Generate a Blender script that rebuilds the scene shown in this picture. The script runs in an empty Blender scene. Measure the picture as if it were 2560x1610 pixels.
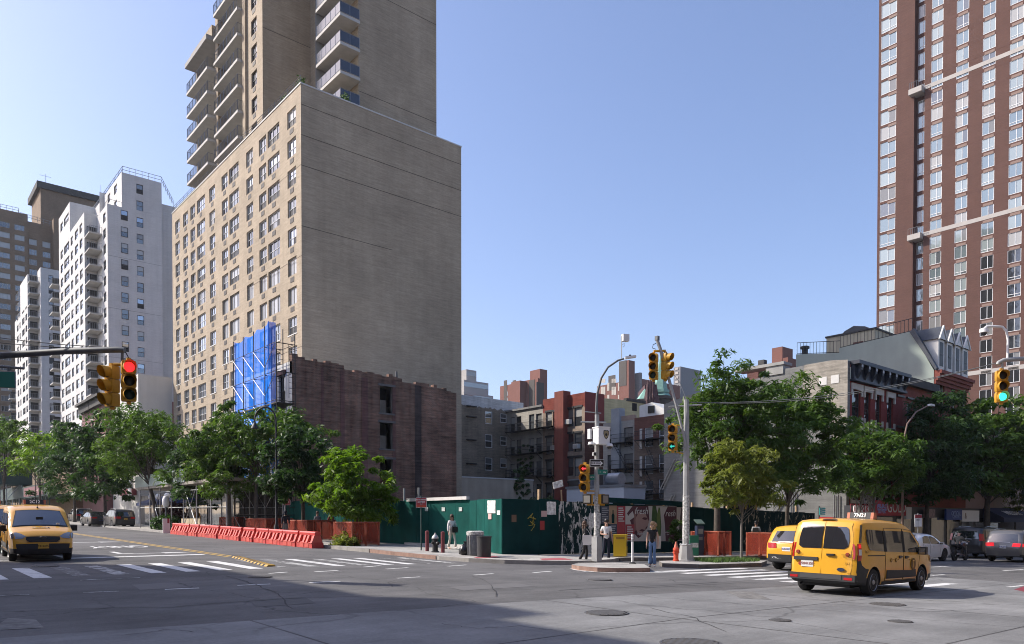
import bpy, bmesh, math, random
import numpy as np
from mathutils import Vector, Matrix, Euler
from mathutils.geometry import intersect_line_line_2d
rad = math.radians
rng = random.Random(7)
SC = bpy.context.scene
COL = SC.collection

# ---------------------------------------------------------------- camera, sky, sun, exposure
FPX, CXP, YPP, PITCH, AZ, EYE = 1885., 1280., 1333., rad(1.0), rad(40.4), 1.70
camd = bpy.data.cameras.new("camera"); cam = bpy.data.objects.new("camera", camd); COL.objects.link(cam)
cam.location = (0, 0, EYE); cam.rotation_euler = (rad(89.0), 0, -AZ)
camd.sensor_width = 36; camd.lens = 36 * FPX / 2560; camd.shift_y = (YPP - 805) / 2560; camd.clip_start = .1; camd.clip_end = 3000
SC.camera = cam
SUN_EL, SUN_VEC = rad(38.5), Vector((-.649, .761, 0)).normalized()
world = bpy.data.worlds.new("World"); SC.world = world; world.use_nodes = True
wn = world.node_tree; bg = wn.nodes["Background"]; sky = wn.nodes.new("ShaderNodeTexSky")
sky.sky_type = 'NISHITA'; sky.sun_disc = False; sky.sun_elevation = SUN_EL
sky.sun_rotation = math.atan2(SUN_VEC.x, SUN_VEC.y); sky.altitude = 0; sky.air_density = 1.0; sky.dust_density = 1.9; sky.ozone_density = 2.0
skh = wn.nodes.new("ShaderNodeHueSaturation"); skh.inputs["Saturation"].default_value = 1.0; skm = wn.nodes.new("ShaderNodeMix"); skm.data_type = 'RGBA'; skm.blend_type = 'MULTIPLY'; skm.inputs["Factor"].default_value = 1; skm.inputs["B"].default_value = (1.0, .955, 1.05, 1)
wn.links.new(sky.outputs[0], skh.inputs["Color"]); wn.links.new(skh.outputs[0], skm.inputs["A"]); wn.links.new(skm.outputs["Result"], bg.inputs[0]); bg.inputs[1].default_value = .155
sund = bpy.data.lights.new("sun", 'SUN'); sun = bpy.data.objects.new("sun", sund); COL.objects.link(sun)
sund.energy = 4.0; sund.angle = rad(.53); sund.color = (1, .93, .83)
sv = Vector((SUN_VEC.x * math.cos(SUN_EL), SUN_VEC.y * math.cos(SUN_EL), math.sin(SUN_EL)))
sun.rotation_euler = sv.to_track_quat('Z', 'Y').to_euler()
SC.view_settings.view_transform = 'Standard'; SC.view_settings.look = 'None'; SC.view_settings.gamma = 1
SC.view_settings.exposure = .55; SC.view_settings.use_curve_mapping = False
SC.cycles.filter_width = 1.0; SC.cycles.max_bounces = 6; SC.cycles.diffuse_bounces = 2; SC.cycles.glossy_bounces = 3; SC.cycles.transmission_bounces = 4; SC.cycles.transparent_max_bounces = 12

# ---------------------------------------------------------------- ground shape and sight lines (survey of the place)
def G(x, y): return -.0192 * max(0, x - 10.7) + .0156 * max(0, min(y, 260) - 8.7)
_fw = Vector((math.sin(AZ), math.cos(AZ), 0)); _rt = Vector((math.cos(AZ), -math.sin(AZ), 0)); _up = Vector((0, 0, 1))
_cf = _fw * math.cos(PITCH) - _up * math.sin(PITCH); _cu = _up * math.cos(PITCH) + _fw * math.sin(PITCH); _O = Vector((0, 0, EYE))
def ray(px, py): return _cf + (px - CXP) / FPX * _rt + (YPP - py) / FPX * _cu
def onX(px, py, X): d = ray(px, py); return _O + d * (X / d.x)
def onY(px, py, Y): d = ray(px, py); return _O + d * (Y / d.y)
def dep(px, py, D): return _O + ray(px, py) * D
def gnd(px, py, dz=0.):
    d = ray(px, py); lo, hi = 1., 600.
    for _ in range(50):
        t = (lo + hi) / 2; p = _O + d * t
        if p.z > G(p.x, p.y) + dz: lo = t
        else: hi = t
    return _O + d * t
def zX(px, py, X): return onX(px, py, X).z
def zY(px, py, Y): return onY(px, py, Y).z

# ---------------------------------------------------------------- materials
MATS = {}
def mat(name, col, rough=.7, metal=0., spec=.5, var=0., vscale=3., bump=0., bscale=20., emit=0., alpha=1., rnd=0., coat=0., streak=0., vstretch=(1, 1, 1)):
    if name in MATS: return MATS[name]
    m = bpy.data.materials.new(name); m.use_nodes = True; nt = m.node_tree; b = nt.nodes["Principled BSDF"]; L = nt.links.new
    b.inputs["Base Color"].default_value = (*col, 1); b.inputs["Roughness"].default_value = rough; b.inputs["Metallic"].default_value = metal
    b.inputs["Specular IOR Level"].default_value = spec; b.inputs["Alpha"].default_value = alpha; b.inputs["Coat Weight"].default_value = coat; b.inputs["Coat Roughness"].default_value = .05
    if emit: b.inputs["Emission Color"].default_value = (*col, 1); b.inputs["Emission Strength"].default_value = emit
    if var or bump or rnd or streak:
        tc = nt.nodes.new("ShaderNodeTexCoord"); mp = nt.nodes.new("ShaderNodeMapping"); mp.inputs["Scale"].default_value = vstretch
        L(tc.outputs["Object"], mp.inputs[0])
    src = None
    if var or rnd or streak:
        hsv = nt.nodes.new("ShaderNodeHueSaturation"); hsv.inputs["Color"].default_value = (*col, 1)
        val = nt.nodes.new("ShaderNodeMath"); val.operation = 'ADD'; val.inputs[0].default_value = 1.0; last = val
        if var:
            n = nt.nodes.new("ShaderNodeTexNoise"); n.inputs["Scale"].default_value = vscale; n.inputs["Detail"].default_value = 5; n.inputs["Roughness"].default_value = .62; L(mp.outputs[0], n.inputs["Vector"])
            mr = nt.nodes.new("ShaderNodeMapRange"); mr.inputs[1].default_value = .3; mr.inputs[2].default_value = .7; mr.inputs[3].default_value = -var; mr.inputs[4].default_value = var; L(n.outputs[0], mr.inputs[0]); L(mr.outputs[0], val.inputs[1])
        else: val.inputs[1].default_value = 0
        if streak:
            mp2 = nt.nodes.new("ShaderNodeMapping"); mp2.inputs["Scale"].default_value = (1.6, 1.6, .07); L(tc.outputs["Object"], mp2.inputs[0])
            n2 = nt.nodes.new("ShaderNodeTexNoise"); n2.inputs["Scale"].default_value = 1.; n2.inputs["Detail"].default_value = 6; L(mp2.outputs[0], n2.inputs["Vector"])
            mr2 = nt.nodes.new("ShaderNodeMapRange"); mr2.inputs[1].default_value = .35; mr2.inputs[2].default_value = .7; mr2.inputs[3].default_value = streak * .3; mr2.inputs[4].default_value = -streak; L(n2.outputs[0], mr2.inputs[0])
            a2 = nt.nodes.new("ShaderNodeMath"); a2.operation = 'ADD'; L(last.outputs[0], a2.inputs[0]); L(mr2.outputs[0], a2.inputs[1]); last = a2
        if rnd:
            oi = nt.nodes.new("ShaderNodeObjectInfo"); mr3 = nt.nodes.new("ShaderNodeMapRange"); mr3.inputs[3].default_value = -rnd; mr3.inputs[4].default_value = rnd; L(oi.outputs["Random"], mr3.inputs[0])
            a3 = nt.nodes.new("ShaderNodeMath"); a3.operation = 'ADD'; L(last.outputs[0], a3.inputs[0]); L(mr3.outputs[0], a3.inputs[1]); last = a3
        L(last.outputs[0], hsv.inputs["Value"]); L(hsv.outputs[0], b.inputs["Base Color"])
    if bump:
        nb = nt.nodes.new("ShaderNodeTexNoise"); nb.inputs["Scale"].default_value = bscale; nb.inputs["Detail"].default_value = 4; L(mp.outputs[0], nb.inputs["Vector"])
        bp = nt.nodes.new("ShaderNodeBump"); bp.inputs["Strength"].default_value = bump; bp.inputs["Distance"].default_value = .02; L(nb.outputs[0], bp.inputs["Height"]); L(bp.outputs[0], b.inputs["Normal"])
    MATS[name] = m; return m

def brick_mat(name, c1, c2, mortar, bw=.2, bh=.07, weather=.2, wscale=.35, streak=.15, rough=.85, zones=None, mort=.012):
    """masonry in courses over x+y / z of the building, with blotches and rain streaks.  zones: [(z, colour)] second colour above z"""
    if name in MATS: return MATS[name]
    m = bpy.data.materials.new(name); m.use_nodes = True; nt = m.node_tree; b = nt.nodes["Principled BSDF"]; L = nt.links.new; N = nt.nodes.new
    tc = N("ShaderNodeTexCoord"); sx = N("ShaderNodeSeparateXYZ"); L(tc.outputs["Object"], sx.inputs[0])
    ad = N("ShaderNodeMath"); ad.operation = 'ADD'; L(sx.outputs[0], ad.inputs[0]); L(sx.outputs[1], ad.inputs[1])
    cb = N("ShaderNodeCombineXYZ"); L(ad.outputs[0], cb.inputs[0]); L(sx.outputs[2], cb.inputs[1])
    br = N("ShaderNodeTexBrick"); L(cb.outputs[0], br.inputs["Vector"]); br.inputs["Scale"].default_value = 1; br.inputs["Brick Width"].default_value = bw; br.inputs["Row Height"].default_value = bh
    br.inputs["Mortar Size"].default_value = mort; br.inputs["Color1"].default_value = (*c1, 1); br.inputs["Color2"].default_value = (*c2, 1); br.inputs["Mortar"].default_value = (*mortar, 1); br.inputs["Bias"].default_value = -.1
    def noise(sc, stretch, det=5):
        mp = N("ShaderNodeMapping"); mp.inputs["Scale"].default_value = stretch; L(cb.outputs[0], mp.inputs[0])
        n = N("ShaderNodeTexNoise"); n.inputs["Scale"].default_value = sc; n.inputs["Detail"].default_value = det; n.inputs["Roughness"].default_value = .65; L(mp.outputs[0], n.inputs["Vector"]); return n
    val = None
    for n, lo, hi, amt in ((noise(wscale, (1, 1, 1)), .3, .7, weather), (noise(1.2, (.45, 5.5, 1)), .3, .7, weather * .9), (noise(1., (1.1, .06, 1)), .4, .72, -streak)):
        mr = N("ShaderNodeMapRange"); mr.inputs[1].default_value = lo; mr.inputs[2].default_value = hi; mr.inputs[3].default_value = -amt if amt > 0 else 0; mr.inputs[4].default_value = amt; L(n.outputs[0], mr.inputs[0])
        a = N("ShaderNodeMath"); a.operation = 'ADD'; L(mr.outputs[0], a.inputs[0])
        if val: L(val.outputs[0], a.inputs[1])
        else: a.inputs[1].default_value = 1
        val = a
    colsock = br.outputs[0]
    for z, zc in (zones or []):
        nz = noise(1.5, (1, 1, 1)); k = N("ShaderNodeMath"); k.operation = 'MULTIPLY_ADD'; L(nz.outputs[0], k.inputs[0]); k.inputs[1].default_value = 1.2; L(sx.outputs[2], k.inputs[2])
        g = N("ShaderNodeMath"); g.operation = 'GREATER_THAN'; L(k.outputs[0], g.inputs[0]); g.inputs[1].default_value = z + .6
        mx = N("ShaderNodeMix"); mx.data_type = 'RGBA'; L(g.outputs[0], mx.inputs["Factor"]); L(colsock, mx.inputs["A"]); mx.inputs["B"].default_value = (*zc, 1); colsock = mx.outputs["Result"]
    hs = N("ShaderNodeHueSaturation"); L(colsock, hs.inputs["Color"]); L(val.outputs[0], hs.inputs["Value"]); L(hs.outputs[0], b.inputs["Base Color"])
    bp = N("ShaderNodeBump"); bp.inputs["Strength"].default_value = .5; bp.inputs["Distance"].default_value = .012; bp.invert = True; L(br.outputs["Fac"], bp.inputs["Height"]); L(bp.outputs[0], b.inputs["Normal"])
    b.inputs["Roughness"].default_value = rough; b.inputs["Specular IOR Level"].default_value = .25
    MATS[name] = m; return m

def leaf_mat(name, c1, c2, trans=.45):
    m = bpy.data.materials.new(name); m.use_nodes = True; nt = m.node_tree; L = nt.links.new; N = nt.nodes.new
    nt.nodes.remove(nt.nodes["Principled BSDF"]); out = nt.nodes["Material Output"]
    at = N("ShaderNodeAttribute"); at.attribute_name = "tint"
    mx = N("ShaderNodeMix"); mx.data_type = 'RGBA'; mx.inputs["A"].default_value = (*c1, 1); mx.inputs["B"].default_value = (*c2, 1); L(at.outputs["Fac"], mx.inputs["Factor"])
    d = N("ShaderNodeBsdfPrincipled"); d.inputs["Roughness"].default_value = .5; d.inputs["Specular IOR Level"].default_value = .35; L(mx.outputs["Result"], d.inputs["Base Color"])
    t = N("ShaderNodeBsdfTranslucent"); hs = N("ShaderNodeHueSaturation"); hs.inputs["Value"].default_value = 1.5; hs.inputs["Saturation"].default_value = 1.1; L(mx.outputs["Result"], hs.inputs["Color"]); L(hs.outputs[0], t.inputs["Color"])
    ms = N("ShaderNodeMixShader"); ms.inputs[0].default_value = trans; L(d.outputs[0], ms.inputs[1]); L(t.outputs[0], ms.inputs[2]); L(ms.outputs[0], out.inputs["Surface"])
    MATS[name] = m; return m

def M(n): return MATS[n] if isinstance(n, str) else n
def glass(name, col, spec=1., rough=.04, metal=0., ior=1.9, wob=.06):
    m = mat(name, col, rough, metal, spec); b = m.node_tree.nodes["Principled BSDF"]; b.inputs["IOR"].default_value = ior
    if wob:
        nt = m.node_tree; n = nt.nodes.new("ShaderNodeTexNoise"); n.inputs["Scale"].default_value = .9; tc = nt.nodes.new("ShaderNodeNewGeometry"); nt.links.new(tc.outputs["Position"], n.inputs["Vector"])
        bp = nt.nodes.new("ShaderNodeBump"); bp.inputs["Strength"].default_value = wob; bp.inputs["Distance"].default_value = .1; nt.links.new(n.outputs[0], bp.inputs["Height"]); nt.links.new(bp.outputs[0], b.inputs["Normal"])
    return m

# ---------------------------------------------------------------- mesh helpers
class MB:
    def __init__(s): s.v = []; s.f = []; s.m = []
    def quad(s, a, b, c, d, mi=0):
        n = len(s.v); s.v += [tuple(a), tuple(b), tuple(c), tuple(d)]; s.f.append((n, n + 1, n + 2, n + 3)); s.m.append(mi)
    def poly(s, pts, mi=0):
        n = len(s.v); s.v += [tuple(p) for p in pts]; s.f.append(tuple(range(n, n + len(pts)))); s.m.append(mi)
    def box(s, x0, y0, z0, x1, y1, z1, mi=0):
        n = len(s.v); s.v += [(x0, y0, z0), (x1, y0, z0), (x1, y1, z0), (x0, y1, z0), (x0, y0, z1), (x1, y0, z1), (x1, y1, z1), (x0, y1, z1)]
        for f in ((0, 3, 2, 1), (4, 5, 6, 7), (0, 1, 5, 4), (1, 2, 6, 5), (2, 3, 7, 6), (3, 0, 4, 7)): s.f.append(tuple(n + i for i in f)); s.m.append(mi)
    def obox(s, c, size, R=None, mi=0):
        R = R or Matrix.Identity(3); n = len(s.v); h = Vector(size) / 2; c = Vector(c)
        for dz in (-1, 1):
            for dx, dy in ((-1, -1), (1, -1), (1, 1), (-1, 1)): s.v.append(tuple(c + R @ Vector((dx * h.x, dy * h.y, dz * h.z))))
        for f in ((0, 3, 2, 1), (4, 5, 6, 7), (0, 1, 5, 4), (1, 2, 6, 5), (2, 3, 7, 6), (3, 0, 4, 7)): s.f.append(tuple(n + i for i in f)); s.m.append(mi)
    def tube(s, pts, r, n=8, mi=0, cap=True):
        pts = [Vector(p) for p in pts]; rs = r if isinstance(r, (list, tuple)) else [r] * len(pts); base = len(s.v); k = len(pts); ref = None
        for i, p in enumerate(pts):
            t = (pts[min(i + 1, k - 1)] - pts[max(i - 1, 0)])
            if t.length < 1e-9: t = Vector((0, 0, 1))
            t.normalize()
            if ref is None: ref = Vector((0, 0, 1)) if abs(t.z) < .9 else Vector((1, 0, 0))
            u = t.cross(ref)
            if u.length < 1e-6: u = t.orthogonal()
            u.normalize(); w = t.cross(u); ref = w if abs(t.dot(w)) < .9 else ref
            ref = u.cross(t)
            for j in range(n):
                a = 2 * math.pi * j / n; s.v.append(tuple(p + (u * math.cos(a) + w * math.sin(a)) * rs[i]))
        for i in range(k - 1):
            for j in range(n):
                s.f.append((base + i * n + j, base + i * n + (j + 1) % n, base + (i + 1) * n + (j + 1) % n, base + (i + 1) * n + j)); s.m.append(mi)
        if cap:
            s.f.append(tuple(base + j for j in range(n))[::-1]); s.m.append(mi); s.f.append(tuple(base + (k - 1) * n + j for j in range(n))); s.m.append(mi)
    def bar(s, a, b, r, mi=0, n=4): s.tube([a, b], r, n, mi)
    def lathe(s, prof, n=16, c=(0, 0, 0), axis='Z', mi=0, sx=1., sy=1.):
        base = len(s.v); c = Vector(c)
        for r, z in prof:
            for j in range(n):
                a = 2 * math.pi * j / n; q = (r * math.cos(a) * sx, r * math.sin(a) * sy, z)
                if axis == 'Y': q = (q[0], q[2], q[1])
                elif axis == 'X': q = (q[2], q[0], q[1])
                s.v.append(tuple(c + Vector(q)))
        for i in range(len(prof) - 1):
            for j in range(n): s.f.append((base + i * n + j, base + i * n + (j + 1) % n, base + (i + 1) * n + (j + 1) % n, base + (i + 1) * n + j)); s.m.append(mi)
        s.f.append(tuple(base + j for j in range(n))[::-1]); s.m.append(mi); s.f.append(tuple(base + (len(prof) - 1) * n + j for j in range(n))); s.m.append(mi)
    def prism(s, poly, lo, hi, axis='Z', mi=0, mtop=None):
        """poly: 2-D list; extruded along axis from lo to hi (numbers or per-vertex functions)"""
        n = len(poly); base = len(s.v)
        def P(p, h):
            h = h(*p) if callable(h) else h
            return (p[0], p[1], h) if axis == 'Z' else ((p[0], h, p[1]) if axis == 'Y' else (h, p[0], p[1]))
        s.v += [P(p, lo) for p in poly] + [P(p, hi) for p in poly]
        for i in range(n): s.f.append((base + i, base + (i + 1) % n, base + n + (i + 1) % n, base + n + i)); s.m.append(mi)
        s.f.append(tuple(base + i for i in range(n))[::-1]); s.m.append(mi); s.f.append(tuple(base + n + i for i in range(n))); s.m.append(mi if mtop is None else mtop)
    def ball(s, c, r, n=10, mi=0, sz=1.):
        s.lathe([(max(1e-4, r * math.sin(math.pi * i / 8)), -r * sz * math.cos(math.pi * i / 8)) for i in range(9)], n, c, 'Z', mi)
    def mesh(s, name, mats, smooth=None, fix=False):
        me = bpy.data.meshes.new(name); me.from_pydata(s.v, [], s.f)
        for m in (mats if isinstance(mats, (list, tuple)) else [mats]): me.materials.append(M(m) if isinstance(m, str) else m)
        if any(s.m): me.polygons.foreach_set('material_index', s.m)
        if fix:
            b = bmesh.new(); b.from_mesh(me); bmesh.ops.remove_doubles(b, verts=b.verts, dist=1e-4); bmesh.ops.recalc_face_normals(b, faces=b.faces); b.to_mesh(me); b.free()
        if smooth:
            me.polygons.foreach_set('use_smooth', [True] * len(me.polygons)); me.set_sharp_from_angle(angle=rad(smooth))
        me.update(); return me
    def build(s, name, mats, parent=None, smooth=None, loc=(0, 0, 0), rot=0, fix=False): return obj(name, s.mesh(name, mats, smooth, fix), parent, loc, rot)

def obj(name, me, parent=None, loc=(0, 0, 0), rot=0):
    o = bpy.data.objects.new(name, me); COL.objects.link(o); o.parent = parent; o.location = loc
    o.rotation_euler = (0, 0, rot) if not isinstance(rot, tuple) else rot
    return o
def tag(o, label=None, cat=None, group=None, kind=None):
    if label: o['label'] = label
    if cat: o['category'] = cat
    if group: o['group'] = group
    if kind: o['kind'] = kind
    return o
def thing(name, label, cat, loc=(0, 0, 0), rot=0, group=None):
    return tag(obj(name, None, None, loc, rot), label, cat, group)
def copy_tree(o, parent=None, loc=None, rot=None, label=None):
    c = o.copy(); COL.objects.link(c); c.parent = parent
    if loc is not None: c.location = loc
    if rot is not None: c.rotation_euler = (0, 0, rot)
    if label: c['label'] = label
    for ch in list(o.children): copy_tree(ch, c)
    return c
def at(x, y, dz=0.): return (x, y, G(x, y) + dz)

TMP = bpy.data.scenes.new("tmp_eval")
def evaluated(o, name):
    TMP.collection.objects.link(o); TMP.view_layers[0].update(); dg = TMP.view_layers[0].depsgraph
    me = bpy.data.meshes.new_from_object(o.evaluated_get(dg)); me.name = name; TMP.collection.objects.unlink(o); return me
_TXT = {}
def text_mesh(s, size, m, ext=.002, shear=0., align='CENTER', spacing=1., bold=0.):
    key = (s, size, m, ext, shear, align, spacing, bold)
    if key in _TXT: return _TXT[key]
    cu = bpy.data.curves.new('text', 'FONT'); cu.body = s; cu.size = size; cu.extrude = ext; cu.shear = shear; cu.align_x = align; cu.align_y = 'CENTER'; cu.space_character = spacing; cu.offset = bold; cu.resolution_u = 3
    o = bpy.data.objects.new('text', cu); me = evaluated(o, 'lettering'); bpy.data.objects.remove(o); me.materials.clear(); me.materials.append(M(m)); _TXT[key] = me; return me
def text(s, size, m, parent, loc, rot=(rad(90), 0, 0), name='lettering', **k):
    return obj(name, text_mesh(s, size, m, **k), parent, loc, rot)
# rotations for lettering read from the street: facing -Y, facing -X
FY = (rad(90), 0, 0); FX = (rad(90), 0, rad(-90))

# ---------------------------------------------------------------- facades
def facade(mb, face, c, u0, u1, z0, z1, ops, depth=.16, mi=0, mr=None):
    """rectangular wall with real openings; face 'X' looks to -X at x=c (u = y), 'Y' looks to -Y at y=c (u = x)"""
    mr = mi if mr is None else mr
    P = (lambda u, z, d=0: (c + d, u, z)) if face == 'X' else (lambda u, z, d=0: (u, c + d, z))
    us = sorted({round(v, 3) for v in [u0, u1] + [w for o in ops for w in o[:2] if u0 < w < u1]})
    zs = sorted({round(v, 3) for v in [z0, z1] + [w for o in ops for w in o[2:4] if z0 < w < z1]})
    nz = len(zs)
    inside = np.zeros((len(us), nz), bool); uc = np.array([(a + b) / 2 for a, b in zip(us, us[1:])]); zc = np.array([(a + b) / 2 for a, b in zip(zs, zs[1:])])
    hole = np.zeros((len(uc), len(zc)), bool)
    for o in ops: hole |= ((uc > o[0]) & (uc < o[1]))[:, None] & ((zc > o[2]) & (zc < o[3]))[None]
    base = len(mb.v); mb.v += [P(u, z) for u in us for z in zs]
    for i in range(len(uc)):
        j = 0
        while j < len(zc):
            if hole[i, j]: j += 1; continue
            a, b, d, e = base + i * nz + j, base + (i + 1) * nz + j, base + (i + 1) * nz + j + 1, base + i * nz + j + 1
            mb.f.append((a, b, d, e) if face == 'Y' else (b, a, e, d)); mb.m.append(mi); j += 1
    for o in ops:
        a, b, lo, hi = o[:4]
        for q in (((a, lo), (a, hi)), ((a, hi), (b, hi)), ((b, hi), (b, lo)), ((b, lo), (a, lo))):
            (ua, za), (ub, zb) = q; mb.quad(P(ua, za), P(ua, za, depth), P(ub, zb, depth), P(ub, zb), mr)

_WIN = {}
def win_meshes(w, h, cols, rail, frame, panes, depth, bar=.045, sill=None, key=0):
    """cols: fractions of vertical bars; rail: fraction of height of the meeting rail (or None); panes: material per cell, bottom row first"""
    k = (round(w, 2), round(h, 2), tuple(cols), rail, frame, tuple(panes), depth, bar, sill)
    if k in _WIN: return _WIN[k]
    f = MB(); y0, y1 = depth - .07, depth - .005; b = bar
    f.box(0, y0, 0, b, y1, h); f.box(w - b, y0, 0, w, y1, h); f.box(b, y0, 0, w - b, y1, b); f.box(b, y0, h - b, w - b, y1, h)
    xs = [0] + [c * w for c in cols] + [w]; zs = [0] + ([rail * h] if rail else []) + [h]
    for c in cols: f.box(c * w - b / 2, y0 + .003, b, c * w + b / 2, y1 + .001, h - b)
    if rail:
        for i in range(len(xs) - 1): f.box(xs[i] + b / 2, y0 + .006, rail * h - b / 2, xs[i + 1] - b / 2, y1 + .002, rail * h + b / 2)
    if sill: f.box(-.06, -.05, -.09, w + .06, depth - .08, -.002, 1)
    p = MB(); n = 0; mats = []
    for j in range(len(zs) - 1):
        for i in range(len(xs) - 1):
            mm = panes[n % len(panes)]; n += 1
            if mm not in mats: mats.append(mm)
            p.quad((xs[i], depth - .02, zs[j]), (xs[i + 1], depth - .02, zs[j]), (xs[i + 1], depth - .02, zs[j + 1]), (xs[i], depth - .02, zs[j + 1]), mats.index(mm))
    _WIN[k] = (f.mesh('window', [frame] + ([sill] if sill else [])), p.mesh('pane', mats)); return _WIN[k]
def put_window(parent, face, c, o, cols, rail, frame, panes, depth=.16, bar=.045, sill=None):
    u0, u1, z0, z1 = o[:4]; fm, pm = win_meshes(u1 - u0, z1 - z0, cols, rail, frame, panes, depth, bar, sill)
    loc, rot = ((c, u1, z0), rad(-90)) if face == 'X' else ((u0, c, z0), 0)
    w = obj('window', fm, parent, loc, rot); obj('pane', pm, w); return w
# ---------------------------------------------------------------- colours of the setting
mat('asphalt', (.125, .122, .120), .88, spec=.3, var=.16, vscale=.55, bump=.5, bscale=60)
mat('concrete_road', (.20, .20, .197), .85, spec=.3, var=.10, vscale=.8, bump=.25, bscale=45, rnd=.03)
mat('sidewalk', (.38, .365, .335), .9, spec=.25, var=.14, vscale=1.3, bump=.2, bscale=40, rnd=.05)
mat('sidewalk_joint', (.16, .15, .14), .9)
mat('kerb_stone', (.30, .285, .26), .85, var=.2, vscale=2)
mat('kerb_rust', (.27, .17, .13), .85, var=.25, vscale=3)
mat('kerb_dark', (.15, .135, .12), .85, var=.25, vscale=3)
mat('lot_earth', (.17, .15, .12), .95, var=.25, vscale=.8)
mat('tactile', (.36, .09, .10), .8, var=.1, vscale=6)
mat('dark_iron', (.115, .11, .105), .55, metal=.3, var=.2, vscale=9)
mat('grass', (.07, .14, .02), .8, var=.25, vscale=14)
mat('black', (.012, .012, .013), .5); mat('black_matte', (.02, .02, .021), .85); mat('rubber', (.016, .016, .017), .8)
mat('yellow_bump', (.55, .33, .06), .7, var=.2, vscale=5)
def worn(name, col, keep=.5, under=(.125, .122, .12), sc=2.2, band=.10):
    m = mat(name, col, .8, spec=.3); nt = m.node_tree; b = nt.nodes["Principled BSDF"]; N = nt.nodes.new; L = nt.links.new
    g = N("ShaderNodeNewGeometry"); n = N("ShaderNodeTexNoise"); n.inputs["Scale"].default_value = sc; n.inputs["Detail"].default_value = 9; n.inputs["Roughness"].default_value = .75; L(g.outputs["Position"], n.inputs["Vector"])
    mr = N("ShaderNodeMapRange"); mr.inputs[1].default_value = keep - band; mr.inputs[2].default_value = keep + band; L(n.outputs[0], mr.inputs[0])
    mx = N("ShaderNodeMix"); mx.data_type = 'RGBA'; mx.inputs["A"].default_value = (*col, 1); mx.inputs["B"].default_value = (*under, 1); L(mr.outputs[0], mx.inputs["Factor"]); L(mx.outputs["Result"], b.inputs["Base Color"])
    return m
worn('paint', (.66, .66, .64), .62); worn('paint_thin', (.5, .5, .48), .50, band=.06, sc=3); worn('paint_gone', (.40, .40, .39), .43, band=.05, sc=3.5); worn('paint_yellow', (.50, .33, .09), .60); worn('paint_red', (.22, .035, .05), .6)

def age(name, sc_crack, amt, sc_big):
    m = M(name); nt = m.node_tree; N = nt.nodes.new; L = nt.links.new; b = nt.nodes["Principled BSDF"]; src = b.inputs["Base Color"].links[0].from_socket; g = N("ShaderNodeNewGeometry")
    w = N("ShaderNodeTexNoise"); w.inputs["Scale"].default_value = .7; w.inputs["Detail"].default_value = 6; L(g.outputs["Position"], w.inputs["Vector"]); ws = N("ShaderNodeMix"); ws.data_type = 'RGBA'; ws.blend_type = 'LINEAR_LIGHT'; ws.inputs["Factor"].default_value = .55; L(g.outputs["Position"], ws.inputs["A"]); L(w.outputs["Color"], ws.inputs["B"])
    v = N("ShaderNodeTexVoronoi"); v.feature = 'DISTANCE_TO_EDGE'; v.inputs["Scale"].default_value = sc_crack; L(ws.outputs["Result"], v.inputs["Vector"]); c = N("ShaderNodeMapRange"); c.inputs[1].default_value = .0; c.inputs[2].default_value = .013; c.inputs[3].default_value = 1 - amt; c.inputs[4].default_value = 1; L(v.outputs["Distance"], c.inputs[0])
    mk = N("ShaderNodeTexNoise"); mk.inputs["Scale"].default_value = .18; L(g.outputs["Position"], mk.inputs["Vector"]); mm = N("ShaderNodeMapRange"); mm.inputs[1].default_value = .42; mm.inputs[2].default_value = .54; L(mk.outputs[0], mm.inputs[0]); cx = N("ShaderNodeMix"); cx.inputs["A"].default_value = 1; L(mm.outputs[0], cx.inputs["Factor"]); L(c.outputs[0], cx.inputs["B"])
    def band(stretch, lo, hi):
        mp = N("ShaderNodeMapping"); mp.inputs["Scale"].default_value = stretch; L(g.outputs["Position"], mp.inputs[0]); n = N("ShaderNodeTexNoise"); n.inputs["Scale"].default_value = 1; n.inputs["Detail"].default_value = 7; n.inputs["Roughness"].default_value = .7; L(mp.outputs[0], n.inputs["Vector"]); r = N("ShaderNodeMapRange"); r.inputs[1].default_value = .35; r.inputs[2].default_value = .65; r.inputs[3].default_value = lo; r.inputs[4].default_value = hi; L(n.outputs[0], r.inputs[0]); return r
    f = cx.outputs["Result"]
    for r in (band((.05, .9, 1), .84, 1.12), band((sc_big, sc_big, 1), .76, 1.2), band((14, 14, 1), .90, 1.10)):
        k = N("ShaderNodeMath"); k.operation = 'MULTIPLY'; L(f, k.inputs[0]); L(r.outputs[0], k.inputs[1]); f = k.outputs[0]
    mx = N("ShaderNodeMix"); mx.data_type = 'RGBA'; mx.blend_type = 'MULTIPLY'; mx.inputs["Factor"].default_value = 1; L(src, mx.inputs["A"]); L(f, mx.inputs["B"]); L(mx.outputs["Result"], b.inputs["Base Color"])
age('asphalt', .35, .45, .22); age('concrete_road', .22, .4, .3); age('sidewalk', .3, .3, .5)
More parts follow.
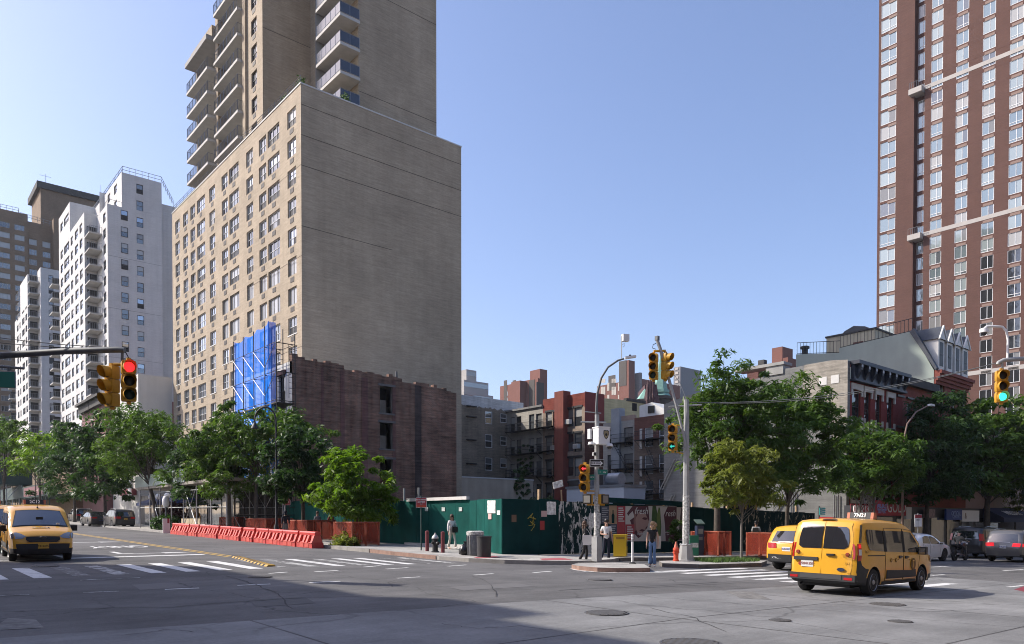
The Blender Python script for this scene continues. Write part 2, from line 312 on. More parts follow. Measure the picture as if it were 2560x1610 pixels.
# ---------------------------------------------------------------- road, one sheet to the horizon
xs = [-500, -150, -60, -9, 0, 10.7, 17, 30, 60, 120, 260, 600, 1200]; ys = [-400, -100, -30, 0, 8.7, 20, 40, 80, 160, 260, 300, 600, 1200]
b = MB(); b.v = [(x, y, G(x, y)) for x in xs for y in ys]; ny = len(ys)
b.f = [(i * ny + j, (i + 1) * ny + j, (i + 1) * ny + j + 1, i * ny + j + 1) for i in range(len(xs) - 1) for j in range(ny - 1)]; b.m = [0] * len(b.f)
road = tag(b.build('road', ['asphalt']), kind='structure')
def clip(poly, ax, v, keep_low):
    out = []
    for i, p in enumerate(poly):
        q = poly[(i + 1) % len(poly)]; a = (p[ax] <= v) == keep_low or p[ax] == v; c = (q[ax] <= v) == keep_low or q[ax] == v
        if a: out.append(p)
        if a != c:
            t = (v - p[ax]) / (q[ax] - p[ax]); out.append((p[0] + (q[0] - p[0]) * t, p[1] + (q[1] - p[1]) * t))
    return out
def flat(mb, poly, dz=.006, mi=0):
    for kx in (True, False):
        p1 = clip(poly, 0, 10.7, kx)
        if len(p1) < 3: continue
        for ky in (True, False):
            p2 = clip(p1, 1, 8.7, ky)
            if len(p2) >= 3: mb.poly([(x, y, G(x, y) + dz) for x, y in p2], mi)
def mark(name, poly, m, parent, dz=.006):
    mb = MB(); flat(mb, poly, dz); return mb.build(name, [m], parent)
def seg(a, b, w):
    a, b = Vector(a[:2]), Vector(b[:2]); n = Vector((-(b - a).y, (b - a).x)).normalized() * w / 2
    return [tuple(a - n), tuple(b - n), tuple(b + n), tuple(a + n)]
def pxy(px, py, dz=0): p = gnd(px, py, dz); return (p.x, p.y)
# concrete slabs of the near lane, dark joints between them
cp = tag(obj('concrete_lane', None), kind='structure')
edge = lambda x: 12.55 - .125 * (x - 1.35) if x < 12 else 11.2 - .045 * (x - 12)
xb = [-12, -7.4, -1.8, 4.72, 10.6, 16.3, 22.4, 28.5]; yb = [-3.5, 0.4, 4.0, 7.95, None]
for i in range(len(xb) - 1):
    for j in range(len(yb) - 1):
        g_ = .022; x0, x1 = xb[i] + g_, xb[i + 1] - g_; y0 = yb[j] + g_
        y1a, y1b = (yb[j + 1] - g_, yb[j + 1] - g_) if yb[j + 1] is not None else (edge(x0), edge(x1))
        mark('road_slab', [(x0, y0), (x1, y0), (x1, y1b), (x0, y1a)], 'concrete_road', cp, .004)
# ---------------------------------------------------------------- markings
xw = tag(obj('avenue_crosswalk', None), kind='structure')
for k in range(-5, 14):
    x = 4.28 + .93 * k; mm = ['paint', 'paint_thin', 'paint_gone', 'paint', 'paint', 'paint_thin'][(k * 5 + 2) % 6]
    if k in (3, 4, 5, 8): mm = 'paint'
    mark('stripe', [(x - .2, 22.45), (x + .2, 22.45), (x + .2, 26.4), (x - .2, 26.4)], mm, xw)
xr = tag(obj('street_crosswalk', None), kind='structure')
for k in range(9):
    y = 16.35 - .92 * k; mark('stripe', [(20.6 + .02 * k, y - .19), (25.7, y - .19), (25.7, y + .19), (20.6, y + .19)], 'paint', xr)
lm = tag(obj('lane_markings', None), kind='structure')
for x0, x1, y in [(0, 73, 1489), (208, 298, 1481), (412, 498, 1473), (593, 676, 1463), (773, 850, 1456), (993, 1051, 1445), (1185, 1233, 1437), (1333, 1378, 1431), (1458, 1498, 1428), (787, 845, 1429), (910, 951, 1417), (965, 1020, 1422), (1120, 1166, 1415), (672, 720, 1433), (200, 280, 1450), (278, 350, 1447)]:
    a, c = gnd(x0, y + 1.0), gnd(x1, y - 2.5); mark('dash', seg(a, c, .13), 'paint' if x0 > 300 and x0 != 278 else 'paint_thin', lm)
for x0, y0, x1, y1 in [(2329, 1418, 2382, 1415), (2508, 1427, 2560, 1424), (2329, 1439, 2361, 1437), (2520, 1468, 2559, 1464), (1930, 1418, 1975, 1415)]:
    mark('dash', seg(gnd(x0, y0), gnd(x1, y1), .13), 'paint', lm)
mark('stop_line', [(5.2, 30.25), (10.0, 30.25), (10.0, 30.75), (5.2, 30.75)], 'paint', lm); mark('stop_line', [(-.5, 29.9), (5.1, 29.9), (5.1, 30.35), (-.5, 30.35)], 'paint_thin', lm)
mark('lane_line', [(5.2, 31), (5.35, 31), (5.35, 42), (5.2, 42)], 'paint', lm)
for dx in (0, .28): mark('yellow_line', [(10.2 + dx, 28.5), (10.33 + dx, 28.5), (10.6 + dx, 75), (10.47 + dx, 75)], 'paint_yellow', lm)
# turn arrow and the word for southbound drivers, read from the far side
ar = [(-.09, -1.6), (.09, -1.6), (.10, .2), (.45, .5), (1.3, .62), (1.3, .3), (2.3, .78), (1.3, 1.25), (1.3, .9), (.3, .8), (-.09, .4)]
def arrow(cx, cy, sx, sy): mark('turn_arrow', [(cx - p[0] * sx, cy - p[1] * sy) for p in ar][::-1], 'paint', lm)
arrow(7.5, 32.9, -1.15, .75); arrow(7.7, 44.5, -1.05, .9)
me = text_mesh('ONLY', 1.0, 'paint', .0005, bold=.02).copy()
for v in me.vertices:
    x, y = 8.7 - v.co.x * .9, 38.3 - v.co.y * 2.6; v.co = (x, y, G(x, y) + .007 + v.co.z)
obj('lettering', me, lm)
mark('dash', seg((18.6, 16.75), (21.7, 16.2), .16), 'paint', lm)
pts = [(18.55, 18.6), (18.15, 17.9), (18.15, 17.1), (18.6, 16.5), (19.6, 16.15), (21.6, 15.95)]
for p, q in zip(pts, pts[1:]): mark('edge_line', seg(p, q, .14), 'paint', lm, .0065 + .0005 * (pts.index(p) % 2))
mark('red_lane', [pxy(2535, 1474), pxy(2560, 1480), (30, 4), (40, 8), pxy(2560, 1466)], 'paint_red', lm)
mark('asphalt_patch', [pxy(0, 1560), pxy(20, 1545), pxy(90, 1550), pxy(110, 1570), pxy(0, 1576)], mat('patch', (.17, .165, .155), .95, var=.4, vscale=5, bump=.8, bscale=14), lm)
mark('asphalt_patch', [pxy(1815, 1478), pxy(1880, 1480), pxy(1930, 1500), pxy(1850, 1496)], 'patch', lm, .0075)
worn('tar', (.035, .034, .034), .60, band=.12); worn('cut_patch', (.098, .096, .094), .56, band=.2); worn('cut_pale', (.155, .15, .145), .55, band=.2)
for pts, m_ in (([(620, 1500), (760, 1492), (790, 1508), (640, 1518)], 'cut_patch'), ([(330, 1462), (430, 1457), (470, 1468), (350, 1475)], 'cut_pale'), ([(1120, 1468), (1290, 1458), (1340, 1466), (1160, 1477)], 'cut_pale'), ([(1560, 1462), (1780, 1452), (1830, 1459), (1600, 1470)], 'cut_patch'), ([(860, 1405), (900, 1403), (912, 1407), (868, 1409)], 'cut_patch')):
    mark('asphalt_patch', [pxy(*p) for p in pts], m_, lm, .0045)
for pts, w_ in (([(0, 1531), (210, 1522), (420, 1519), (700, 1498), (1010, 1487)], .035), ([(560, 1440), (640, 1462), (700, 1490), (735, 1530)], .03), ([(1180, 1440), (1230, 1462), (1250, 1500)], .03), ([(1400, 1476), (1700, 1462), (1960, 1446)], .04), ([(1620, 1520), (1720, 1540), (1830, 1590)], .018), ([(1100, 1560), (1190, 1572), (1300, 1566), (1420, 1580)], .016), ([(2080, 1510), (2300, 1530), (2480, 1524)], .02), ([(300, 1590), (420, 1575), (500, 1582)], .018)):
    rr = random.Random(pts[0][0]); P = [Vector(pxy(*p)) for p in pts]; fine = []
    for a, b_ in zip(P, P[1:]): fine += [a.lerp(b_, k / 6) + Vector((rr.uniform(-.05, .05), rr.uniform(-.05, .05))) for k in range(6)]
    b = MB()
    for a, b2 in zip(fine, fine[1:]): flat(b, seg(a, b2, w_ * rr.uniform(.5, 1.2)), .0085)
    b.build('crack_seal', ['tar'], lm)
# rubber turn wedge, yellow and black
sb = thing('speed_bump', 'yellow and black striped rubber strip laid along the centre of the avenue', 'speed bump', at(10.4, 28.3))
for k in range(22):
    q = MB(); y0 = -.235 * (k + 1); x = .0 - .035 * k; z = G(10.4 + x, 28.3 + y0) - G(10.4, 28.3) + .006
    q.prism([(x - .16, z), (x + .16, z), (x + .10, z + .055), (x - .10, z + .055)], y0, y0 + .225, 'Y'); q.build('bump_segment', ['yellow_bump' if k % 2 else 'rubber'], sb)
# manhole covers
def manhole(px, py, r, label, grate=True):
    p = gnd(px, py); t = thing('manhole_cover', label, 'manhole', (p.x, p.y, p.z + .004)); q = MB()
    q.lathe([(r, 0), (r, .012), (r * .93, .014), (r * .93, .008)], 28); q.build('rim', ['dark_iron'], t)
    q = MB()
    for i in range(-4, 5):
        h = math.sqrt(max(.01, (r * .88) ** 2 - (i * r * .2) ** 2)); q.box(i * r * .2 - r * .06, -h, .006, i * r * .2 + r * .06, h, .018)
    q.build('grate', ['dark_iron'], t)
manhole(1516, 1533, .40, 'large round iron manhole cover in the sunlit concrete near the shadow edge'); manhole(1950, 1552, .19, 'small iron cover set in the concrete, midway between two larger covers')
manhole(2250, 1555, .20, 'small iron cover in the concrete at the lower right'); manhole(2218, 1512, .36, 'round manhole cover just below the taxi van front wheel'); manhole(1499, 1450, .36, 'flat manhole cover in the asphalt before the people at the corner')
manhole(113, 1416, .38, 'manhole cover on the crosswalk in front of the oncoming taxi'); manhole(1726, 1609, .42, 'manhole cover cut by the bottom edge of the picture'); manhole(650, 1443, .32, 'manhole cover at the edge of the big shadow by the crosswalk')

# ---------------------------------------------------------------- pavements
def slabwalk(name, poly, mtop='sidewalk', mside='kerb_stone', h=.15, base=-.25):
    q = MB(); q.prism(poly, lambda x, y: G(x, y) + base, lambda x, y: G(x, y) + h, 'Z', 0, 1); return tag(q.build(name, [mside, mtop]), kind='structure')
ne = [(17.3, 260), (17.45, 30.5), (17.25, 28.2), (17.15, 24.6), (17.4, 23.0), (18.1, 21.7), (19.1, 20.8), (20.2, 20.4), (21.6, 20.4), (23.2, 20.9), (24.4, 21.6), (26, 21.3), (29, 20.9), (36, 20.7), (260, 20.7), (260, 24.5), (46, 24.5), (22.4, 24.4), (21.6, 31), (23.4, 32), (23.4, 260)]
side = slabwalk('sidewalk', ne[::-1])
def inside(poly, x, y):
    c = False
    for i in range(len(poly)):
        (x1, y1), (x2, y2) = poly[i], poly[i - 1]
        if (y1 > y) != (y2 > y) and x < (x2 - x1) * (y - y1) / (y2 - y1) + x1: c = not c
    return c
for i in range(30):
    for j in range(26):
        x0, y0 = 17.55 + i * 1.5, 20.95 + j * 1.5
        c4 = [(x0 + .012, y0 + .012), (x0 + 1.488, y0 + .012), (x0 + 1.488, y0 + 1.488), (x0 + .012, y0 + 1.488)]
        if all(inside(ne, *c) for c in c4): mark('paving_slab', c4, 'sidewalk', side, .154)
side.data.materials[1] = M('sidewalk_joint') if False else M('sidewalk')
def kerb(pts, w=.16, h=.156, m='kerb_stone', name='kerb'):
    k = tag(obj(name, None), kind='structure')
    for (a, b_) in zip(pts, pts[1:]):
        L_ = math.dist(a, b_); n = max(1, int(L_ / 2.0))
        for i in range(n):
            p = [a[t] + (b_[t] - a[t]) * i / n for t in (0, 1)]; q_ = [a[t] + (b_[t] - a[t]) * ((i + 1) / n - .01 / L_) for t in (0, 1)]
            q = MB(); q.prism(seg(p, q_, w), lambda x, y: G(x, y) - .1, lambda x, y: G(x, y) + h, 'Z'); q.build('kerb_stone', [m], k)
kerb([(17.35, 80), (17.45, 30.5)]); kerb([(17.43, 30.4), (17.25, 28.2), (17.2, 24.8)], m='kerb_rust')
kerb([(24.4, 21.6), (26, 21.3), (29, 20.9), (36, 20.7), (70, 20.7)], m='kerb_dark')
mark('tactile_paving', [pxy(1349, 1397, .15), pxy(1405, 1395, .15), pxy(1434, 1400, .15), pxy(1356, 1401, .15)], 'tactile', side, .160)
mark('tactile_paving', [pxy(1184, 1393, .15), pxy(1232, 1390, .15), pxy(1252, 1394, .15), pxy(1192, 1396, .15)], 'tactile', side, .160)
isl = [(18.55, 18.6), (18.2, 17.9), (18.25, 17.1), (18.7, 16.65), (19.7, 16.35), (20.1, 16.4), (21.5, 17.8), (21.4, 19.0), (19.6, 19.3)]
i1 = slabwalk('traffic_island', isl[::-1] if False else isl, 'sidewalk', 'kerb_rust')
isl2 = [(22.9, 18.1), (23.75, 17.05), (27.7, 16.85), (29.9, 17.9), (29.6, 19.3), (24.2, 19.3)]
i2 = slabwalk('planted_island', isl2, 'sidewalk', 'kerb_dark')
q = MB(); rg = np.random.default_rng(3)
for _ in range(2600):
    x, y = rg.uniform(25.6, 29.4), rg.uniform(17.55, 19.0)
    if y < 17.2 + max(0, x - 27.7) * .42: continue
    h = rg.uniform(.07, .2); a = rg.uniform(0, 6.28); w = .012; z = G(x, y) + .15; dx, dy = math.cos(a) * w, math.sin(a) * w
    q.poly([(x - dx, y - dy, z), (x + dx, y + dy, z), (x + dy * 3 + rg.normal(0, .04), y - dx * 3 + rg.normal(0, .04), z + h)])
tag(q.build('grass', ['grass']), label='green grass in the planted traffic island by the signal pole', cat='grass', kind='stuff')
# the cleared building lot, west pavement behind the camera side
q = MB(); q.poly([(x, y, G(x, y) + .03) for x, y in [(22.6, 24.7), (70, 24.7), (70, 80), (22.6, 80)]]); tag(q.build('lot_ground', ['lot_earth']), kind='structure')
slabwalk('west_sidewalk', [(-9.2, 19.5), (-3.6, 19.5), (-3.6, 260), (-9.2, 260)])
# ---------------------------------------------------------------- masonry and glass
brick_mat('beige_brick', (.43, .35, .255), (.36, .285, .205), (.40, .335, .25), .21, .075, .15, .35, .10)
brick_mat('beige_brick_shaded', (.41, .33, .235), (.345, .275, .195), (.38, .315, .235), .21, .075, .17, .16, .12)  # same beige brick, shade put into its colour for faces turned from the sun
brick_mat('white_brick', (.66, .645, .62), (.62, .60, .575), (.60, .58, .55), .21, .075, .07, .3, .10)
brick_mat('brown_brick', (.235, .165, .105), (.20, .14, .09), (.22, .165, .12), .21, .075, .12, .3, .08)
brick_mat('ruin_brick', (.255, .125, .085), (.15, .085, .062), (.24, .18, .14), .22, .078, .42, .3, .5, .9)
brick_mat('tower_brick', (.128, .064, .050), (.104, .053, .042), (.12, .07, .058), .22, .075, .10, .25, .06)
brick_mat('grey_tan_brick', (.27, .225, .165), (.21, .175, .13), (.22, .19, .155), .21, .075, .25, .4, .25, zones=[(16.6, (.55, .56, .56))])
brick_mat('tenement_stucco', (.42, .395, .35), (.39, .365, .33), (.38, .36, .33), .5, .2, .12, .4, .2)
brick_mat('tenement_brick', (.35, .265, .20), (.27, .205, .155), (.30, .25, .21), .21, .075, .2, .6, .2, zones=[(15.45, (.21, .052, .038))])
brick_mat('dark_red_brick', (.155, .062, .05), (.12, .05, .042), (.13, .075, .062), .21, .075, .2, .6, .2)
brick_mat('tenement_brown', (.225, .16, .115), (.17, .12, .088), (.18, .14, .115), .21, .075, .22, .5, .2, zones=[(10.3, (.185, .085, .065))])  # second, redder colour above a set height
brick_mat('pale_party_brick', (.37, .335, .28), (.30, .27, .225), (.32, .295, .255), .22, .078, .28, .35, .2, zones=[])
brick_mat('row_red', (.22, .042, .036), (.195, .038, .032), (.20, .042, .036), .21, .075, .08, .5, .12)
brick_mat('row_red_pale', (.25, .075, .055), (.22, .065, .05), (.225, .08, .065), .21, .075, .12, .5, .12)
brick_mat('far_red_brick', (.215, .095, .072), (.19, .082, .062), (.20, .10, .08), .22, .075, .08, .1, .05)
brick_mat('yellow_stucco', (.47, .42, .25), (.45, .40, .24), (.44, .39, .24), .9, .5, .12, .5, .15)
brick_mat('pink_brick', (.40, .29, .235), (.36, .26, .21), (.38, .29, .24), .21, .075, .15, .4, .1)
mat('grey_stucco', (.33, .325, .305), .9, var=.14, vscale=.5, streak=.12, bump=.25, bscale=9)
mat('green_stucco', (.29, .345, .305), .9, var=.06, vscale=.6, streak=.05)
mat('pale_paint', (.56, .545, .51), .85, var=.06, vscale=.4, streak=.08); mat('white_render', (.68, .67, .64), .85, var=.1, vscale=.8, streak=.1)
mat('tan_wall', (.40, .335, .255), .9, var=.12, vscale=.5, streak=.12); mat('coping', (.55, .535, .50), .7, var=.1, vscale=2); mat('band_stone', (.42, .39, .36), .8, var=.06, vscale=1)
mat('white_trim', (.60, .585, .55), .65, var=.08, vscale=2); mat('cream_trim', (.50, .46, .40), .75, var=.1, vscale=2); mat('white_frame', (.70, .70, .69), .5); mat('grey_frame', (.33, .325, .31), .55); mat('dark_frame', (.06, .05, .045), .5); mat('black_frame', (.03, .03, .032), .5)
mat('navy_cornice', (.016, .02, .034), .5, var=.2, vscale=3); mat('slate', (.035, .042, .055), .5, var=.25, vscale=5); mat('roof_dark', (.06, .058, .055), .9, var=.2, vscale=2); mat('roof_grey', (.22, .215, .21), .9, var=.2, vscale=1.5)
mat('steel_rail', (.24, .25, .265), .45, metal=.5); mat('slab_concrete', (.44, .425, .395), .8, var=.1, vscale=1.5); mat('soffit', (.30, .29, .275), .85, var=.08, vscale=1.5); mat('iron_black', (.018, .017, .017), .55); mat('vent_dark', (.055, .045, .038), .7); mat('vent_brown', (.23, .15, .12), .7)
mat('joint_dark', (.11, .085, .065), .9); mat('ac_white', (.55, .55, .53), .6); mat('copper_green', (.21, .40, .33), .7, var=.15, vscale=2); mat('steel_galv', (.34, .35, .36), .45, metal=.6, var=.1, vscale=3)
glass('g_sky', (.40, .43, .47), 1., .05, .85, 1.6); glass('g_dark', (.022, .024, .027), .8, .05); glass('g_mid', (.10, .11, .115), .9, .06); glass('g_blind', (.38, .375, .355), .8, .12, 0, 1.6); glass('g_curtain', (.20, .197, .188), .8, .12, 0, 1.6); glass('g_screen', (.035, .034, .034), .3, .45, 0, 1.4); glass('g_green', (.36, .41, .40), 1., .06, .3, 1.6); glass('g_teal', (.26, .32, .33), 1., .05, .5, 1.7); glass('g_balcony', (.045, .055, .08), .6, .15, 0, 1.5)
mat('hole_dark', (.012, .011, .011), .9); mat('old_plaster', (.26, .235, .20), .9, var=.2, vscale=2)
wr = random.Random(11)
def strips(mb, face, c, u0, u1, zlist, h=.05, proud=.025, mi=0):
    for z in zlist:
        if face == 'Y': mb.box(u0, c - proud, z - h / 2, u1, c + .02, z + h / 2, mi)
        else: mb.box(c - proud, u0, z - h / 2, c + .02, u1, z + h / 2, mi)
def railing(mb, pts, h, step=.14, mi=0, r=.015, rails=(1.,), posts=None):
    for (a, b_) in zip(pts, pts[1:]):
        a, b_ = Vector(a), Vector(b_); L_ = (b_ - a).length; n = max(1, int(L_ / step))
        for f in rails: mb.bar(a + Vector((0, 0, h * f)), b_ + Vector((0, 0, h * f)), r * 1.4, mi)
        for i in range(n + 1):
            p = a.lerp(b_, i / n); mb.bar(p, p + Vector((0, 0, h)), r, mi)

# ================================================================ the beige apartment house
BX = 29.0; c0 = onX(752, 209, BX); BY0 = c0.y; BTOP = c0.z; BY1 = onX(430, 537, BX).y; BX1 = onY(1153, 366, BY0).x
bei = thing('apartment_building', 'tall beige brick apartment house with a stepped balcony tower and a blank shaded side wall', 'building', (BX, BY0, G(BX, BY0)))
bx, by, bz = bei.location
def L3(mb_v): return [(x - bx, y - by, z - bz) for x, y, z in mb_v]
def bb(mb, name, mats, parent=bei, **k): mb.v = L3(mb.v); return mb.build(name, mats, parent, **k)
fl = 2.635; ztop0 = zX(729, 272, BX); cols = [(115, 185, 1), (240, 315, 1), (355, 430, 1), (460, 585, 2), (655, 745, 1), (850, 945, 1), (970, 1120, 2), (1240, 1345, 1), (1440, 1555, 1), (1580, 1765, 2), (1890, 2025, 1)]
ops = []; meta = []
for r_ in range(15):
    for (xa, xb_, kind) in cols:
        ya = onX(420 + .1585 * xb_, 600, BX).y; yb_ = onX(420 + .1585 * xa, 600, BX).y
        zt = ztop0 - fl * r_; zb_ = zt - 1.55
        if zb_ < 2.2: continue
        ops.append((ya, yb_, zb_, zt)); meta.append((kind, r_, ya))
q = MB(); facade(q, 'X', BX, BY0, BY1, 0, BTOP, ops, .22, 0)
WB, XB = BY0 + 8, 43.6
for a, b_ in (((BX, BY1), (XB, BY1)), ((XB, BY1), (XB, WB)), ((XB, WB), (BX1, WB)), ((BX1, WB), (BX1, BY0))): q.quad((*a, 0), (*b_, 0), (*b_, BTOP), (*a, BTOP))
q.quad((BX, BY0, BTOP - .6), (BX1, BY0, BTOP - .6), (BX1, WB, BTOP - .6), (BX, WB, BTOP - .6)); q.quad((BX, WB, BTOP - .6), (XB, WB, BTOP - .6), (XB, BY1, BTOP - .6), (BX, BY1, BTOP - .6))
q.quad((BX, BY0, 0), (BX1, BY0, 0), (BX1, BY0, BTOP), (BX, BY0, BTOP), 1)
bb(q, 'wall', ['beige_brick', 'beige_brick_shaded'])
for k in range(15): 
    x1 = BX1 if k < 3 else (BX + 9.2 if k == 4 else BX + (3, 5, 2, 6)[k % 4]); z = BTOP - 1.75 - fl * k
    if k in (0, 1, 2, 4): q = MB(); strips(q, 'Y', BY0, BX, x1, [z], .05, .012); bb(q, 'relief_joint', ['joint_dark'])
    if k in (2, 5, 8, 11): q = MB(); strips(q, 'X', BX, BY0, BY0 + 5.5 if k != 5 else BY0 + 12, [z + .05], .035, .01); bb(q, 'relief_joint', ['joint_dark'])
q = MB(); q.box(BX - .06, BY0 - .05, BTOP, BX1 + .04, BY0 + .30, BTOP + .12); q.box(BX - .06, BY0 + .30, BTOP - .003, BX + .3, BY1, BTOP + .12); bb(q, 'coping', ['coping'])
q = MB(); railing(q, [(BX + .1, BY0 + .2, BTOP + .12), (BX + .1, BY1, BTOP + .12)], .75, 1.4, 0, .02, (1, .66, .33)); bb(q, 'roof_railing', ['steel_rail'])
gr = MB(); gr.box(0, -.03, 0, .75, .05, .42); gm = gr.mesh('vent_grille', ['vent_dark'])
sillm = 'white_trim'
for (ya, yb_, z0, z1), (kind, r_, y) in zip(ops, meta):
    far = (y - BY0) / (BY1 - BY0); bright = wr.random() < (.92 if far > .45 else .35) - .11 * max(0, r_ - 2)
    up = 'g_sky' if bright and r_ < 9 else wr.choice(['g_curtain', 'g_mid', 'g_mid', 'g_mid', 'g_dark', 'g_blind'])
    lo = wr.choice(['g_screen', 'g_screen', 'g_mid', 'g_dark', up]); n = 2 if kind == 1 else 3
    lows = [lo] * n
    if wr.random() < .3: lows[wr.randrange(n)] = up
    if r_ in (5, 6) and far < .5: w = put_window(bei, 'X', BX, (ya, yb_, z0, z1), [i / n for i in range(1, n)], None, 'grey_frame', ['g_curtain', 'g_blind'], .2)
    else: w = put_window(bei, 'X', BX, (ya, yb_, z0, z1), [i / n for i in range(1, n)], .47, 'white_frame', lows + [up] * n, .2, .036, sillm if r_ > 5 else None)
    w.location = Vector(w.location) - bei.location
    obj('vent_grille', gm, bei, (BX - bx, (ya + yb_) / 2 + .35 - by, z0 - .62 - bz), rad(-90))
# the tower: corner pier, shallow street front with balconies, notch balconies, flush right part
TX = 30.2; TY = onX(656, 60, TX).y; NX = onY(886, 300, BY0 + 2).x; RX = onY(1080, 300, BY0 + 2).x; TT = 74.; RY = BY0 + 1.2; WT_ = BY0 + 14.5
q = MB()
wops = [(TY + 1.45, TY + 2.9, BTOP + .75 + fl * k, BTOP + 2.3 + fl * k) for k in range(-1, 8)]
facade(q, 'X', TX, TY, TY + 4.4, BTOP - .5, TT, wops, .2, 0)
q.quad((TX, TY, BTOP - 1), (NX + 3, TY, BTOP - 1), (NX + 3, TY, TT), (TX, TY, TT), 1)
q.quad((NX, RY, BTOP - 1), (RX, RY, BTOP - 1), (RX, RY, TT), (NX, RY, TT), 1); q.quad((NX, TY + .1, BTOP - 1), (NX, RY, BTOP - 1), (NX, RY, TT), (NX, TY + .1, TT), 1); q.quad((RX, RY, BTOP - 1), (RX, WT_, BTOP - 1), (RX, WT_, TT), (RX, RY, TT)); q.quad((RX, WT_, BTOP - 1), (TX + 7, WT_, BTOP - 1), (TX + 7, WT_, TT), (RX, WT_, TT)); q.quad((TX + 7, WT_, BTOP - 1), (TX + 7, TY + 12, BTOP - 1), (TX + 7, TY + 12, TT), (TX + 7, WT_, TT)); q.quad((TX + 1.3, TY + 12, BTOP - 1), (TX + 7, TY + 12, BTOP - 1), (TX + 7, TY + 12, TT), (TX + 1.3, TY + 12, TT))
q.quad((TX, TY, TT), (RX, TY, TT), (RX, TY + 12, TT), (TX, TY + 12, TT))
yA, yB_ = TY + 4.4, TY + 4.4 + 7.4; yC, yD = yB_ + .9, yB_ + 8.1
zlow = TT
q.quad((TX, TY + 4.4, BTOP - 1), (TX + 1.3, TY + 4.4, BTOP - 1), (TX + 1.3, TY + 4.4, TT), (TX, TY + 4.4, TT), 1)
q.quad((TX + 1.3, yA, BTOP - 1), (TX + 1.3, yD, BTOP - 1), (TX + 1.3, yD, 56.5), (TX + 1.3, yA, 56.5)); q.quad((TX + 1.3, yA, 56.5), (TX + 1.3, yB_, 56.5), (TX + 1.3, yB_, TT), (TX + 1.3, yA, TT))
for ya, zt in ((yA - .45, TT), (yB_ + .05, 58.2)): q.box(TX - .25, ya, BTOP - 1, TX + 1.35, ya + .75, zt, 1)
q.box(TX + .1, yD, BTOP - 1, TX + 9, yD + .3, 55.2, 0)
bb(q, 'tower_wall', ['beige_brick', 'beige_brick_shaded'])
for o in wops:
    w = put_window(bei, 'X', TX, o, [.5], .5, 'dark_frame', ['g_dark', 'g_dark', 'g_mid', 'g_blind'], .2); w.location = Vector(w.location) - bei.location
    obj('vent_grille', gm, bei, (TX - bx, (o[0] + o[1]) / 2 + .35 - by, o[2] - .55 - bz), rad(-90))
for y_, a_, b_, z_ in [(TY, TX, NX, BTOP + 3 + fl * 3 * k) for k in range(1, 5)] + [(RY, NX, RX, BTOP + 2.2), (RY, NX, RX, BTOP + 12)]: q = MB(); strips(q, 'Y', y_, a_, b_, [z_], .05, .012); bb(q, 'relief_joint', ['joint_dark'])
q = MB(); q.box(TX - 1.25, yC - .1, 55.1, TX + 1.3, yD + .2, 55.6); q.box(TX - .6, yC, 55.6, TX + 1.3, yD, 56.9, 1); bb(q, 'tower_roof', ['soffit', 'beige_brick'])
def balcony(x0, x1, y0, y1, z, sides, panel=None):
    s_ = MB(); s_.box(x0, y0, z, x1, y1, z + .28); s_.v = L3(s_.v); bal = s_.build('balcony', ['slab_concrete'], bei)
    r2 = MB(); z2 = z + .28
    for (a, b_) in sides:
        a3, b3 = Vector((*a, z2)), Vector((*b_, z2)); n = max(1, round((b3 - a3).length / 1.05))
        for i in range(n + 1): p = a3.lerp(b3, i / n); r2.bar(p, p + Vector((0, 0, 1.05)), .035)
        r2.bar(a3 + Vector((0, 0, 1.05)), b3 + Vector((0, 0, 1.05)), .035); r2.bar(a3 + Vector((0, 0, .10)), b3 + Vector((0, 0, .10)), .025)
        m_ = max(1, round((b3 - a3).length / .14))
        if not panel:
            for i in range(m_ + 1): p = a3.lerp(b3, i / m_); r2.bar(p + Vector((0, 0, .1)), p + Vector((0, 0, 1.05)), .011, 0, 3)
    r2.v = L3(r2.v); r2.build('balcony_railing', ['steel_rail'], bal)
    if panel:
        g = MB()
        for (a, b_) in sides:
            a3, b3 = Vector((*a, z2 + .1)), Vector((*b_, z2 + .1)); d_ = (b3 - a3).normalized().cross(Vector((0, 0, 1))) * .012
            g.poly([a3 + d_, b3 + d_, b3 + d_ + Vector((0, 0, .9)), a3 + d_ + Vector((0, 0, .9))])
        g.v = L3(g.v); g.build('balcony_panel', [panel], bal)
    return bal
dm = MB(); dm.box(0, 0, 0, .06, 1.9, 2.1); 
for k in range(9):
    z = BTOP + .3 + fl * (k - 1) + 1.3
    if k < 9: balcony(TX - .75, TX + 1.3, yA + .35, yB_ - .02, z, [((TX - .72, yB_ - .1), (TX - .72, yA + .4)), ((TX - .72, yA + .4), (TX + .0, yA + .4)), ((TX - .72, yB_ - .1), (TX, yB_ - .1))])
    if z < 53.5: balcony(TX - 1.15, TX + 1.3, yC, yD, z, [((TX - 1.1, yD - .1), (TX - 1.1, yC + .05)), ((TX - 1.1, yC + .05), (TX - .2, yC + .05)), ((TX - 1.1, yD - .1), (TX + 1.2, yD - .1))])
    for (ya, yb_) in ((yA, yB_), (yC, yD)):
        if ya == yC and z > 53: continue
        for j in range(2):
            g = MB(); y0 = ya + .3 + j * 3.5; g.box(TX + 1.24, y0, z + .3, TX + 1.36, y0 + 3.2, z + 2.45); g.v = L3(g.v); g.build('balcony_door', ['g_screen' if (k + j) % 3 else 'g_dark'], bei)
for k in range(7):
    z = BTOP + 1.0 + fl * k - .7; x0 = NX - 2.05; y1 = RY + 4.6
    balcony(x0, NX - .0, RY - .35, y1, z, [((x0 + .05, y1 - .1), (x0 + .05, RY - .3)), ((x0 + .05, RY - .3), (NX - .06, RY - .3))], 'g_balcony')
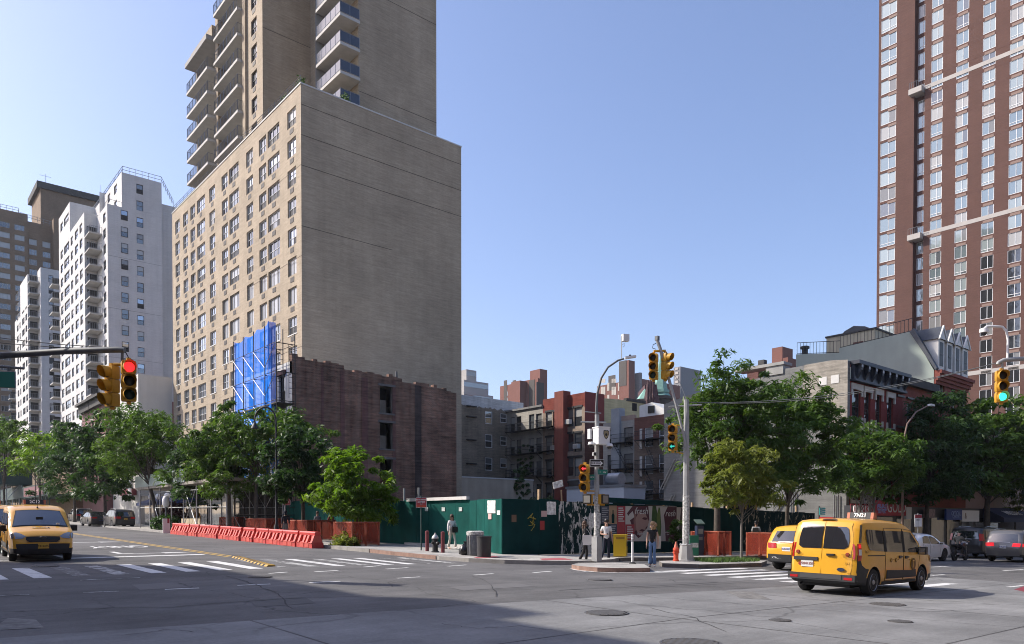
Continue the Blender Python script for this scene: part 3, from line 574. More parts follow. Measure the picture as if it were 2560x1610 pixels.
q = MB(); q.quad((NX - 2.05, RY + 4.7, BTOP - 1), (NX, RY + 4.7, BTOP - 1), (NX, RY + 4.7, TT), (NX - 2.05, RY + 4.7, TT)); bb(q, 'balcony_wall', ['soffit'])
for (px, py, s_) in ((752, 207, .75), (712, 250, .7), (864, 245, .7)):   # terrace plants
    p = onX(px, py, BX + .5) if px < 800 else onY(px, py, BY0 + .5); q = MB(); rg = np.random.default_rng(px)
    for _ in range(90):
        c = p + Vector(rg.normal(0, .28, 3)) * s_; d_ = Vector(rg.normal(0, 1, 3)).normalized() * .16; e_ = d_.cross(Vector(rg.normal(0, 1, 3))).normalized() * .06
        q.quad(c - d_, c + e_, c + d_, c - e_)
    q.tube([(p.x, p.y, BTOP - .2), p], .03, 5); tag(q.build('potted_shrub', ['grass']), {752: 'small green shrub on the roof corner of the beige house', 712: 'small green shrub along the roof railing of the beige house', 864: 'small green shrub at the roof edge below the notch balconies'}[px], 'shrub')

# ================================================================ white apartment houses up the avenue, brown tower behind
def simple_block(name, label, x0, y0, x1, y1, z0, z1, m, cat='building'):
    t = thing(name, label, cat, (0, 0, 0)); q = MB(); q.box(x0, y0, z0, x1, y1, z1); q.build('wall', [m], t); return t
D1 = 124.; w0 = dep(268, 509, D1); WX, WY = w0.x, w0.y; WT = w0.z; WT2 = zY(304, 430, WY); WX1 = onY(404, 470, WY).x; WXm = onY(304, 430, WY).x
wh = thing('apartment_building', 'big white brick apartment house with a column of balconies, left of the beige house', 'building')
fw = 40 / 1885 * D1
ops = []; st = []
zr = [zY(341, 461 + 40.1 * i, WY) for i in range(18)]; zr = [zY(349, y, WY) for y in (461, 502.5, 544, 585, 625, 665.5, 706.5, 747, 788, 828, 868, 909, 950, 990, 1030, 1070, 1110, 1150)]
for i, z in enumerate(zr):
    xa, xb_ = onY(341, 500, WY).x, onY(358, 500, WY).x; ops.append((xa, xb_, z - 1.62, z)); st.append('Y')
    if i >= 2: xa, xb_ = onY(301.5, 500, WY).x, onY(319, 500, WY).x; ops.append((xa, xb_, z - 1.62 + .55, z + .55))
q = MB(); facade(q, 'Y', WY, WX, WXm + (0), 0, WT, [], .16); facade(q, 'Y', WY, WXm, WX1, 0, WT2, [o for o in ops if o[0] > WXm], .18)
for o in [o for o in ops if o[0] <= WXm]: pass
xo = [o for o in ops if o[0] > WXm]
# street face of the white house: bay, balcony recess, long bay
yP = onX(255, 600, WX).y; WW = onY(223, 600, yP).x; yQ = onX(211, 600, WW).y; yR = onX(147, 600, WW).y; xop = []; mop = []; WTW = zX(209, 532, WW)
zw0 = zX(203, 558, WW); zm0 = zX(261, 532, WX)
for i in range(17):
    sp = lambda a, b_, X: (onX(b_, 600, X).y, onX(a, 600, X).y)
    if zm0 - fw * i > 4: ya, yb_ = sp(258, 264.5, WX); mop.append((ya, yb_, zm0 - fw * i - 1.55, zm0 - fw * i, 1))
    if zw0 - fw * i > 4:
        for (a, b_, k) in ((151, 157, 1), (160, 173, 2), (176.5, 182, 1), (187, 195, 1), (199, 206, 1)): ya, yb_ = sp(a, b_, WW); xop.append((ya, yb_, zw0 - fw * i - 1.55, zw0 - fw * i, k))
facade(q, 'X', WX, WY, yQ, 0, WT, mop, .18); facade(q, 'X', WW, yQ, yR, 0, WTW, xop, .18); q.quad((WW, yQ, 0), (WX + 6, yQ, 0), (WX + 6, yQ, WTW), (WW, yQ, WTW)); q.quad((WW, yQ, WTW), (WX + 6, yQ, WTW), (WX + 6, yR, WTW), (WW, yR, WTW)); q.quad((WW, yR, 0), (WX + 12, yR, 0), (WX + 12, yR, WTW), (WW, yR, WTW))
yq2 = onX(175, 600, WW).y; uop = [(onX(b_, 600, WW).y, onX(a, 600, WW).y, zw0 + fw * k - 1.55, zw0 + fw * k) for k in (1, 2) for a, b_ in ((160, 172), (151, 157)) if zw0 + fw * k < WTW + 5.4 and zw0 + fw * k - 1.55 > WTW]
facade(q, 'X', WW + .02, yq2, yR, WTW + .001, WTW + 5.6, uop, .18); q.quad((WW, yq2, WTW), (WW + 8, yq2, WTW), (WW + 8, yq2, WTW + 5.6), (WW, yq2, WTW + 5.6)); q.quad((WW, yq2, WTW + 5.6), (WW + 8, yq2, WTW + 5.6), (WW + 8, yR, WTW + 5.6), (WW, yR, WTW + 5.6))
q.quad((WX + 1.5, yQ + 5, WTW - 1), (WX + 7, yQ + 5, WTW - 1), (WX + 7, yQ + 5, WTW + 6), (WX + 1.5, yQ + 5, WTW + 6)); q.quad((WX, WY, WT), (WXm, WY, WT), (WXm, yR, WT), (WX, yR, WT)); q.quad((WXm, WY, WT2), (WX1, WY, WT2), (WX1, yR, WT2), (WXm, yR, WT2))
pent = [(WY + 3.2 + 4.6 * k, WY + 5.2 + 4.6 * k, WT + .9 + 2.7 * j, WT + 2.4 + 2.7 * j) for k in range(3) for j in range(2) if WT + 2.4 + 2.7 * j < WT2 - .4]
facade(q, 'X', WXm, WY, yR, WT, WT2, pent, .18); xb3 = onY(434, 480, WY + 5).x; q.quad((WX1, WY, 0), (WX1, WY + 5, 0), (WX1, WY + 5, WT2), (WX1, WY, WT2)); q.quad((WX1, WY + 5, 0), (xb3 + 6, WY + 5, 0), (xb3 + 6, WY + 5, WT2 - 1.6), (WX1, WY + 5, WT2 - 1.6)); q.quad((WX, yR, 0), (WX + 12, yR, 0), (WX + 12, yR, WT), (WX, yR, WT))
q.build('wall', ['white_brick'], wh)
def dh(parent, face, c, o, frame='dark_frame', kind=1): 
    up = wr.choice(['g_sky', 'g_blind', 'g_mid', 'g_blind', 'g_curtain']); lo = wr.choice(['g_mid', 'g_dark', 'g_screen', 'g_dark'])
    put_window(parent, face, c, o, [] if kind == 1 else [.33, .67], .5, frame, ([lo] * kind if kind == 1 else [lo] * 3) + ([up] if kind == 1 else [up] * 3), .16, .07)
for o in xo: dh(wh, 'Y', WY, o)
for o in [o for o in ops if o[0] <= WXm]: dh(wh, 'Y', WY - .15, o)
for o in mop: dh(wh, 'X', WX, o)
for o in xop: dh(wh, 'X', WW, o, 'dark_frame', 1 if o[4] == 1 else 3)
for o in uop: dh(wh, 'X', WW + .02, o)
for o in pent: dh(wh, 'X', WXm, o)
for y in (660, 786, 905): q = MB(); strips(q, 'Y', WY, WX, WX1, [zY(380, y, WY)], .06, .015); q.build('relief_joint', ['grey_frame'], wh)
q = MB(); railing(q, [(WXm + .2, yR, WT2), (WXm + .2, WY + .2, WT2), (WX1, WY + .2, WT2), (xb3, WY + 5.2, WT2 - 1.5)], 1.1, .9, 0, .03, (1, .5)); railing(q, [(WX + .2, yP, WT), (WX + .2, WY + .2, WT), (WXm, WY + .2, WT)], .9, .8, 0, .025, (1,)); q.build('roof_railing', ['steel_rail'], wh)
def corner_balconies(parent, x0, x1, y0, y1, zs):
    for z in zs:
        s_ = MB(); s_.box(x0, y0, z - .2, x1, y1, z); bal = s_.build('balcony', ['slab_concrete'], parent); r2 = MB(); railing(r2, [(x0 + .06, y1, z), (x0 + .06, y0 + .06, z), (x1, y0 + .06, z)], 1.05, .28, 0, .02, (1, .1)); r2.build('balcony_railing', ['steel_rail'], bal); g = MB(); g.box((x0 + x1) / 2 - .6, y1 - .04, z + .02, (x0 + x1) / 2 + .9, y1 + .01, z + 2.0); g.build('balcony_door', ['g_screen'], parent)
def far_balconies(parent, x, y0, y1, zs, d=1.4, m=1.05):
    for z in zs:
        s_ = MB(); s_.box(x - .3, y0, z, x + 1.7, y1, z + .25); bal = s_.build('balcony', ['slab_concrete'], parent); r2 = MB()
        railing(r2, [(x - .25, y1, z + .25), (x - .25, y0 + .05, z + .25), (x + 1.6, y0 + .05, z + .25)], 1.05, .3, 0, .022, (1, .1)); r2.build('balcony_railing', ['steel_rail'], bal)
        g = MB(); g.box(x + 1.5, y0 + .8, z + .3, x + 1.58, y0 + 2.6, z + 2.2); g.build('balcony_door', ['g_dark'], parent)
corner_balconies(wh, WW, WX - .02, yP, yQ - .02, [zX(223, 577 + 41.0 * i, WW) for i in range(14)])
corner_balconies(wh, WW - 1.2, WW + 1, yR + .05, yR + 3.2, [zX(223, 577 + 41.0 * i, WW) for i in range(1, 14)])
# smaller white house
D2 = 172.; v0 = dep(101, 668, D2); VX, VY, VT = v0.x, v0.y, v0.z; fv = 29.2 / 1885 * D2
w2 = thing('apartment_building', 'narrower white apartment house with balconies, farther up the avenue', 'building'); q = MB()
vx1 = onY(147, 700, VY).x + 4; vo = []
for i in range(18): z = zY(127, 688 + 29.15 * i, VY); vo.append((onY(121, 700, VY).x, onY(133.5, 700, VY).x, z - 1.6, z))
facade(q, 'Y', VY, VX, vx1, 0, VT, vo, .18); y9 = VY + 1.2; VW = onY(73.5, 700, y9).x; yS = onX(68.5, 700, VW).y; yT = onX(37, 800, VW).y; vop = []
for i in range(18):
    zt = vo[0][3] - fv * i - .3
    for (a, b_, k) in ((41, 45, 1), (47.5, 50, 1), (54, 60, 2), (62.5, 66.5, 1)): vop.append((onX(b_, 700, VW).y, onX(a, 700, VW).y, zt - 1.5, zt, k))
V8 = VT - 8; facade(q, 'X', VW, yS, yT, 0, V8, vop, .18); facade(q, 'X', VW, yS, onX(50, 700, VW).y, V8 + .001, VT - 1, [], .18); q.quad((VX, VY, 0), (VX, yS, 0), (VX, yS, VT), (VX, VY, VT)); q.quad((VW, yS, 0), (VX, yS, 0), (VX, yS, VT - 1), (VW, yS, VT - 1)); q.quad((VW, yS, V8), (VX, yS, V8), (VX, yT, V8), (VW, yT, V8)); q.quad((VW, yS, VT - 1), (VX, yS, VT - 1), (VX, onX(50, 700, VW).y, VT - 1), (VW, onX(50, 700, VW).y, VT - 1)); q.quad((VX, VY, VT), (vx1, VY, VT), (vx1, yS, VT), (VX, yS, VT))
q.build('wall', ['white_brick'], w2)
for o in vo: dh(w2, 'Y', VY, o)
for o in vop:
    if o[2] > 6 and o[3] < VT - 8: dh(w2, 'X', VW, o, 'dark_frame', 1 if o[4] == 1 else 3)
corner_balconies(w2, VW, VX - .02, y9, yS - .02, [vo[0][3] - fv * i - 1.7 for i in range(17)]); corner_balconies(w2, VW - 1.2, VW + 1, yT + .05, yT + 3, [vo[0][3] - fv * i - 1.7 for i in range(7, 17)])
# brown tower
D3 = 205.; n0 = dep(70, 538, D3); NY_ = n0.y; br = thing('apartment_tower', 'brown brick apartment tower with a tall roof block, at the far left', 'building'); q = MB()
nxa, nxb = onY(-60, 600, NY_).x, onY(142, 600, NY_).x; nxm = onY(70, 600, NY_).x; nz1 = zY(40, 530, NY_); nz2 = zY(110, 560, NY_); no = []
for i in range(24):
    z = zY(20, 556 + 25.5 * i, NY_)
    for (a, b_) in ((-42, -18), (-2, 25), (36.5, 61.5)): no.append((onY(a, 600, NY_).x, onY(b_, 600, NY_).x, z - 1.5, z))
    for (a, b_) in ((73.5, 93), (107, 127)):
        if i: no.append((onY(a, 600, NY_).x, onY(b_, 600, NY_).x, z - 1.6 - .2, z - .2))
no = [o for o in no if o[2] > 8]
facade(q, 'Y', NY_, nxa, nxm, 0, nz1, [o for o in no if o[1] < nxm], .18); facade(q, 'Y', NY_ + .6, nxm, nxb, 0, nz2, [o for o in no if o[0] > nxm], .18); q.quad((nxm, NY_, 0), (nxm, NY_ + .6, 0), (nxm, NY_ + .6, nz1), (nxm, NY_, nz1))
q.quad((nxa, NY_, nz1), (nxm, NY_, nz1), (nxm, NY_ + 25, nz1), (nxa, NY_ + 25, nz1)); q.quad((nxm, NY_ + .6, nz2), (nxb, NY_ + .6, nz2), (nxb, NY_ + 25, nz2), (nxm, NY_ + 25, nz2)); q.quad((nxb, NY_ + .6, 0), (nxb, NY_ + 25, 0), (nxb, NY_ + 25, nz2), (nxb, NY_ + .6, nz2)); q.quad((nxa, NY_, 0), (nxa, NY_ + 25, 0), (nxa, NY_ + 25, nz1), (nxa, NY_, nz1))
pA = onY(101, 465, NY_ + 3).x; pB = onY(254, 500, NY_ + 3).x; pz = zY(101, 470, NY_ + 3); q.box(pA, NY_ + 3, nz2 - 2, pB, NY_ + 18, pz); q.box(pA - .9, NY_ + 2.4, pz - .05, pB, NY_ + 18.5, pz + 1.7, 1); q.box(onY(134, 560, NY_ - 2).x, NY_ - 2, nz2 - 14, onY(147, 560, NY_ - 2).x, NY_ + .5, nz2 + 1.5)
q.build('wall', ['brown_brick', 'roof_dark'], br)
for o in no: put_window(br, 'Y', NY_ + (.6 if o[0] > nxm else 0), o, [.28, .72], None, 'grey_frame', [wr.choice(['g_curtain', 'g_mid', 'g_mid', 'g_dark', 'g_blind'])] * 3, .18, .1)
q = MB(); railing(q, [(nxa, NY_ + .3, nz1), (nxm - 2, NY_ + .3, nz1), (nxm - 2, NY_ + 1, nz2 + .8), (nxb, NY_ + 1, nz2)], 1.3, 1.3, 0, .04, (1, .5)); xq = pA + 1.5; q.bar((xq, NY_ + 5, pz + 1.7), (xq, NY_ + 5, pz + 5), .05); q.bar((xq - 1.4, NY_ + 5, pz + 4.4), (xq + 1.4, NY_ + 5, pz + 4.4), .04); q.bar((xq + 14, NY_ + 5, pz + 1.7), (xq + 14, NY_ + 5, pz + 6), .04); q.build('roof_railing', ['steel_rail'], br)
# low pale building beside the beige house, dark red walk-up with cornice beyond it
lo = thing('shop_building', 'plain pale painted low building between the white house and the beige house', 'building'); q = MB()
LX0, LX1 = onY(345, 936, 100).x, onY(432, 946, 100).x - .1; LZ = onY(390, 940, 100).z
lops = [(102.5, 106.5, 4.2, 7.4), (102.5, 106.5, 8.6, 11), (108, 112, 8.6, 11)]
q.quad((LX0, 100, 0), (LX1, 100, 0), (LX1, 100, LZ), (LX0, 100, LZ)); facade(q, 'X', LX0, 100, 113, 0, LZ, lops, .2); q.quad((LX0, 100, LZ), (LX1, 100, LZ), (LX1, 113, LZ), (LX0, 113, LZ)); q.quad((LX1, 100, 0), (LX1, 113, 0), (LX1, 113, LZ), (LX1, 100, LZ)); q.build('wall', ['pale_paint'], lo)
for o in lops: put_window(lo, 'X', LX0, o, [.5], None, 'dark_frame', ['g_mid'], .2)
q = MB(); q.box(LX0 - .5, 101, 3.9 + .9, LX0 - .02, 107, 5.6); q.build('sign_band', [mat('dull_red', (.25, .06, .06), .6)], lo); q = MB(); q.box(LX0 - .9, 100.2, 4.6, LX0 - .8, 101.6, 6.6); q.build('hanging_sign', ['white_frame'], lo)
mat('pinkish_red', (.19, .085, .085), .8, var=.1, vscale=.6)
rd = thing('walk_up_building', 'dark red brick walk-up with a heavy dark cornice, behind the avenue trees', 'building'); q = MB(); RX0 = 24.3; yy0 = 113.1; yy1 = onX(205, 1010, RX0).y; RZ = zX(262, 985, RX0) - .2
rop = [(yy0 + .8 + 2.05 * i, yy0 + 1.85 + 2.05 * i, z, z + 1.9) for i in range(int((yy1 - yy0 - 1) / 2.05)) for z in (6.6, 10.3, 13.9)]
facade(q, 'X', RX0, yy0, yy1, 0, RZ, rop, .2); q.quad((RX0, yy0, 0), (RX0 + 12, yy0, 0), (RX0 + 12, yy0, RZ), (RX0, yy0, RZ)); q.quad((RX0, yy0, RZ), (RX0 + 12, yy0, RZ), (RX0 + 12, yy1, RZ), (RX0, yy1, RZ)); q.quad((RX0, yy1, 0), (RX0 + 12, yy1, 0), (RX0 + 12, yy1, RZ), (RX0, yy1, RZ)); q.build('wall', ['pinkish_red'], rd)
for o in rop: put_window(rd, 'X', RX0, o, [], .5, 'black_frame', ['g_dark', 'g_mid'], .2)
q = MB()
for yA_ in (yy0, (yy0 + yy1) / 2): q.box(RX0 - 1.0, yA_, RZ - .1, RX0 + .5, yA_ + (yy1 - yy0) / 2 - .1, RZ + .25); q.box(RX0 - .55, yA_ + .1, RZ - 1.1, RX0, yA_ + (yy1 - yy0) / 2 - .2, RZ - .11)
q.build('cornice', ['roof_dark'], rd)
q = MB()
for z in (6.2, 9.9, 13.5): q.box(RX0 - 1.2, yy0 + 2, z, RX0, yy0 + 8, z + .06); railing(q, [(RX0 - 1.15, yy0 + 2, z), (RX0 - 1.15, yy0 + 8, z)], .95, .25, 0, .018)
q.build('fire_escape', ['iron_black'], rd)
# avenue frontage north of that, under a long green sidewalk shed
sh = thing('sidewalk_shed', 'long dark green sidewalk shed with a pink banner far up the avenue', 'scaffold'); q = MB()
mat('shed_green', (.02, .05, .045), .7, var=.15, vscale=2)
for (ya, yb_, z0, z1, m_) in ((122, 146, 5.2, 7.0, 0), (146, 186, 5.3, 7.4, 0)):
    q.box(19.0, ya, z0, 19.15, yb_, z1, m_); q.box(19.15, ya, z0, 24, yb_, z0 + .15, m_)
    for k in range(int((yb_ - ya) / 3)): q.box(19.05, ya + 3 * k, G(19, ya) + .1, 19.17, ya + 3 * k + .12, z0); q.bar((19.1, ya + 3 * k, G(19, ya) + .4), (19.1, ya + 3 * k + 3, z0 - .4), .03)
q.build('deck', ['shed_green'], sh); q = MB(); q.box(18.93, 126, 5.4, 18.99, 144, 6.8); q.build('banner', [mat('pink_banner', (.20, .085, .095), .7)], sh); q = MB(); q.box(18.90, 131, 6.05, 18.925, 137, 6.15); q.poly([(18.91, 131, 6.4), (18.91, 130, 6.1), (18.91, 131, 5.8)]); q.build('banner_arrow', [mat('pale_pink', (.42, .27, .27), .7)], sh)
sh2 = thing('sidewalk_shed', 'tall dark green plywood shed box at the far left edge', 'scaffold'); q = MB(); q.box(13.6, 150, 7.6, 21, 158, 11.2); q.build('parapet', ['shed_green'], sh2); q = MB()
for k in range(5):
    for y in (150.1, 157.8): q.bar((13.7 + 1.8 * k, y, 2), (13.7 + 1.8 * k, y, 7.6), .06); q.bar((13.7 + 1.8 * k, y, 5), (15.5 + 1.8 * k, y, 7.4), .04)
q.build('frame', ['steel_galv'], sh2)
nb = simple_block('walk_up_building', 'dim brown low building behind the long green sidewalk shed', 24, 131, 40, 200, 0, 15.5, 'brown_brick')

# ================================================================ gutted tenement, scaffold and net
RXF = 23.5; RY0 = onX(730, 883, RXF).y; RX1 = onY(1141, 989, RY0).x; RY1 = RY0 + 9.8
ru = thing('tenement', 'gutted four storey tenement with a ragged dark brick side wall and three open windows', 'building', (RXF, RY0, G(RXF, RY0))); rx, ry, rz_ = ru.location
def rb(mb, name, mats, **k): mb.v = [(x - rx, y - ry, z - rz_) for x, y, z in mb.v]; return mb.build(name, mats, ru, **k)
def rzt(x):
    f = (x - RXF) / (RX1 - RXF); return 13.75 - .0 * f - (.25 if f > .06 else 0) - (.30 if f > .28 else 0) - (.35 if f > .62 else 0) - (.3 if f > .93 else 0)
wx = [onY(950, 1000, RY0).x, onY(983, 1000, RY0).x]; rop = [(wx[0], wx[1], zY(967, y1, RY0), zY(967, y0, RY0)) for y0, y1 in ((966, 1033), (1057, 1122), (1148, 1212))]
q = MB(); facade(q, 'Y', RY0, RXF, RX1, .0, 12.4, rop, .42, 0, 1); rr = random.Random(4); x = RXF
while x < RX1:
    x2 = min(RX1, x + rr.choice([.22, .44, .66, .33])); zt = rzt(x) + rr.choice([0, 0, .08, -.08, .16, -.1]); q.box(x, RY0 + .001, 12.4, x2, RY0 + .42, max(12.45, zt), 0); x = x2
q.quad((RX1, RY0, 0), (RX1, RY0 + .42, 0), (RX1, RY0 + .42, 12.4), (RX1, RY0, 12.4)); rb(q, 'side_wall', ['ruin_brick', 'old_plaster'])
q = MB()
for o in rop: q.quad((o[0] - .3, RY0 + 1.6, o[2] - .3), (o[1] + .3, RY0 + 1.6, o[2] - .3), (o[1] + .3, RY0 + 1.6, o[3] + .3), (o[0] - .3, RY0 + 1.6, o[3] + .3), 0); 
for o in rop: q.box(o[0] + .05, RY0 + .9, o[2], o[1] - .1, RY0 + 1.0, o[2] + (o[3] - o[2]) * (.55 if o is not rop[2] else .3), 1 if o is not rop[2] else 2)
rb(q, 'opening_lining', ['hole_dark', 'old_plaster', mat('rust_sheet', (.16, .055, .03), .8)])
for o in rop:
    q = MB(); q.box(o[0] - .18, RY0 - .05, o[3], o[1] + .2, RY0 + .2, o[3] + .17); q.box(o[0] - .12, RY0 - .07, o[2] - .13, o[1] + .12, RY0 + .2, o[2]); rb(q, 'lintel', ['dark_iron'])
q = MB()
for a, wd in ((onY(856, 1000, RY0).x, .35), (onY(912, 1000, RY0).x, .55), (onY(985, 1000, RY0).x, .28), (onY(806, 1000, RY0).x, .2)): q.box(a - wd / 2, RY0 - .03, 1, a + wd / 2, RY0 + .02, rzt(a) - .4)
rb(q, 'chimney_breast', [brick_mat('ruin_red', (.21, .095, .08), (.15, .07, .062), (.17, .11, .1), .22, .078, .3, .3, .5)])
xs_ = onY(1045, 1000, RY0).x; q = MB(); q.box(xs_ - .32, RY0 - .02, .5, xs_ + .32, RY0 + .02, rzt(xs_) - .1); rb(q, 'flue_soot', [brick_mat('soot_brick', (.085, .058, .052), (.055, .042, .04), (.09, .075, .07), .22, .078, .35, .5, .5)])
fo = [(RY0 + 1.2 + 2.9 * i, RY0 + 2.4 + 2.9 * i, z, z + 2.3) for i in range(3) for z in (4.6, 7.7, 10.2)]
q = MB(); q.box(RXF - .25, RY0 + .1, 0, RXF - .02, RY1, 4.2); rb(q, 'shade_board', ['hole_dark'])  # dark board added for the shade under the deck and trees
q = MB(); facade(q, 'X', RXF, RY0 + .02, RY1, 0, 13.3, fo, .3); q.quad((RXF, RY1, 0), (RX1, RY1, 0), (RX1, RY1, 13.3), (RXF, RY1, 13.3)); q.quad((RX1, RY0 + .42, 0), (RX1, RY1, 0), (RX1, RY1, 12.4), (RX1, RY0 + .42, 12.4)); q.quad((RXF, RY0 + .42, 12.6), (RX1, RY0 + .42, 12.35), (RX1, RY1, 12.35), (RXF, RY1, 12.6)); rb(q, 'front_wall', ['white_render'])
for o in fo:
    q = MB(); q.box(RXF - .14, o[0] - .15, o[3], RXF + .1, o[1] + .15, o[3] + .3); rb(q, 'window_hood', [mat('maroon_trim', (.10, .03, .035), .7)])
    w = put_window(ru, 'X', RXF, o, [], .5, 'black_frame', ['hole_dark', 'g_dark'], .25); w.location = Vector(w.location) - ru.location
q = MB(); q.tube([(onY(994, 930, RY0).x, RY0 + .2, rzt(34) - .3), (onY(994, 930, RY0).x, RY0 + .2, zY(994, 928, RY0))], [.14, .1], 8); rb(q, 'roof_vent', ['dark_iron'])
# scaffold
scX = 22.75; sy0 = onX(713, 820, scX - .7).y; sy1 = onX(581, 854, scX - 1.42).y; sz = zX(667, 813, scX - 1.42) + .05
sc = thing('scaffold', 'tubular steel scaffold in front of the gutted tenement, partly wrapped in blue net', 'scaffold', (scX, sy0, G(scX, sy0))); qx, qy, qz = sc.location
q = MB(); ys_ = [sy0 + (sy1 - sy0) * i / 4 for i in range(5)]; zs_ = [.3 + 1.98 * k for k in range(8)]
for i, y in enumerate(ys_):
    zt = sz if i != 0 else sz - .7
    for x in (scX, scX - 1.35): q.bar((x, y, .3), (x, y, zt), .035, 0, 6)
    for k, z in enumerate(zs_[:-1]):
        q.bar((scX, y, z + 1.75), (scX - 1.35, y, z + 1.75), .03)
        for j in range(4): q.bar((scX - .45, y, z + .3 + .38 * j), (scX - .0, y, z + .3 + .38 * j), .018)
        q.bar((scX - .45, y, z), (scX - .45, y, z + 1.75), .02)
for i in range(4):
    for k, z in enumerate(zs_[:-1]):
        a, b_ = ys_[i], ys_[i + 1]
        for x in (scX, scX - 1.35): q.bar((x, a, z + 1.8), (x, b_, z + 1.8), .022)
q.v = [(x - qx, y - qy, z - qz) for x, y, z in q.v]; q.build('frame', ['iron_black'], sc)
q = MB()
for i in range(4):
    for k, z in enumerate(zs_[:-1]): q.bar((scX - 1.38, ys_[i + 1] if i else ys_[i] + .1, z + 1.7), (scX - 1.38, ys_[i] if i else ys_[i + 1] - .1, z + .3), .026)
q.v = [(x - qx, y - qy, z - qz) for x, y, z in q.v]; q.build('cross_brace', ['steel_galv'], sc)
for z in (9.8, 6.0):
    q = MB(); q.box(scX - 1.3, sy0 + .1, z, scX, sy1 - .1, z + .08); q.v = [(x - qx, y - qy, z_ - qz) for x, y, z_ in q.v]; q.build('plank', ['vent_dark'], sc)
m = mat('blue_net', (.0, .19, .80), .8, spec=.1, alpha=.74, var=.12, vscale=1.2); b_ = m.node_tree.nodes["Principled BSDF"]
q = MB(); yn0 = onX(667, 813, scX - 1.42).y; ny_ = 26; nzz = 14; rg = np.random.default_rng(5)
def netpt(i, j):
    f = i / ny_; y = sy1 + (yn0 - sy1) * f; bay = abs(math.sin(f * math.pi * 3)); top = sz - .05 - .22 * bay + .35 * f * f; z = 4.9 + (top - 4.9) * j / nzz
    return (scX - 1.26 + .10 * bay * (1 - .4 * j / nzz) + rg.normal(0, .02), y + rg.normal(0, .015), z)
P_ = [[netpt(i, j) for j in range(nzz + 1)] for i in range(ny_ + 1)]
for k in range(5): P_.append([(scX - 1.35 + .12 * k + .05 * math.sin(k * 2 + j * .4), yn0 - .12 + .10 * math.sin(k * 2.4 + j * .2) - .35 * (1 - j / nzz), 4.9 + (sz - 4.7) * j / nzz) for j in range(nzz + 1)])
base = 0; q.v = [p for row in P_ for p in row]; q.f = [(i * (nzz + 1) + j, (i + 1) * (nzz + 1) + j, (i + 1) * (nzz + 1) + j + 1, i * (nzz + 1) + j + 1) for i in range(len(P_) - 1) for j in range(nzz)]; q.m = [0] * len(q.f)
q.v = [(x - qx, y - qy, z - qz) for x, y, z in q.v]; q.build('debris_net', ['blue_net'], sc, smooth=60)
# sidewalk shed and shop fronts below
ss = thing('sidewalk_shed', 'grey pipe sidewalk shed under the scaffold with pale fascia boards', 'scaffold'); q = MB()
for x in (18.6, 22.6):
    for k in range(8): y = 52 + 3.1 * k; q.bar((x, y, G(x, y) + .15), (x, y, 4.4), .05, 0, 6)
    for z in (3.9, 2.6): q.bar((x, 52, z), (x, 73.7, z + .2), .03)
for k in (2, 5): y = 52 + 3.1 * k; q.bar((18.6, y, 1.2), (18.6, y + 3.1, 4.3), .03); q.bar((18.6, y + 3.1, 1.2), (18.6, y, 4.3), .03)
q.build('pipe_frame', ['steel_galv'], ss); q = MB(); q.box(18.3, 51.6, 4.4, 23.3, 74, 4.62); q.build('deck', [mat('weathered_board', (.26, .235, .20), .9, var=.2, vscale=2)], ss); q = MB(); q.box(18.25, 60, 4.6, 18.31, 74.0, 5.6); q.build('fascia', [mat('grey_green', (.26, .31, .28), .8)], ss)
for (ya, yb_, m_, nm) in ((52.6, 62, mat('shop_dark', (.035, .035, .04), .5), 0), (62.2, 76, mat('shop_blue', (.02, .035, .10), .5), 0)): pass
sp_ = thing('street_shops', 'dark ground floor shops with a navy awning under the beige house', 'shop'); q = MB()
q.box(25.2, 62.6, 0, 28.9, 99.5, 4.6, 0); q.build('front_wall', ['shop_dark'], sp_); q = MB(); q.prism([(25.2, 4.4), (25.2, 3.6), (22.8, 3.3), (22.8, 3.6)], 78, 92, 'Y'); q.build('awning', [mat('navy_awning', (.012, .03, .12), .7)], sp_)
for k in range(6):
    q = MB(); q.box(25.12, 64 + 5.8 * k, .9, 25.19, 68.6 + 5.8 * k, 3.4); q.build('shop_window', ['g_mid' if k % 2 else 'g_dark'], sp_)
for i, y in enumerate((82, 84.6, 79)):
    q = MB(); q.ball((22.4, y, 4.1), .30, 12); gl = tag(q.build('globe_lamp', [mat('globe_white', (.85, .85, .84), .3)], None, 60), ['white globe lamp in front of the navy awning, middle one of three', 'white globe lamp in front of the navy awning, left one of three', 'white globe lamp in front of the navy awning, right one of three'][i], 'lamp', 'globe lamps by the awning')
    q = MB(); q.bar((22.4, y, G(22.4, y) + .1), (22.4, y, 3.85), .04); q.build('post', ['iron_black'], gl)
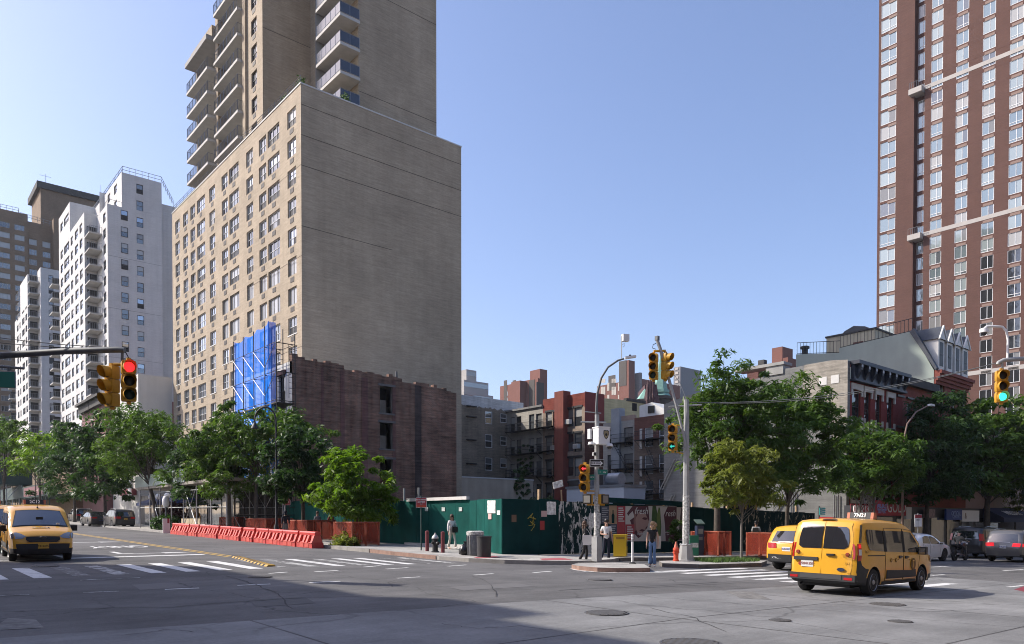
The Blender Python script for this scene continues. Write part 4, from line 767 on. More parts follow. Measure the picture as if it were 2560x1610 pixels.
# ================================================================ backs of the tenements across the lot (their rear walls look to -X)
TXW = 66.0
def yx(px, X=TXW): return onX(px, 1050, X).y
def rear(name, label, pxl, pxr, pyt, m, wins, depth=14, cat='tenement', X=TXW, rail=.5, frame='black_frame', arch=False, sill=None, panes=('g_dark', 'g_mid', 'g_blind', 'g_curtain')):
    """wins: list of (px centre, half width m, [top py...], height m)"""
    t = thing(name, label, cat); ya, yb_ = yx(pxr, X), yx(pxl, X); zt = zX((pxl + pxr) / 2, pyt, X); ops = []
    for px, hw, tops, h in wins:
        yc = yx(px, X)
        for py in tops:
            z1 = zX(px, py, X); ops.append((yc - hw, yc + hw, z1 - h, z1))
    q = MB(); facade(q, 'X', X, ya, yb_, -1.5, zt, ops, .2); q.quad((X, ya, zt), (X + depth, ya, zt), (X + depth, yb_, zt), (X, yb_, zt)); q.quad((X, ya, -1.5), (X + depth, ya, -1.5), (X + depth, ya, zt), (X, ya, zt)); q.quad((X, yb_, -1.5), (X + depth, yb_, -1.5), (X + depth, yb_, zt), (X, yb_, zt)); q.quad((X + depth, ya, -1.5), (X + depth, yb_, -1.5), (X + depth, yb_, zt), (X + depth, ya, zt))
    q.build('wall', [m], t)
    for i, o in enumerate(ops):
        put_window(t, 'X', X, o, [], rail, frame, [wr.choice(panes[:2]), wr.choice(panes)], .2, .06, sill)
        if arch:
            q = MB(); q.box(X - .06, o[0] - .12, o[3] - .02, X + .02, o[1] + .12, o[3] + .22); q.build('lintel', ['black_frame'], t)
    return t, ya, yb_, zt
def gallery(parent, X, ya, yb_, zs, d=1.1, stairs=None):
    q = MB()
    for z in zs:
        q.box(X - d, ya, z - .06, X - .02, yb_, z); railing(q, [(X - d, ya, z), (X - d, yb_, z)], .95, .16, 0, .016, (1, .5)); railing(q, [(X - d, ya, z), (X - .05, ya, z)], .95, .25, 0, .016); railing(q, [(X - d, yb_, z), (X - .05, yb_, z)], .95, .25, 0, .016)
        for y in (ya + .1, yb_ - .1): q.bar((X - d, y, z - .06), (X - .02, y, z - .9), .03)
    if stairs:
        for z0, z1, y0, y1 in stairs:
            for dx in (.35, .8): q.bar((X - dx, y0, z0), (X - dx, y1, z1), .035)
            for k in range(9): f = k / 8; q.bar((X - .35, y0 + (y1 - y0) * f, z0 + (z1 - z0) * f), (X - .8, y0 + (y1 - y0) * f, z0 + (z1 - z0) * f), .02)
    q.build('fire_escape', ['iron_black'], parent)
# A: grey-tan brick with whitewashed top (looks to -Y)
AY = yx(1267); A0 = onY(1150, 1000, AY).x; ta = thing('tenement', 'grey brown brick tenement with peeling whitewashed top, right beside the beige house', 'tenement'); q = MB(); aw = []
for px, hw in ((1222, .62), (1259, .55)):
    for py0, py1 in ((1028, 1060), (1086, 1119), (1144, 1176)) if px < 1240 else ((1034, 1057), (1091, 1114), (1146, 1170)):
        xc = onY(px, 1050, AY).x; aw.append((xc - hw, xc + hw, zY(px, py1, AY), zY(px, py0, AY)))
AT = zY(1210, 994, AY); facade(q, 'Y', AY, A0, TXW + 3, -1.5, AT, aw, .2); q.quad((A0, AY, AT), (TXW + 3, AY, AT), (TXW + 3, AY + 12, AT), (A0, AY + 12, AT)); q.quad((A0, AY, 0), (A0, AY + 12, 0), (A0, AY + 12, AT), (A0, AY, AT)); q.build('wall', ['grey_tan_brick'], ta)
for o in aw: put_window(ta, 'Y', AY, o, [], .5, 'white_frame', ['g_dark', wr.choice(['g_mid', 'g_blind'])], .12, .08)
q = MB()
for py in (1016, 1042, 1100, 1160): z = zY(1170, py, AY); q.box(A0 + 1.0, AY - .25, z, A0 + 2.6, AY, z + .12)
q.build('steel_bracket', ['iron_black'], ta)
# B: pale stucco with galleries;  C: brick with red top and chimney;  D: pale grey;  E: brown brick
tb, ya, yb_, zt = rear('tenement', 'pale stucco tenement back with iron galleries across three floors', 1266.5, 1357, 1024, 'tenement_stucco', [(1281, .5, (1043, 1101, 1160), 1.9), (1297, .5, (1041, 1099, 1158), 1.9), (1329, .52, (1036, 1096, 1154, 1212), 2.0), (1347, .55, (1034, 1094, 1153, 1210), 2.1)])
q = MB(); q.box(TXW - .25, ya - .02, zt, TXW + 2, yb_ + .1, zt + .25); q.build('cornice', ['roof_grey'], tb); gz = [zX(1310, p, TXW) for p in (1078, 1136, 1192)]; gallery(tb, TXW, ya, yb_ - 1.0, gz)
tc, ya, yb_, zt = rear('tenement', 'brown brick tenement back with a red painted top and red chimney stack', 1357, 1462, 990, 'tenement_brick', [(1372, .58, (1030, 1093, 1152, 1210), 2.2), (1390, .55, (1028, 1091, 1150, 1208), 2.1), (1425, .62, (1022, 1084, 1145, 1207), 2.2), (1445, .66, (1018, 1082, 1143, 1205), 2.3)], arch=True, depth=3.4)
q = MB(); ych = yx(1407); q.box(TXW - .75, ych - .85, -1.5, TXW + .5, ych + .75, zX(1407, 980, TXW)); q.build('chimney', [mat('chimney_red', (.21, .055, .04), .85, var=.15, vscale=1.2, streak=.15)], tc)
q = MB(); q.box(TXW - .02, ya - .06, zX(1462, 1052, TXW), TXW + 3.4, ya - .002, zt + .1); q.build('painted_flank', [mat('flank_red', (.17, .036, .032), .85, var=.12, vscale=.6)], tc); q = MB(); q.box(TXW - .01, ya - .05, -1.5, TXW + 3.39, ya - .003, zX(1462, 1052, TXW) - .01); q.build('lower_flank', ['dark_red_brick'], tc); gallery(tc, TXW, ych + .9, yb_ + .2, [zX(1375, p, TXW) for p in (1068, 1128, 1190)])
for px, py in ((1424, 1055), (1445, 1116), (1388, 1120)):
    p = onX(px, py, TXW); q = MB(); q.box(TXW - .5, p.y - .4, p.z - .28, TXW, p.y + .4, p.z + .28); q.box(TXW - .52, p.y - .32, p.z - .2, TXW - .5, p.y + .32, p.z + .2, 1); q.build('air_conditioner', ['ac_white', 'grey_frame'], tc)
td, ya, yb_, zt = rear('tenement', 'pale grey tenement back with a fire escape, right of the red painted flank', 1508, 1587, 1054, 'tenement_stucco', [(1529, .62, (1074, 1137, 1206), 2.2), (1571, .68, (1068, 1134, 1206), 2.2)], depth=10)
q = MB(); q.box(TXW - .02, ya, zt, TXW + .3, yb_ - 1.8, zX(1560, 1040, TXW) + .0); q.build('parapet', ['pink_brick'], td); q = MB(); yc = yx(1542); q.box(TXW - .35, yc - .7, zt - 9, TXW + .6, yc + .55, zX(1542, 1022, TXW)); q.build('flue', [mat('flue_grey', (.33, .35, .37), .8, var=.12, vscale=1)], td)
gz = [zX(1565, p, TXW) for p in (1107, 1172)]; gallery(td, TXW, ya + .2, ya + 3.1, gz, 1.1, [(gz[1], gz[0], ya + .6, ya + 2.6), (gz[1] - 3, gz[1], ya + .4, ya + 2.4)])
te, ya, yb_, zt = rear('tenement', 'brown brick tenement back with white framed windows, beside the grey party wall', 1586, 1664, 1040, 'tenement_brown', [(1622, .62, (1069, 1138, 1201), 2.05), (1658, .60, (1064, 1134, 1198), 2.05)], X=64.5, frame='white_frame', depth=9)
gz = [zX(1640, p, 64.5) for p in (1098, 1171, 1234)]; gallery(te, 64.5, ya - 1, ya + 3.4, gz, 1.1, [(gz[1], gz[0], ya + .9, ya + 2.5), (gz[2], gz[1], ya + .9, ya + 2.5)])
q = MB()
for py in (1072, 1141, 1204): p = onX(1603, py, 64.5); q.box(64.42, p.y - .16, p.z - 2.2, 64.5, p.y + .16, p.z)
q.build('pilaster_strip', ['white_trim'], te)
yl = thing('yellow_wall_building', 'pale yellow stuccoed wall of a house rising behind the pale grey tenement', 'building'); q = MB(); yY = 64.0; q.quad((69.42, yY, 0), (onY(1612, 1000, yY).x, yY, 0), (onY(1612, 1004, yY).x, yY, zY(1612, 1004, yY)), (69.42, yY, zY(1512, 996, yY))); xq = onY(1612, 1004, yY).x; q.quad((xq, yY, 0), (xq, yY + 12, 0), (xq, yY + 12, zY(1612, 1004, yY)), (xq, yY, zY(1612, 1004, yY))); q.build('wall', ['yellow_stucco'], yl); q = MB(); p = onY(1588, 1020, yY); q.box(p.x - .6, yY - .03, p.z - .4, p.x + .3, yY + .02, p.z + .6); q.build('wall_hole', ['hole_dark'], yl); q = MB(); q.box(onY(1565, 1000, yY).x, yY - .1, zY(1565, 1000, yY) - .1, xq + .1, yY + .4, zY(1565, 995, yY)); q.build('coping', ['roof_dark'], yl)
bh = thing('roof_bulkhead', 'white roof shed standing on the brown brick tenement roof', 'shed'); p = onX(1640, 1035, 68.); q = MB(); q.prism([(p.y - 1.9, p.z - .3), (p.y + 2.0, p.z - .3), (p.y + 2.0, p.z + 1.1), (p.y + .2, p.z + 1.3), (p.y - 1.9, p.z + .2)], 67.5, 70.5, 'X'); q.build('wall', ['white_render'], bh); q = MB(); q.box(67.4, p.y - .2, p.z + .1, 67.5, p.y + .7, p.z + .9); q.build('window', ['g_dark'], bh)
# low white addition with roof machines, low tan wall with ivy
la = thing('low_extension', 'low white one storey extension with metal machines on its roof, seen over the fence', 'building'); LX = 56.; la0, la1 = yx(1560, LX), yx(1417, LX); lz0, lz1 = zX(1417, 1223, LX), zX(1570, 1226, LX); q = MB(); q.box(LX, la0, -1.2, LX + 3.2, la1, lz0); q.build('wall', [mat('white_blue', (.66, .67, .68), .75, var=.06, vscale=.5)], la); q = MB(); q.box(LX - .1, la0 - .1, lz0, LX + 3.3, la1 + .1, lz0 + .25); q.build('parapet_cap', ['steel_galv'], la)
for i, (px, w_, h_, m_) in enumerate(((1442, 1.6, .9, 'steel_galv'), (1508, 1.0, 1.3, 'roof_grey'), (1478, .8, .8, 'grey_stucco'))):
    y = yx(px, LX + 2); q = MB(); q.box(LX + 1.6, y - w_ / 2, lz0 + .2, LX + 3, y + w_ / 2, lz0 + .25 + h_); q.box(LX + 1.5, y - w_ / 2 + .1, lz0 + .4, LX + 1.6, y + w_ / 2 - .1, lz0 + .1 + h_, 1); tag(q.build('roof_machine', [m_, 'vent_dark']), ['galvanised roof machine on the left of the low white extension', 'tall grey roof machine on the low white extension', 'small grey roof machine on the low white extension'][i], 'machine')
y = yx(1548, LX + 2); q = MB(); q.lathe([(.65, 0), (.65, 1.8), (.3, 2.2), (.3, 2.6)], 16, (LX + 2.4, y, lz0 + .95), 'Y'); tag(q.build('exhaust_duct', ['steel_galv'], smooth=40), 'round shiny metal exhaust duct lying on the low white extension', 'duct')
tw = thing('low_wall', 'low tan masonry wall between the beige house and the tenement backs', 'wall'); q = MB(); w1 = onY(1318, 1200, BY0 + 1).x; z1 = zY(1240, 1199, BY0 + 1); q.box(BX1 - .3, BY0 + .02, -1, w1, BY0 + .5, z1); q.build('wall', ['tan_wall'], tw); q = MB(); q.box(BX1 + .02, BY0 - .04, z1, w1 + .1, BY0 + .55, z1 + .12); q.build('coping', ['coping'], tw)
# ================================================================ grey party wall with steel braces, red row houses, mansard house
PX = 50.9; PYB = onX(1660, 1040, PX).y; ptw = thing('row_house', 'four storey red row house with a black bracketed cornice and a long grey party wall', 'house', (0, 0, 0))
def pz(px, py): return zX(px, py, PX)
h1 = onY(2256, 940, 24.5).x; ZC = zY(2146, 908, 24.5); zcb = zY(2129, 948, 24.5)
prof = [(24.5, pz(2110, 902)), (25.6, pz(2098, 899)), (28.0, pz(2063, 905)), (28.1, pz(2050, 908)), (30.3, pz(2015, 912)), (30.4, pz(2014, 925)), (33.8, pz(1985, 936)), (38, pz(1900, 962)), (PYB, pz(1665, 1010))]
q = MB(); q.prism([(24.5, -1.6)] + [(y, z) for y, z in prof] + [(PYB, -1.6)], PX, PX + .4, 'X'); q.build('party_wall', [brick_mat('party_grey', (.205, .205, .195), (.185, .185, .176), (.18, .18, .172), .22, .078, .2, .25, .14)], ptw)
q = MB(); ys0, ys1 = 24.46, 27.6; q.prism([(ys0, pz(2100, 1130)), (ys0, prof[0][1] + .03), (25.6, prof[1][1] + .03), (ys1, prof[2][1] + .03), (ys1 + .2, pz(2060, 1000)), (26.2, pz(2085, 1060))], PX - .03, PX - .004, 'X'); q.build('exposed_brick', ['pale_party_brick'], ptw)
q = MB(); q.box(PX - .1, 29.2, pz(2015, 925), PX + .9, 30.6, pz(2015, 902)); q.box(PX - .2, 29.1, pz(2015, 902), PX + 1, 33.2, pz(2015, 902) + .22); q.build('chimney', ['grey_stucco'], ptw)
for px, py in ((2088, 948), (2058, 953)):
    p = onX(px, py, PX); q = MB(); q.box(PX - .06, p.y - .28, p.z - .28, PX, p.y + .28, p.z + .28); q.build('wall_plate', ['white_trim'], ptw)
for px, py, dy, dz in ((1985, 1265, .0, 1.0), (1945, 1268, .75, 1.05), (1892, 1262, .75, 1.05), (1755, 1092, .9, 1.3), (1673, 1187, .75, 1.25), (1671, 1268, .6, 1.0), (1880, 1180, .9, 1.1), (1845, 1245, .8, 1.1), (2000, 1330, 0, .9), (2093, 1270, 0, .9)):
    p = onX(px, py, PX); q = MB(); a, b_ = Vector((PX - .12, p.y + dy, p.z - dz)), Vector((PX - .12, p.y - dy, p.z + dz))
    for off in (-.14, .14): q.bar(a + Vector((0, off, 0)), b_ + Vector((0, off, 0)), .055)
    q.build('steel_brace', ['steel_galv'], ptw)
f1 = []; wxs = [(2130, 2151), (2161, 2176), (2189, 2203), (2218, 2233)]
for a, b_ in wxs:
    xa, xb_ = onY(a, 1000, 24.5).x, onY(b_, 1000, 24.5).x
    for zt, h in ((zY(2168, 982, 24.5), 2.25), (zY(2168, 1076, 24.5), 2.3), (zY(2168, 1170, 24.5), 2.3)): f1.append((xa, xb_, zt - h, zt))
q = MB(); facade(q, 'Y', 24.5, PX + .4, h1, -1.6, zcb, f1, .22); q.quad((PX + .4, 24.5, zcb), (h1, 24.5, zcb), (h1, PYB, zcb - 1), (PX + .4, PYB, zcb - 1)); q.build('front_wall', ['row_red'], ptw)
for o in f1:
    put_window(ptw, 'Y', 24.5, o, [], .5, 'black_frame', ['g_dark', 'g_dark'], .2); q = MB(); w_ = o[1] - o[0]; q.box(o[0] - .22, 24.38, o[3] + .02, o[1] + .22, 24.49, o[3] + .42); q.box(o[0] - .22, 24.40, o[3] - .38, o[0] - .02, 24.49, o[3] + .018); q.box(o[1] + .02, 24.40, o[3] - .38, o[1] + .22, 24.49, o[3] + .018); q.box(o[0] - .2, 24.38, o[2] - .24, o[1] + .2, 24.49, o[2] - .02); q.box(o[0] - .2, 24.40, o[2] - .018, o[0] - .02, 24.49, o[2] + .4); q.box(o[1] + .02, 24.40, o[2] - .018, o[1] + .2, 24.49, o[2] + .4); q.build('window_surround', ['cream_trim'], ptw)
q = MB(); q.box(PX + .45, 24.22, zcb, h1, 24.48, ZC - .25); q.box(PX + .4, 23.85, ZC - .25, h1 + .05, 24.9, ZC); q.box(PX + .42, 24.12, zcb - .14, h1, 24.49, zcb); q.build('cornice', ['navy_cornice'], ptw)
for k in range(8):
    x = PX + .9 + k * (h1 - PX - 1.2) / 7; q = MB(); q.prism([(24.22, zcb + .05), (23.90, zcb + .6), (23.90, ZC - .26), (24.22, ZC - .26)], x - .13, x + .13, 'X'); q.build('cornice_bracket', ['navy_cornice'], ptw); q = MB(); q.box(x - .10, 23.86, ZC - .48, x + .10, 23.895, ZC - .28); q.build('bracket_button', [mat('pale_button', (.42, .44, .46), .6)], ptw)
rh = thing('row_house', 'narrow plain red row house between the black corniced house and the mansard house', 'house'); MX0 = 65.8; f2 = []
for a, b_ in ((2243, 2257), (2268, 2281), (2296, 2308)):
    xa, xb_ = onY(a, 1000, 24.5).x, onY(b_, 1000, 24.5).x
    for zt in (zY(2250, 1003, 24.5), zY(2250, 1080, 24.5), zY(2250, 1160, 24.5)): f2.append((xa, xb_, zt - 2.2, zt))
z2 = zY(2280, 952, 24.5); q = MB(); facade(q, 'Y', 24.52, h1, MX0, -1.6, z2, f2, .2); q.quad((h1, 24.52, z2), (MX0, 24.52, z2), (MX0, 40, z2), (h1, 40, z2)); q.quad((h1, 24.52, -1), (h1, 40, -1), (h1, 40, z2), (h1, 24.52, z2)); q.build('front_wall', ['row_red_pale'], rh)
for o in f2: put_window(rh, 'Y', 24.52, o, [], .5, 'black_frame', ['g_dark', 'g_mid'], .2); q = MB(); q.box(o[0] - .15, 24.38, o[3] + .3, o[1] + .15, 24.5, o[3] + .45); q.build('lintel', ['dark_frame'], rh)
q = MB(); q.box(h1 + .06, 24.1, z2 - .5, MX0, 24.5, z2 + .1); q.build('cornice', ['roof_dark'], rh)
MX1 = onY(2418, 960, 24.5).x; MZ = zX(2336, 925, MX0); MR = zX(2278, 828, MX0); MRy = onX(2278, 830, MX0).y; gy = onX(1990, 887, MX0).y; gy2 = onX(2098, 882, MX0).y; gz = zX(1990, 886, MX0); gz2 = zX(2110, 880, MX0); gzz = zX(2100, 870, MX0)
mh = thing('mansard_house', 'grey green walled house with a slate mansard roof and four white dormers', 'house'); q = MB()
q.prism([(24.55, -1.6), (24.55, MZ), (MRy, MR), (gy2, gzz), (gy2, gz2), (gy, gz), (gy, -1.6)], MX0, MX0 + .4, 'X'); q.quad((MX0, gy, 0), (MX1, gy, 0), (MX1, gy, gz), (MX0, gy, gz)); q.quad((MX0, MRy, MR - .1), (MX1, MRy, MR - .1), (MX1, gy2, gzz), (MX0, gy2, gzz)); q.quad((MX0, gy2, gz2 - .2), (MX1, gy2, gz2 - .2), (MX1, gy, gz - .2), (MX0, gy, gz - .2)); q.build('flank_wall', ['green_stucco'], mh)
q = MB(); q.poly([(MX0 + .01, 24.4, MZ), (MX1, 24.4, MZ), (MX1, MRy - .1, MR - .02), (MX0 + .01, MRy - .1, MR - .02)]); q.quad((MX1, 24.4, MZ), (MX1, 40, MZ), (MX1, 40, MR), (MX1, MRy, MR)); q.prism([(24.38, MZ - .05), (24.28, MZ + .15), (MRy - .25, MR + .18), (MRy + .1, MR - .05)], MX0 - .15, MX0 + .3, 'X'); q.build('mansard_roof', ['slate'], mh)
m2 = [(x0, x1, z, z + 2.1) for z in (MZ - 2.9, MZ - 6.2, MZ - 9.5) for x0, x1 in ((MX0 + 1.2, MX0 + 2.2), (MX0 + 3.6, MX0 + 4.6), (MX0 + 6, MX0 + 7))]
q = MB(); facade(q, 'Y', 24.53, MX0 + .01, MX1, -1.6, MZ - .01, m2, .2); q.quad((MX1, 24.53, -1), (MX1, 40, -1), (MX1, 40, MZ), (MX1, 24.53, MZ)); q.build('front_wall', ['row_red_pale'], mh); q = MB()
for k in range(4): q.box(MX0 + .02, 24.52 - .14 * (k + 1), MZ - 1.1 + .27 * k, MX1 + .08 * k, 24.51, MZ - 1.1 + .27 * (k + 1) - .003)
q.build('cornice', ['row_red_pale'], mh)
for o in m2: put_window(mh, 'Y', 24.53, o, [], .5, 'cream_trim', ['g_dark', 'g_mid'], .2)
for k in range(4):
    xc = MX0 + 1.15 + k * (MX1 - MX0 - 1.9) / 3; y0 = 24.42; zb_ = MZ + .1; q = MB(); q.box(xc - .62, y0, zb_, xc + .62, y0 + 2.2, zb_ + 2.55); dmr = q.build('dormer', ['white_trim'], mh); q = MB(); q.prism([(xc - .8, zb_ + 2.5), (xc + .8, zb_ + 2.5), (xc, zb_ + 3.6)], y0 - .12, y0 + 2.6, 'Y'); q.build('dormer_roof', ['slate'], dmr); q = MB(); q.prism([(xc - .85, zb_ + 2.45), (xc - .68, zb_ + 2.45), (xc, zb_ + 3.42), (xc + .68, zb_ + 2.45), (xc + .85, zb_ + 2.45), (xc, zb_ + 3.66)], y0 - .2, y0 - .08, 'Y'); q.prism([(xc - .6, zb_ + 2.51), (xc + .6, zb_ + 2.51), (xc, zb_ + 3.3)], y0 - .13, y0 - .121, 'Y'); q.build('dormer_gable', ['white_trim'], dmr); q = MB(); q.box(xc - .36, y0 - .02, zb_ + .35, xc + .36, y0 + .01, zb_ + 2.3); q.build('dormer_window', ['g_screen'], dmr); q = MB(); q.box(xc - .33, y0 - .04, zb_ + 1.28, xc + .33, y0 + .0, zb_ + 1.36); q.build('sash_bar', ['dark_frame'], dmr)
q = MB(); railing(q, [(MX0 + .2, gy, gz + .0), (MX0 + .2, gy2, gz2)], 1.1, .3, 0, .02, (1, .08)); railing(q, [(MX0 + .2, gy2, gzz), (MX0 + .2, MRy, MR)], 1.1, .3, 0, .02, (1, .08)); railing(q, [(MX0 + .2, MRy, MR), (MX1, MRy, MR)], .25, 2, 0, .02); q.build('roof_railing', ['iron_black'], mh)
q = MB(); p = onX(2012, 872, MX0 + 1); q.lathe([(.28, 0), (.28, .7), (.42, .72), (.42, .9), (.3, .95)], 14, (MX0 + 1, p.y, gz - .1)); q.build('roof_vent', ['iron_black'], mh)
ph = thing('roof_pavilion', 'beige boxy stair house with a dark domed skylight on the roof behind the green wall', 'building'); PHX = 72.; y0, y1 = onX(2187, 860, PHX).y, onX(2066, 860, PHX).y; zt = zX(2170, 826, PHX); zb_ = gz - 2; q = MB(); q.box(PHX, y0, zb_, PHX + 5, y1, zt); q.box(PHX - .1, y0 - .1, zt, PHX + 5.1, y1 + .1, zt + .16, 1); q.build('wall', [mat('beige_panel', (.42, .37, .27), .85, var=.1, vscale=1, streak=.2), 'roof_dark'], ph); q = MB(); yc = onX(2132, 800, PHX).y; q.prism([(yc - 1.5, zt + .1), (yc + 1.5, zt + .1), (yc + 1.1, zt + .5), (yc + .2, zt + .85), (yc - .9, zt + .6)], PHX + .6, PHX + 4, 'X'); q.build('skylight', ['slate'], ph); q = MB(); q.box(PHX - .03, onX(2158, 850, PHX).y, zb_, PHX, onX(2133, 850, PHX).y, zt - .9); q.build('door', ['dark_red_brick'], ph)
# ================================================================ tall red brick tower at the right
RTX = 128.; ry1 = onX(2197, 100, RTX).y; ryE = 22.; RTT = 118.; rt_ = thing('apartment_tower', 'tall red brick apartment tower with rows of white framed windows at the right edge', 'building'); cols = [(2201.5, 2240), (2287, 2310), (2327, 2356), (2389, 2420), (2455, 2487), (2522.5, 2557), (2592, 2628), (2668, 2706)]
yc = [(onX(b_, 300, RTX).y, onX(a, 300, RTX).y) for a, b_ in cols]; zref = zX(2327 + 14, 576 + 0, RTX); frt = (zX(2341, 20, RTX) - zX(2341, 880, RTX)) / 21.45
ptops = [zX(2222, p, RTX) for p in (460 + .357 * (340 - 0),)]; zwin = zX(2345, 460 + .3568 * 135, RTX); ops = []; rowk = []
for k in range(-13, 17):
    z1 = zwin + frt * k
    if z1 < 6 or z1 > RTT - 1: continue
    for ci, (a, b_) in enumerate(yc): ops.append((a, b_, z1 - (1.9 if ci else 2.05), z1 + (0 if ci else .1))); rowk.append((ci, k))
q = MB(); yslot0, yslot1 = onX(2311, 300, RTX).y, onX(2285, 300, RTX).y
facade(q, 'X', RTX, yslot1, ry1, -3, RTT, [o for o, c in zip(ops, rowk) if c[0] == 0], .14); facade(q, 'X', RTX, ryE, yslot0, -3, RTT, [o for o, c in zip(ops, rowk) if c[0] > 1], .14); facade(q, 'X', RTX + .9, yslot0, yslot1, -3, RTT, [(o[0], o[1] - .1, o[2], o[3]) for o, c in zip(ops, rowk) if c[0] == 1], .1)
q.quad((RTX, yslot0, -3), (RTX + .9, yslot0, -3), (RTX + .9, yslot0, RTT), (RTX, yslot0, RTT)); q.quad((RTX, yslot1, -3), (RTX + .9, yslot1, -3), (RTX + .9, yslot1, RTT), (RTX, yslot1, RTT)); q.quad((RTX, ry1, -3), (RTX + 30, ry1, -3), (RTX + 30, ry1, RTT), (RTX, ry1, RTT)); q.quad((RTX, ryE, RTT), (RTX + 30, ryE, RTT), (RTX + 30, ry1, RTT), (RTX, ry1, RTT)); q.quad((RTX, ryE, -3), (RTX + 30, ryE, -3), (RTX + 30, ryE, RTT), (RTX, ryE, RTT)); q.build('wall', ['tower_brick'], rt_)
vg = MB(); vg.box(0, -.03, 0, 1.35, .04, .38); vm = vg.mesh('vent_grille', ['vent_brown']); bands = {0: -1, 9: -1, -9: -1}
kb = [round((zX(2400, p, RTX) - zwin) / frt) for p in (183, 561, 937)]
for o, (ci, k) in zip(ops, rowk):
    pn = wr.choices(['g_green', 'g_teal', 'g_blind', 'g_curtain', 'g_mid'], [6, 5, 2, 1, 1])[0]; pn2 = pn if wr.random() < .6 else wr.choice(['g_teal', 'g_curtain', 'g_green', 'g_mid'])
    if ci >= 4 and k <= -4: pn, pn2 = 'g_dark', 'g_dark' if wr.random() < .7 else 'g_curtain'
    oo = (o[0], o[1] - .1, o[2], o[3]) if ci == 1 else o
    put_window(rt_, 'X', RTX + (.9 if ci == 1 else 0), oo, [.55], None if wr.random() < .72 else .22, 'white_frame', [pn, pn2, pn, pn], .1, .07)
    if ci != 1: obj('vent_grille', vm, rt_, (RTX, o[1] - .25 if ci else o[1] - 1.2, o[2] - .62), rad(-90))
q = MB()
for z in [zwin + frt * k - 2.45 for k in range(-13, 17)]:
    if 4 < z < RTT: q.box(RTX - .006, ryE, z, RTX + .01, yslot0, z + .05); q.box(RTX - .006, yslot1, z, RTX + .01, ry1, z + .05)
q.build('relief_joint', [mat('joint_red', (.10, .045, .037), .9)], rt_)
for kk in (zX(2400, 183, RTX), zX(2400, 561, RTX), zX(2400, 937, RTX)):
    kz = zwin + frt * round((kk - zwin) / frt)
    q = MB(); segs = [ryE] + sorted([v for c in yc[2:] for v in c]) + [yslot0]; q.box(RTX - .03, ryE, kk - .32, RTX + .0, yslot0, kk + .3); bnd = q.build('stone_band', ['band_stone'], rt_)
    if kk > 20: q = MB(); q.box(RTX - 1.0, yslot0 + .1, kk - .7, RTX + .9, yslot1 + .5, kk + .15); q.build('balcony', ['band_stone'], rt_); q = MB(); railing(q, [(RTX - .9, yslot0 + .2, kk + .15), (RTX - .9, yslot1 + .4, kk + .15)], 1., .3, 0, .03); q.build('balcony_railing', ['steel_rail'], rt_)
# ================================================================ far skyline
def tower(label, px0, px1, pxe, pyt, D, m, wincols=(), rows=(), wm='g_dark', cat='building', side=None, floors=None):
    """-X face from px0 to px1, -Y face from px1 to pxe at distance D for the corner"""
    t = thing('distant_tower', label, cat); c = dep(px1, pyt, D); y1 = onX(px0, pyt, c.x).y; x1 = onY(pxe, pyt, c.y).x; q = MB(); q.box(c.x, c.y, -8, x1, y1, c.z); q.build('wall', [m], t); q = MB()
    for px in wincols:
        for py in rows:
            for s_ in (0,):
                p = onX(px, py, c.x) if px < px1 else onY(px, py, c.y); mb = MB()
                if px < px1: mb.box(c.x - .08, p.y - .9, p.z - .9, c.x + .01, p.y + .9, p.z + .9)
                else: mb.box(p.x - .8, c.y - .08, p.z - .9, p.x + .8, c.y + .01, p.z + .9)
                mb.build('window', [wm], t)
    return t, c, x1, y1
D = 300.
t1, c, x1, y1 = tower('distant stepped red brick tower block left of the red chimney stack', 1250, 1345, 1368, 946, D, 'far_red_brick', (1266, 1282, 1310), (985, 1000, 1015), 'g_mid'); 
for a, b_, e_, py in ((1278, 1300, 1368, 951), (1300, 1345, 1368, 945), (1325, 1350, 1368, 922)):
    cc = dep(b_, py, D + 3); q = MB(); q.box(cc.x, cc.y, -5, onY(e_, py, cc.y).x, onX(a, py, cc.x).y, cc.z); q.build('setback', ['far_red_brick'], t1)
for px, w_ in ((1264, 3), (1286, 3), (1330, 5), (1350, 5)):
    p = onY(px, 975, c.y) if px > 1345 else onX(px, 975, c.x); q = MB()
    if px > 1345: q.box(p.x - 2, c.y - .15, p.z - 14, p.x + 2, c.y + .01, p.z + 3)
    else: q.box(c.x - .15, p.y - w_ / 3, p.z - 14, c.x + .01, p.y + w_ / 3, p.z + 4)
    q.build('window', ['vent_dark'], t1)
t2, c, x1, y1 = tower('long distant red brick block with pale windows, behind the lamp arm', 1493, 1600, 1700, 946, 310., 'far_red_brick')
q = MB(); cc = dep(1572, 900, 305.); q.box(cc.x, cc.y, -5, onY(1587, 900, cc.y).x, onX(1548, 900, cc.x).y, cc.z); q.build('setback', ['far_red_brick'], t2); q = MB(); cc = dep(1600, 931, 307.); q.box(cc.x, cc.y, 0, onY(1605, 931, cc.y).x, onX(1587, 931, cc.x).y, cc.z); q.build('setback', ['roof_grey'], t2)
mm = MB(); mm.box(-.1, -.6, -.85, .0, .6, .85); wmesh = mm.mesh('window', [mat('pale_window', (.42, .39, .34), .6)]); dmm = MB(); dmm.box(-.1, -2.0, -1.6, .0, 2.0, 1.6); dmesh = dmm.mesh('window', ['vent_dark'])
for px in (1505, 1511, 1521, 1532, 1538, 1548, 1556, 1580, 1590, 1597):
    for py in (952, 962, 972, 982, 992): 
        if (px + py) % 3 != 1: p = onX(px, py, c.x); obj('window', wmesh, t2, (c.x, p.y, p.z))
for py in (948, 957, 966): p = onX(1530, py, c.x); obj('window', dmesh, t2, (c.x, p.y, p.z))
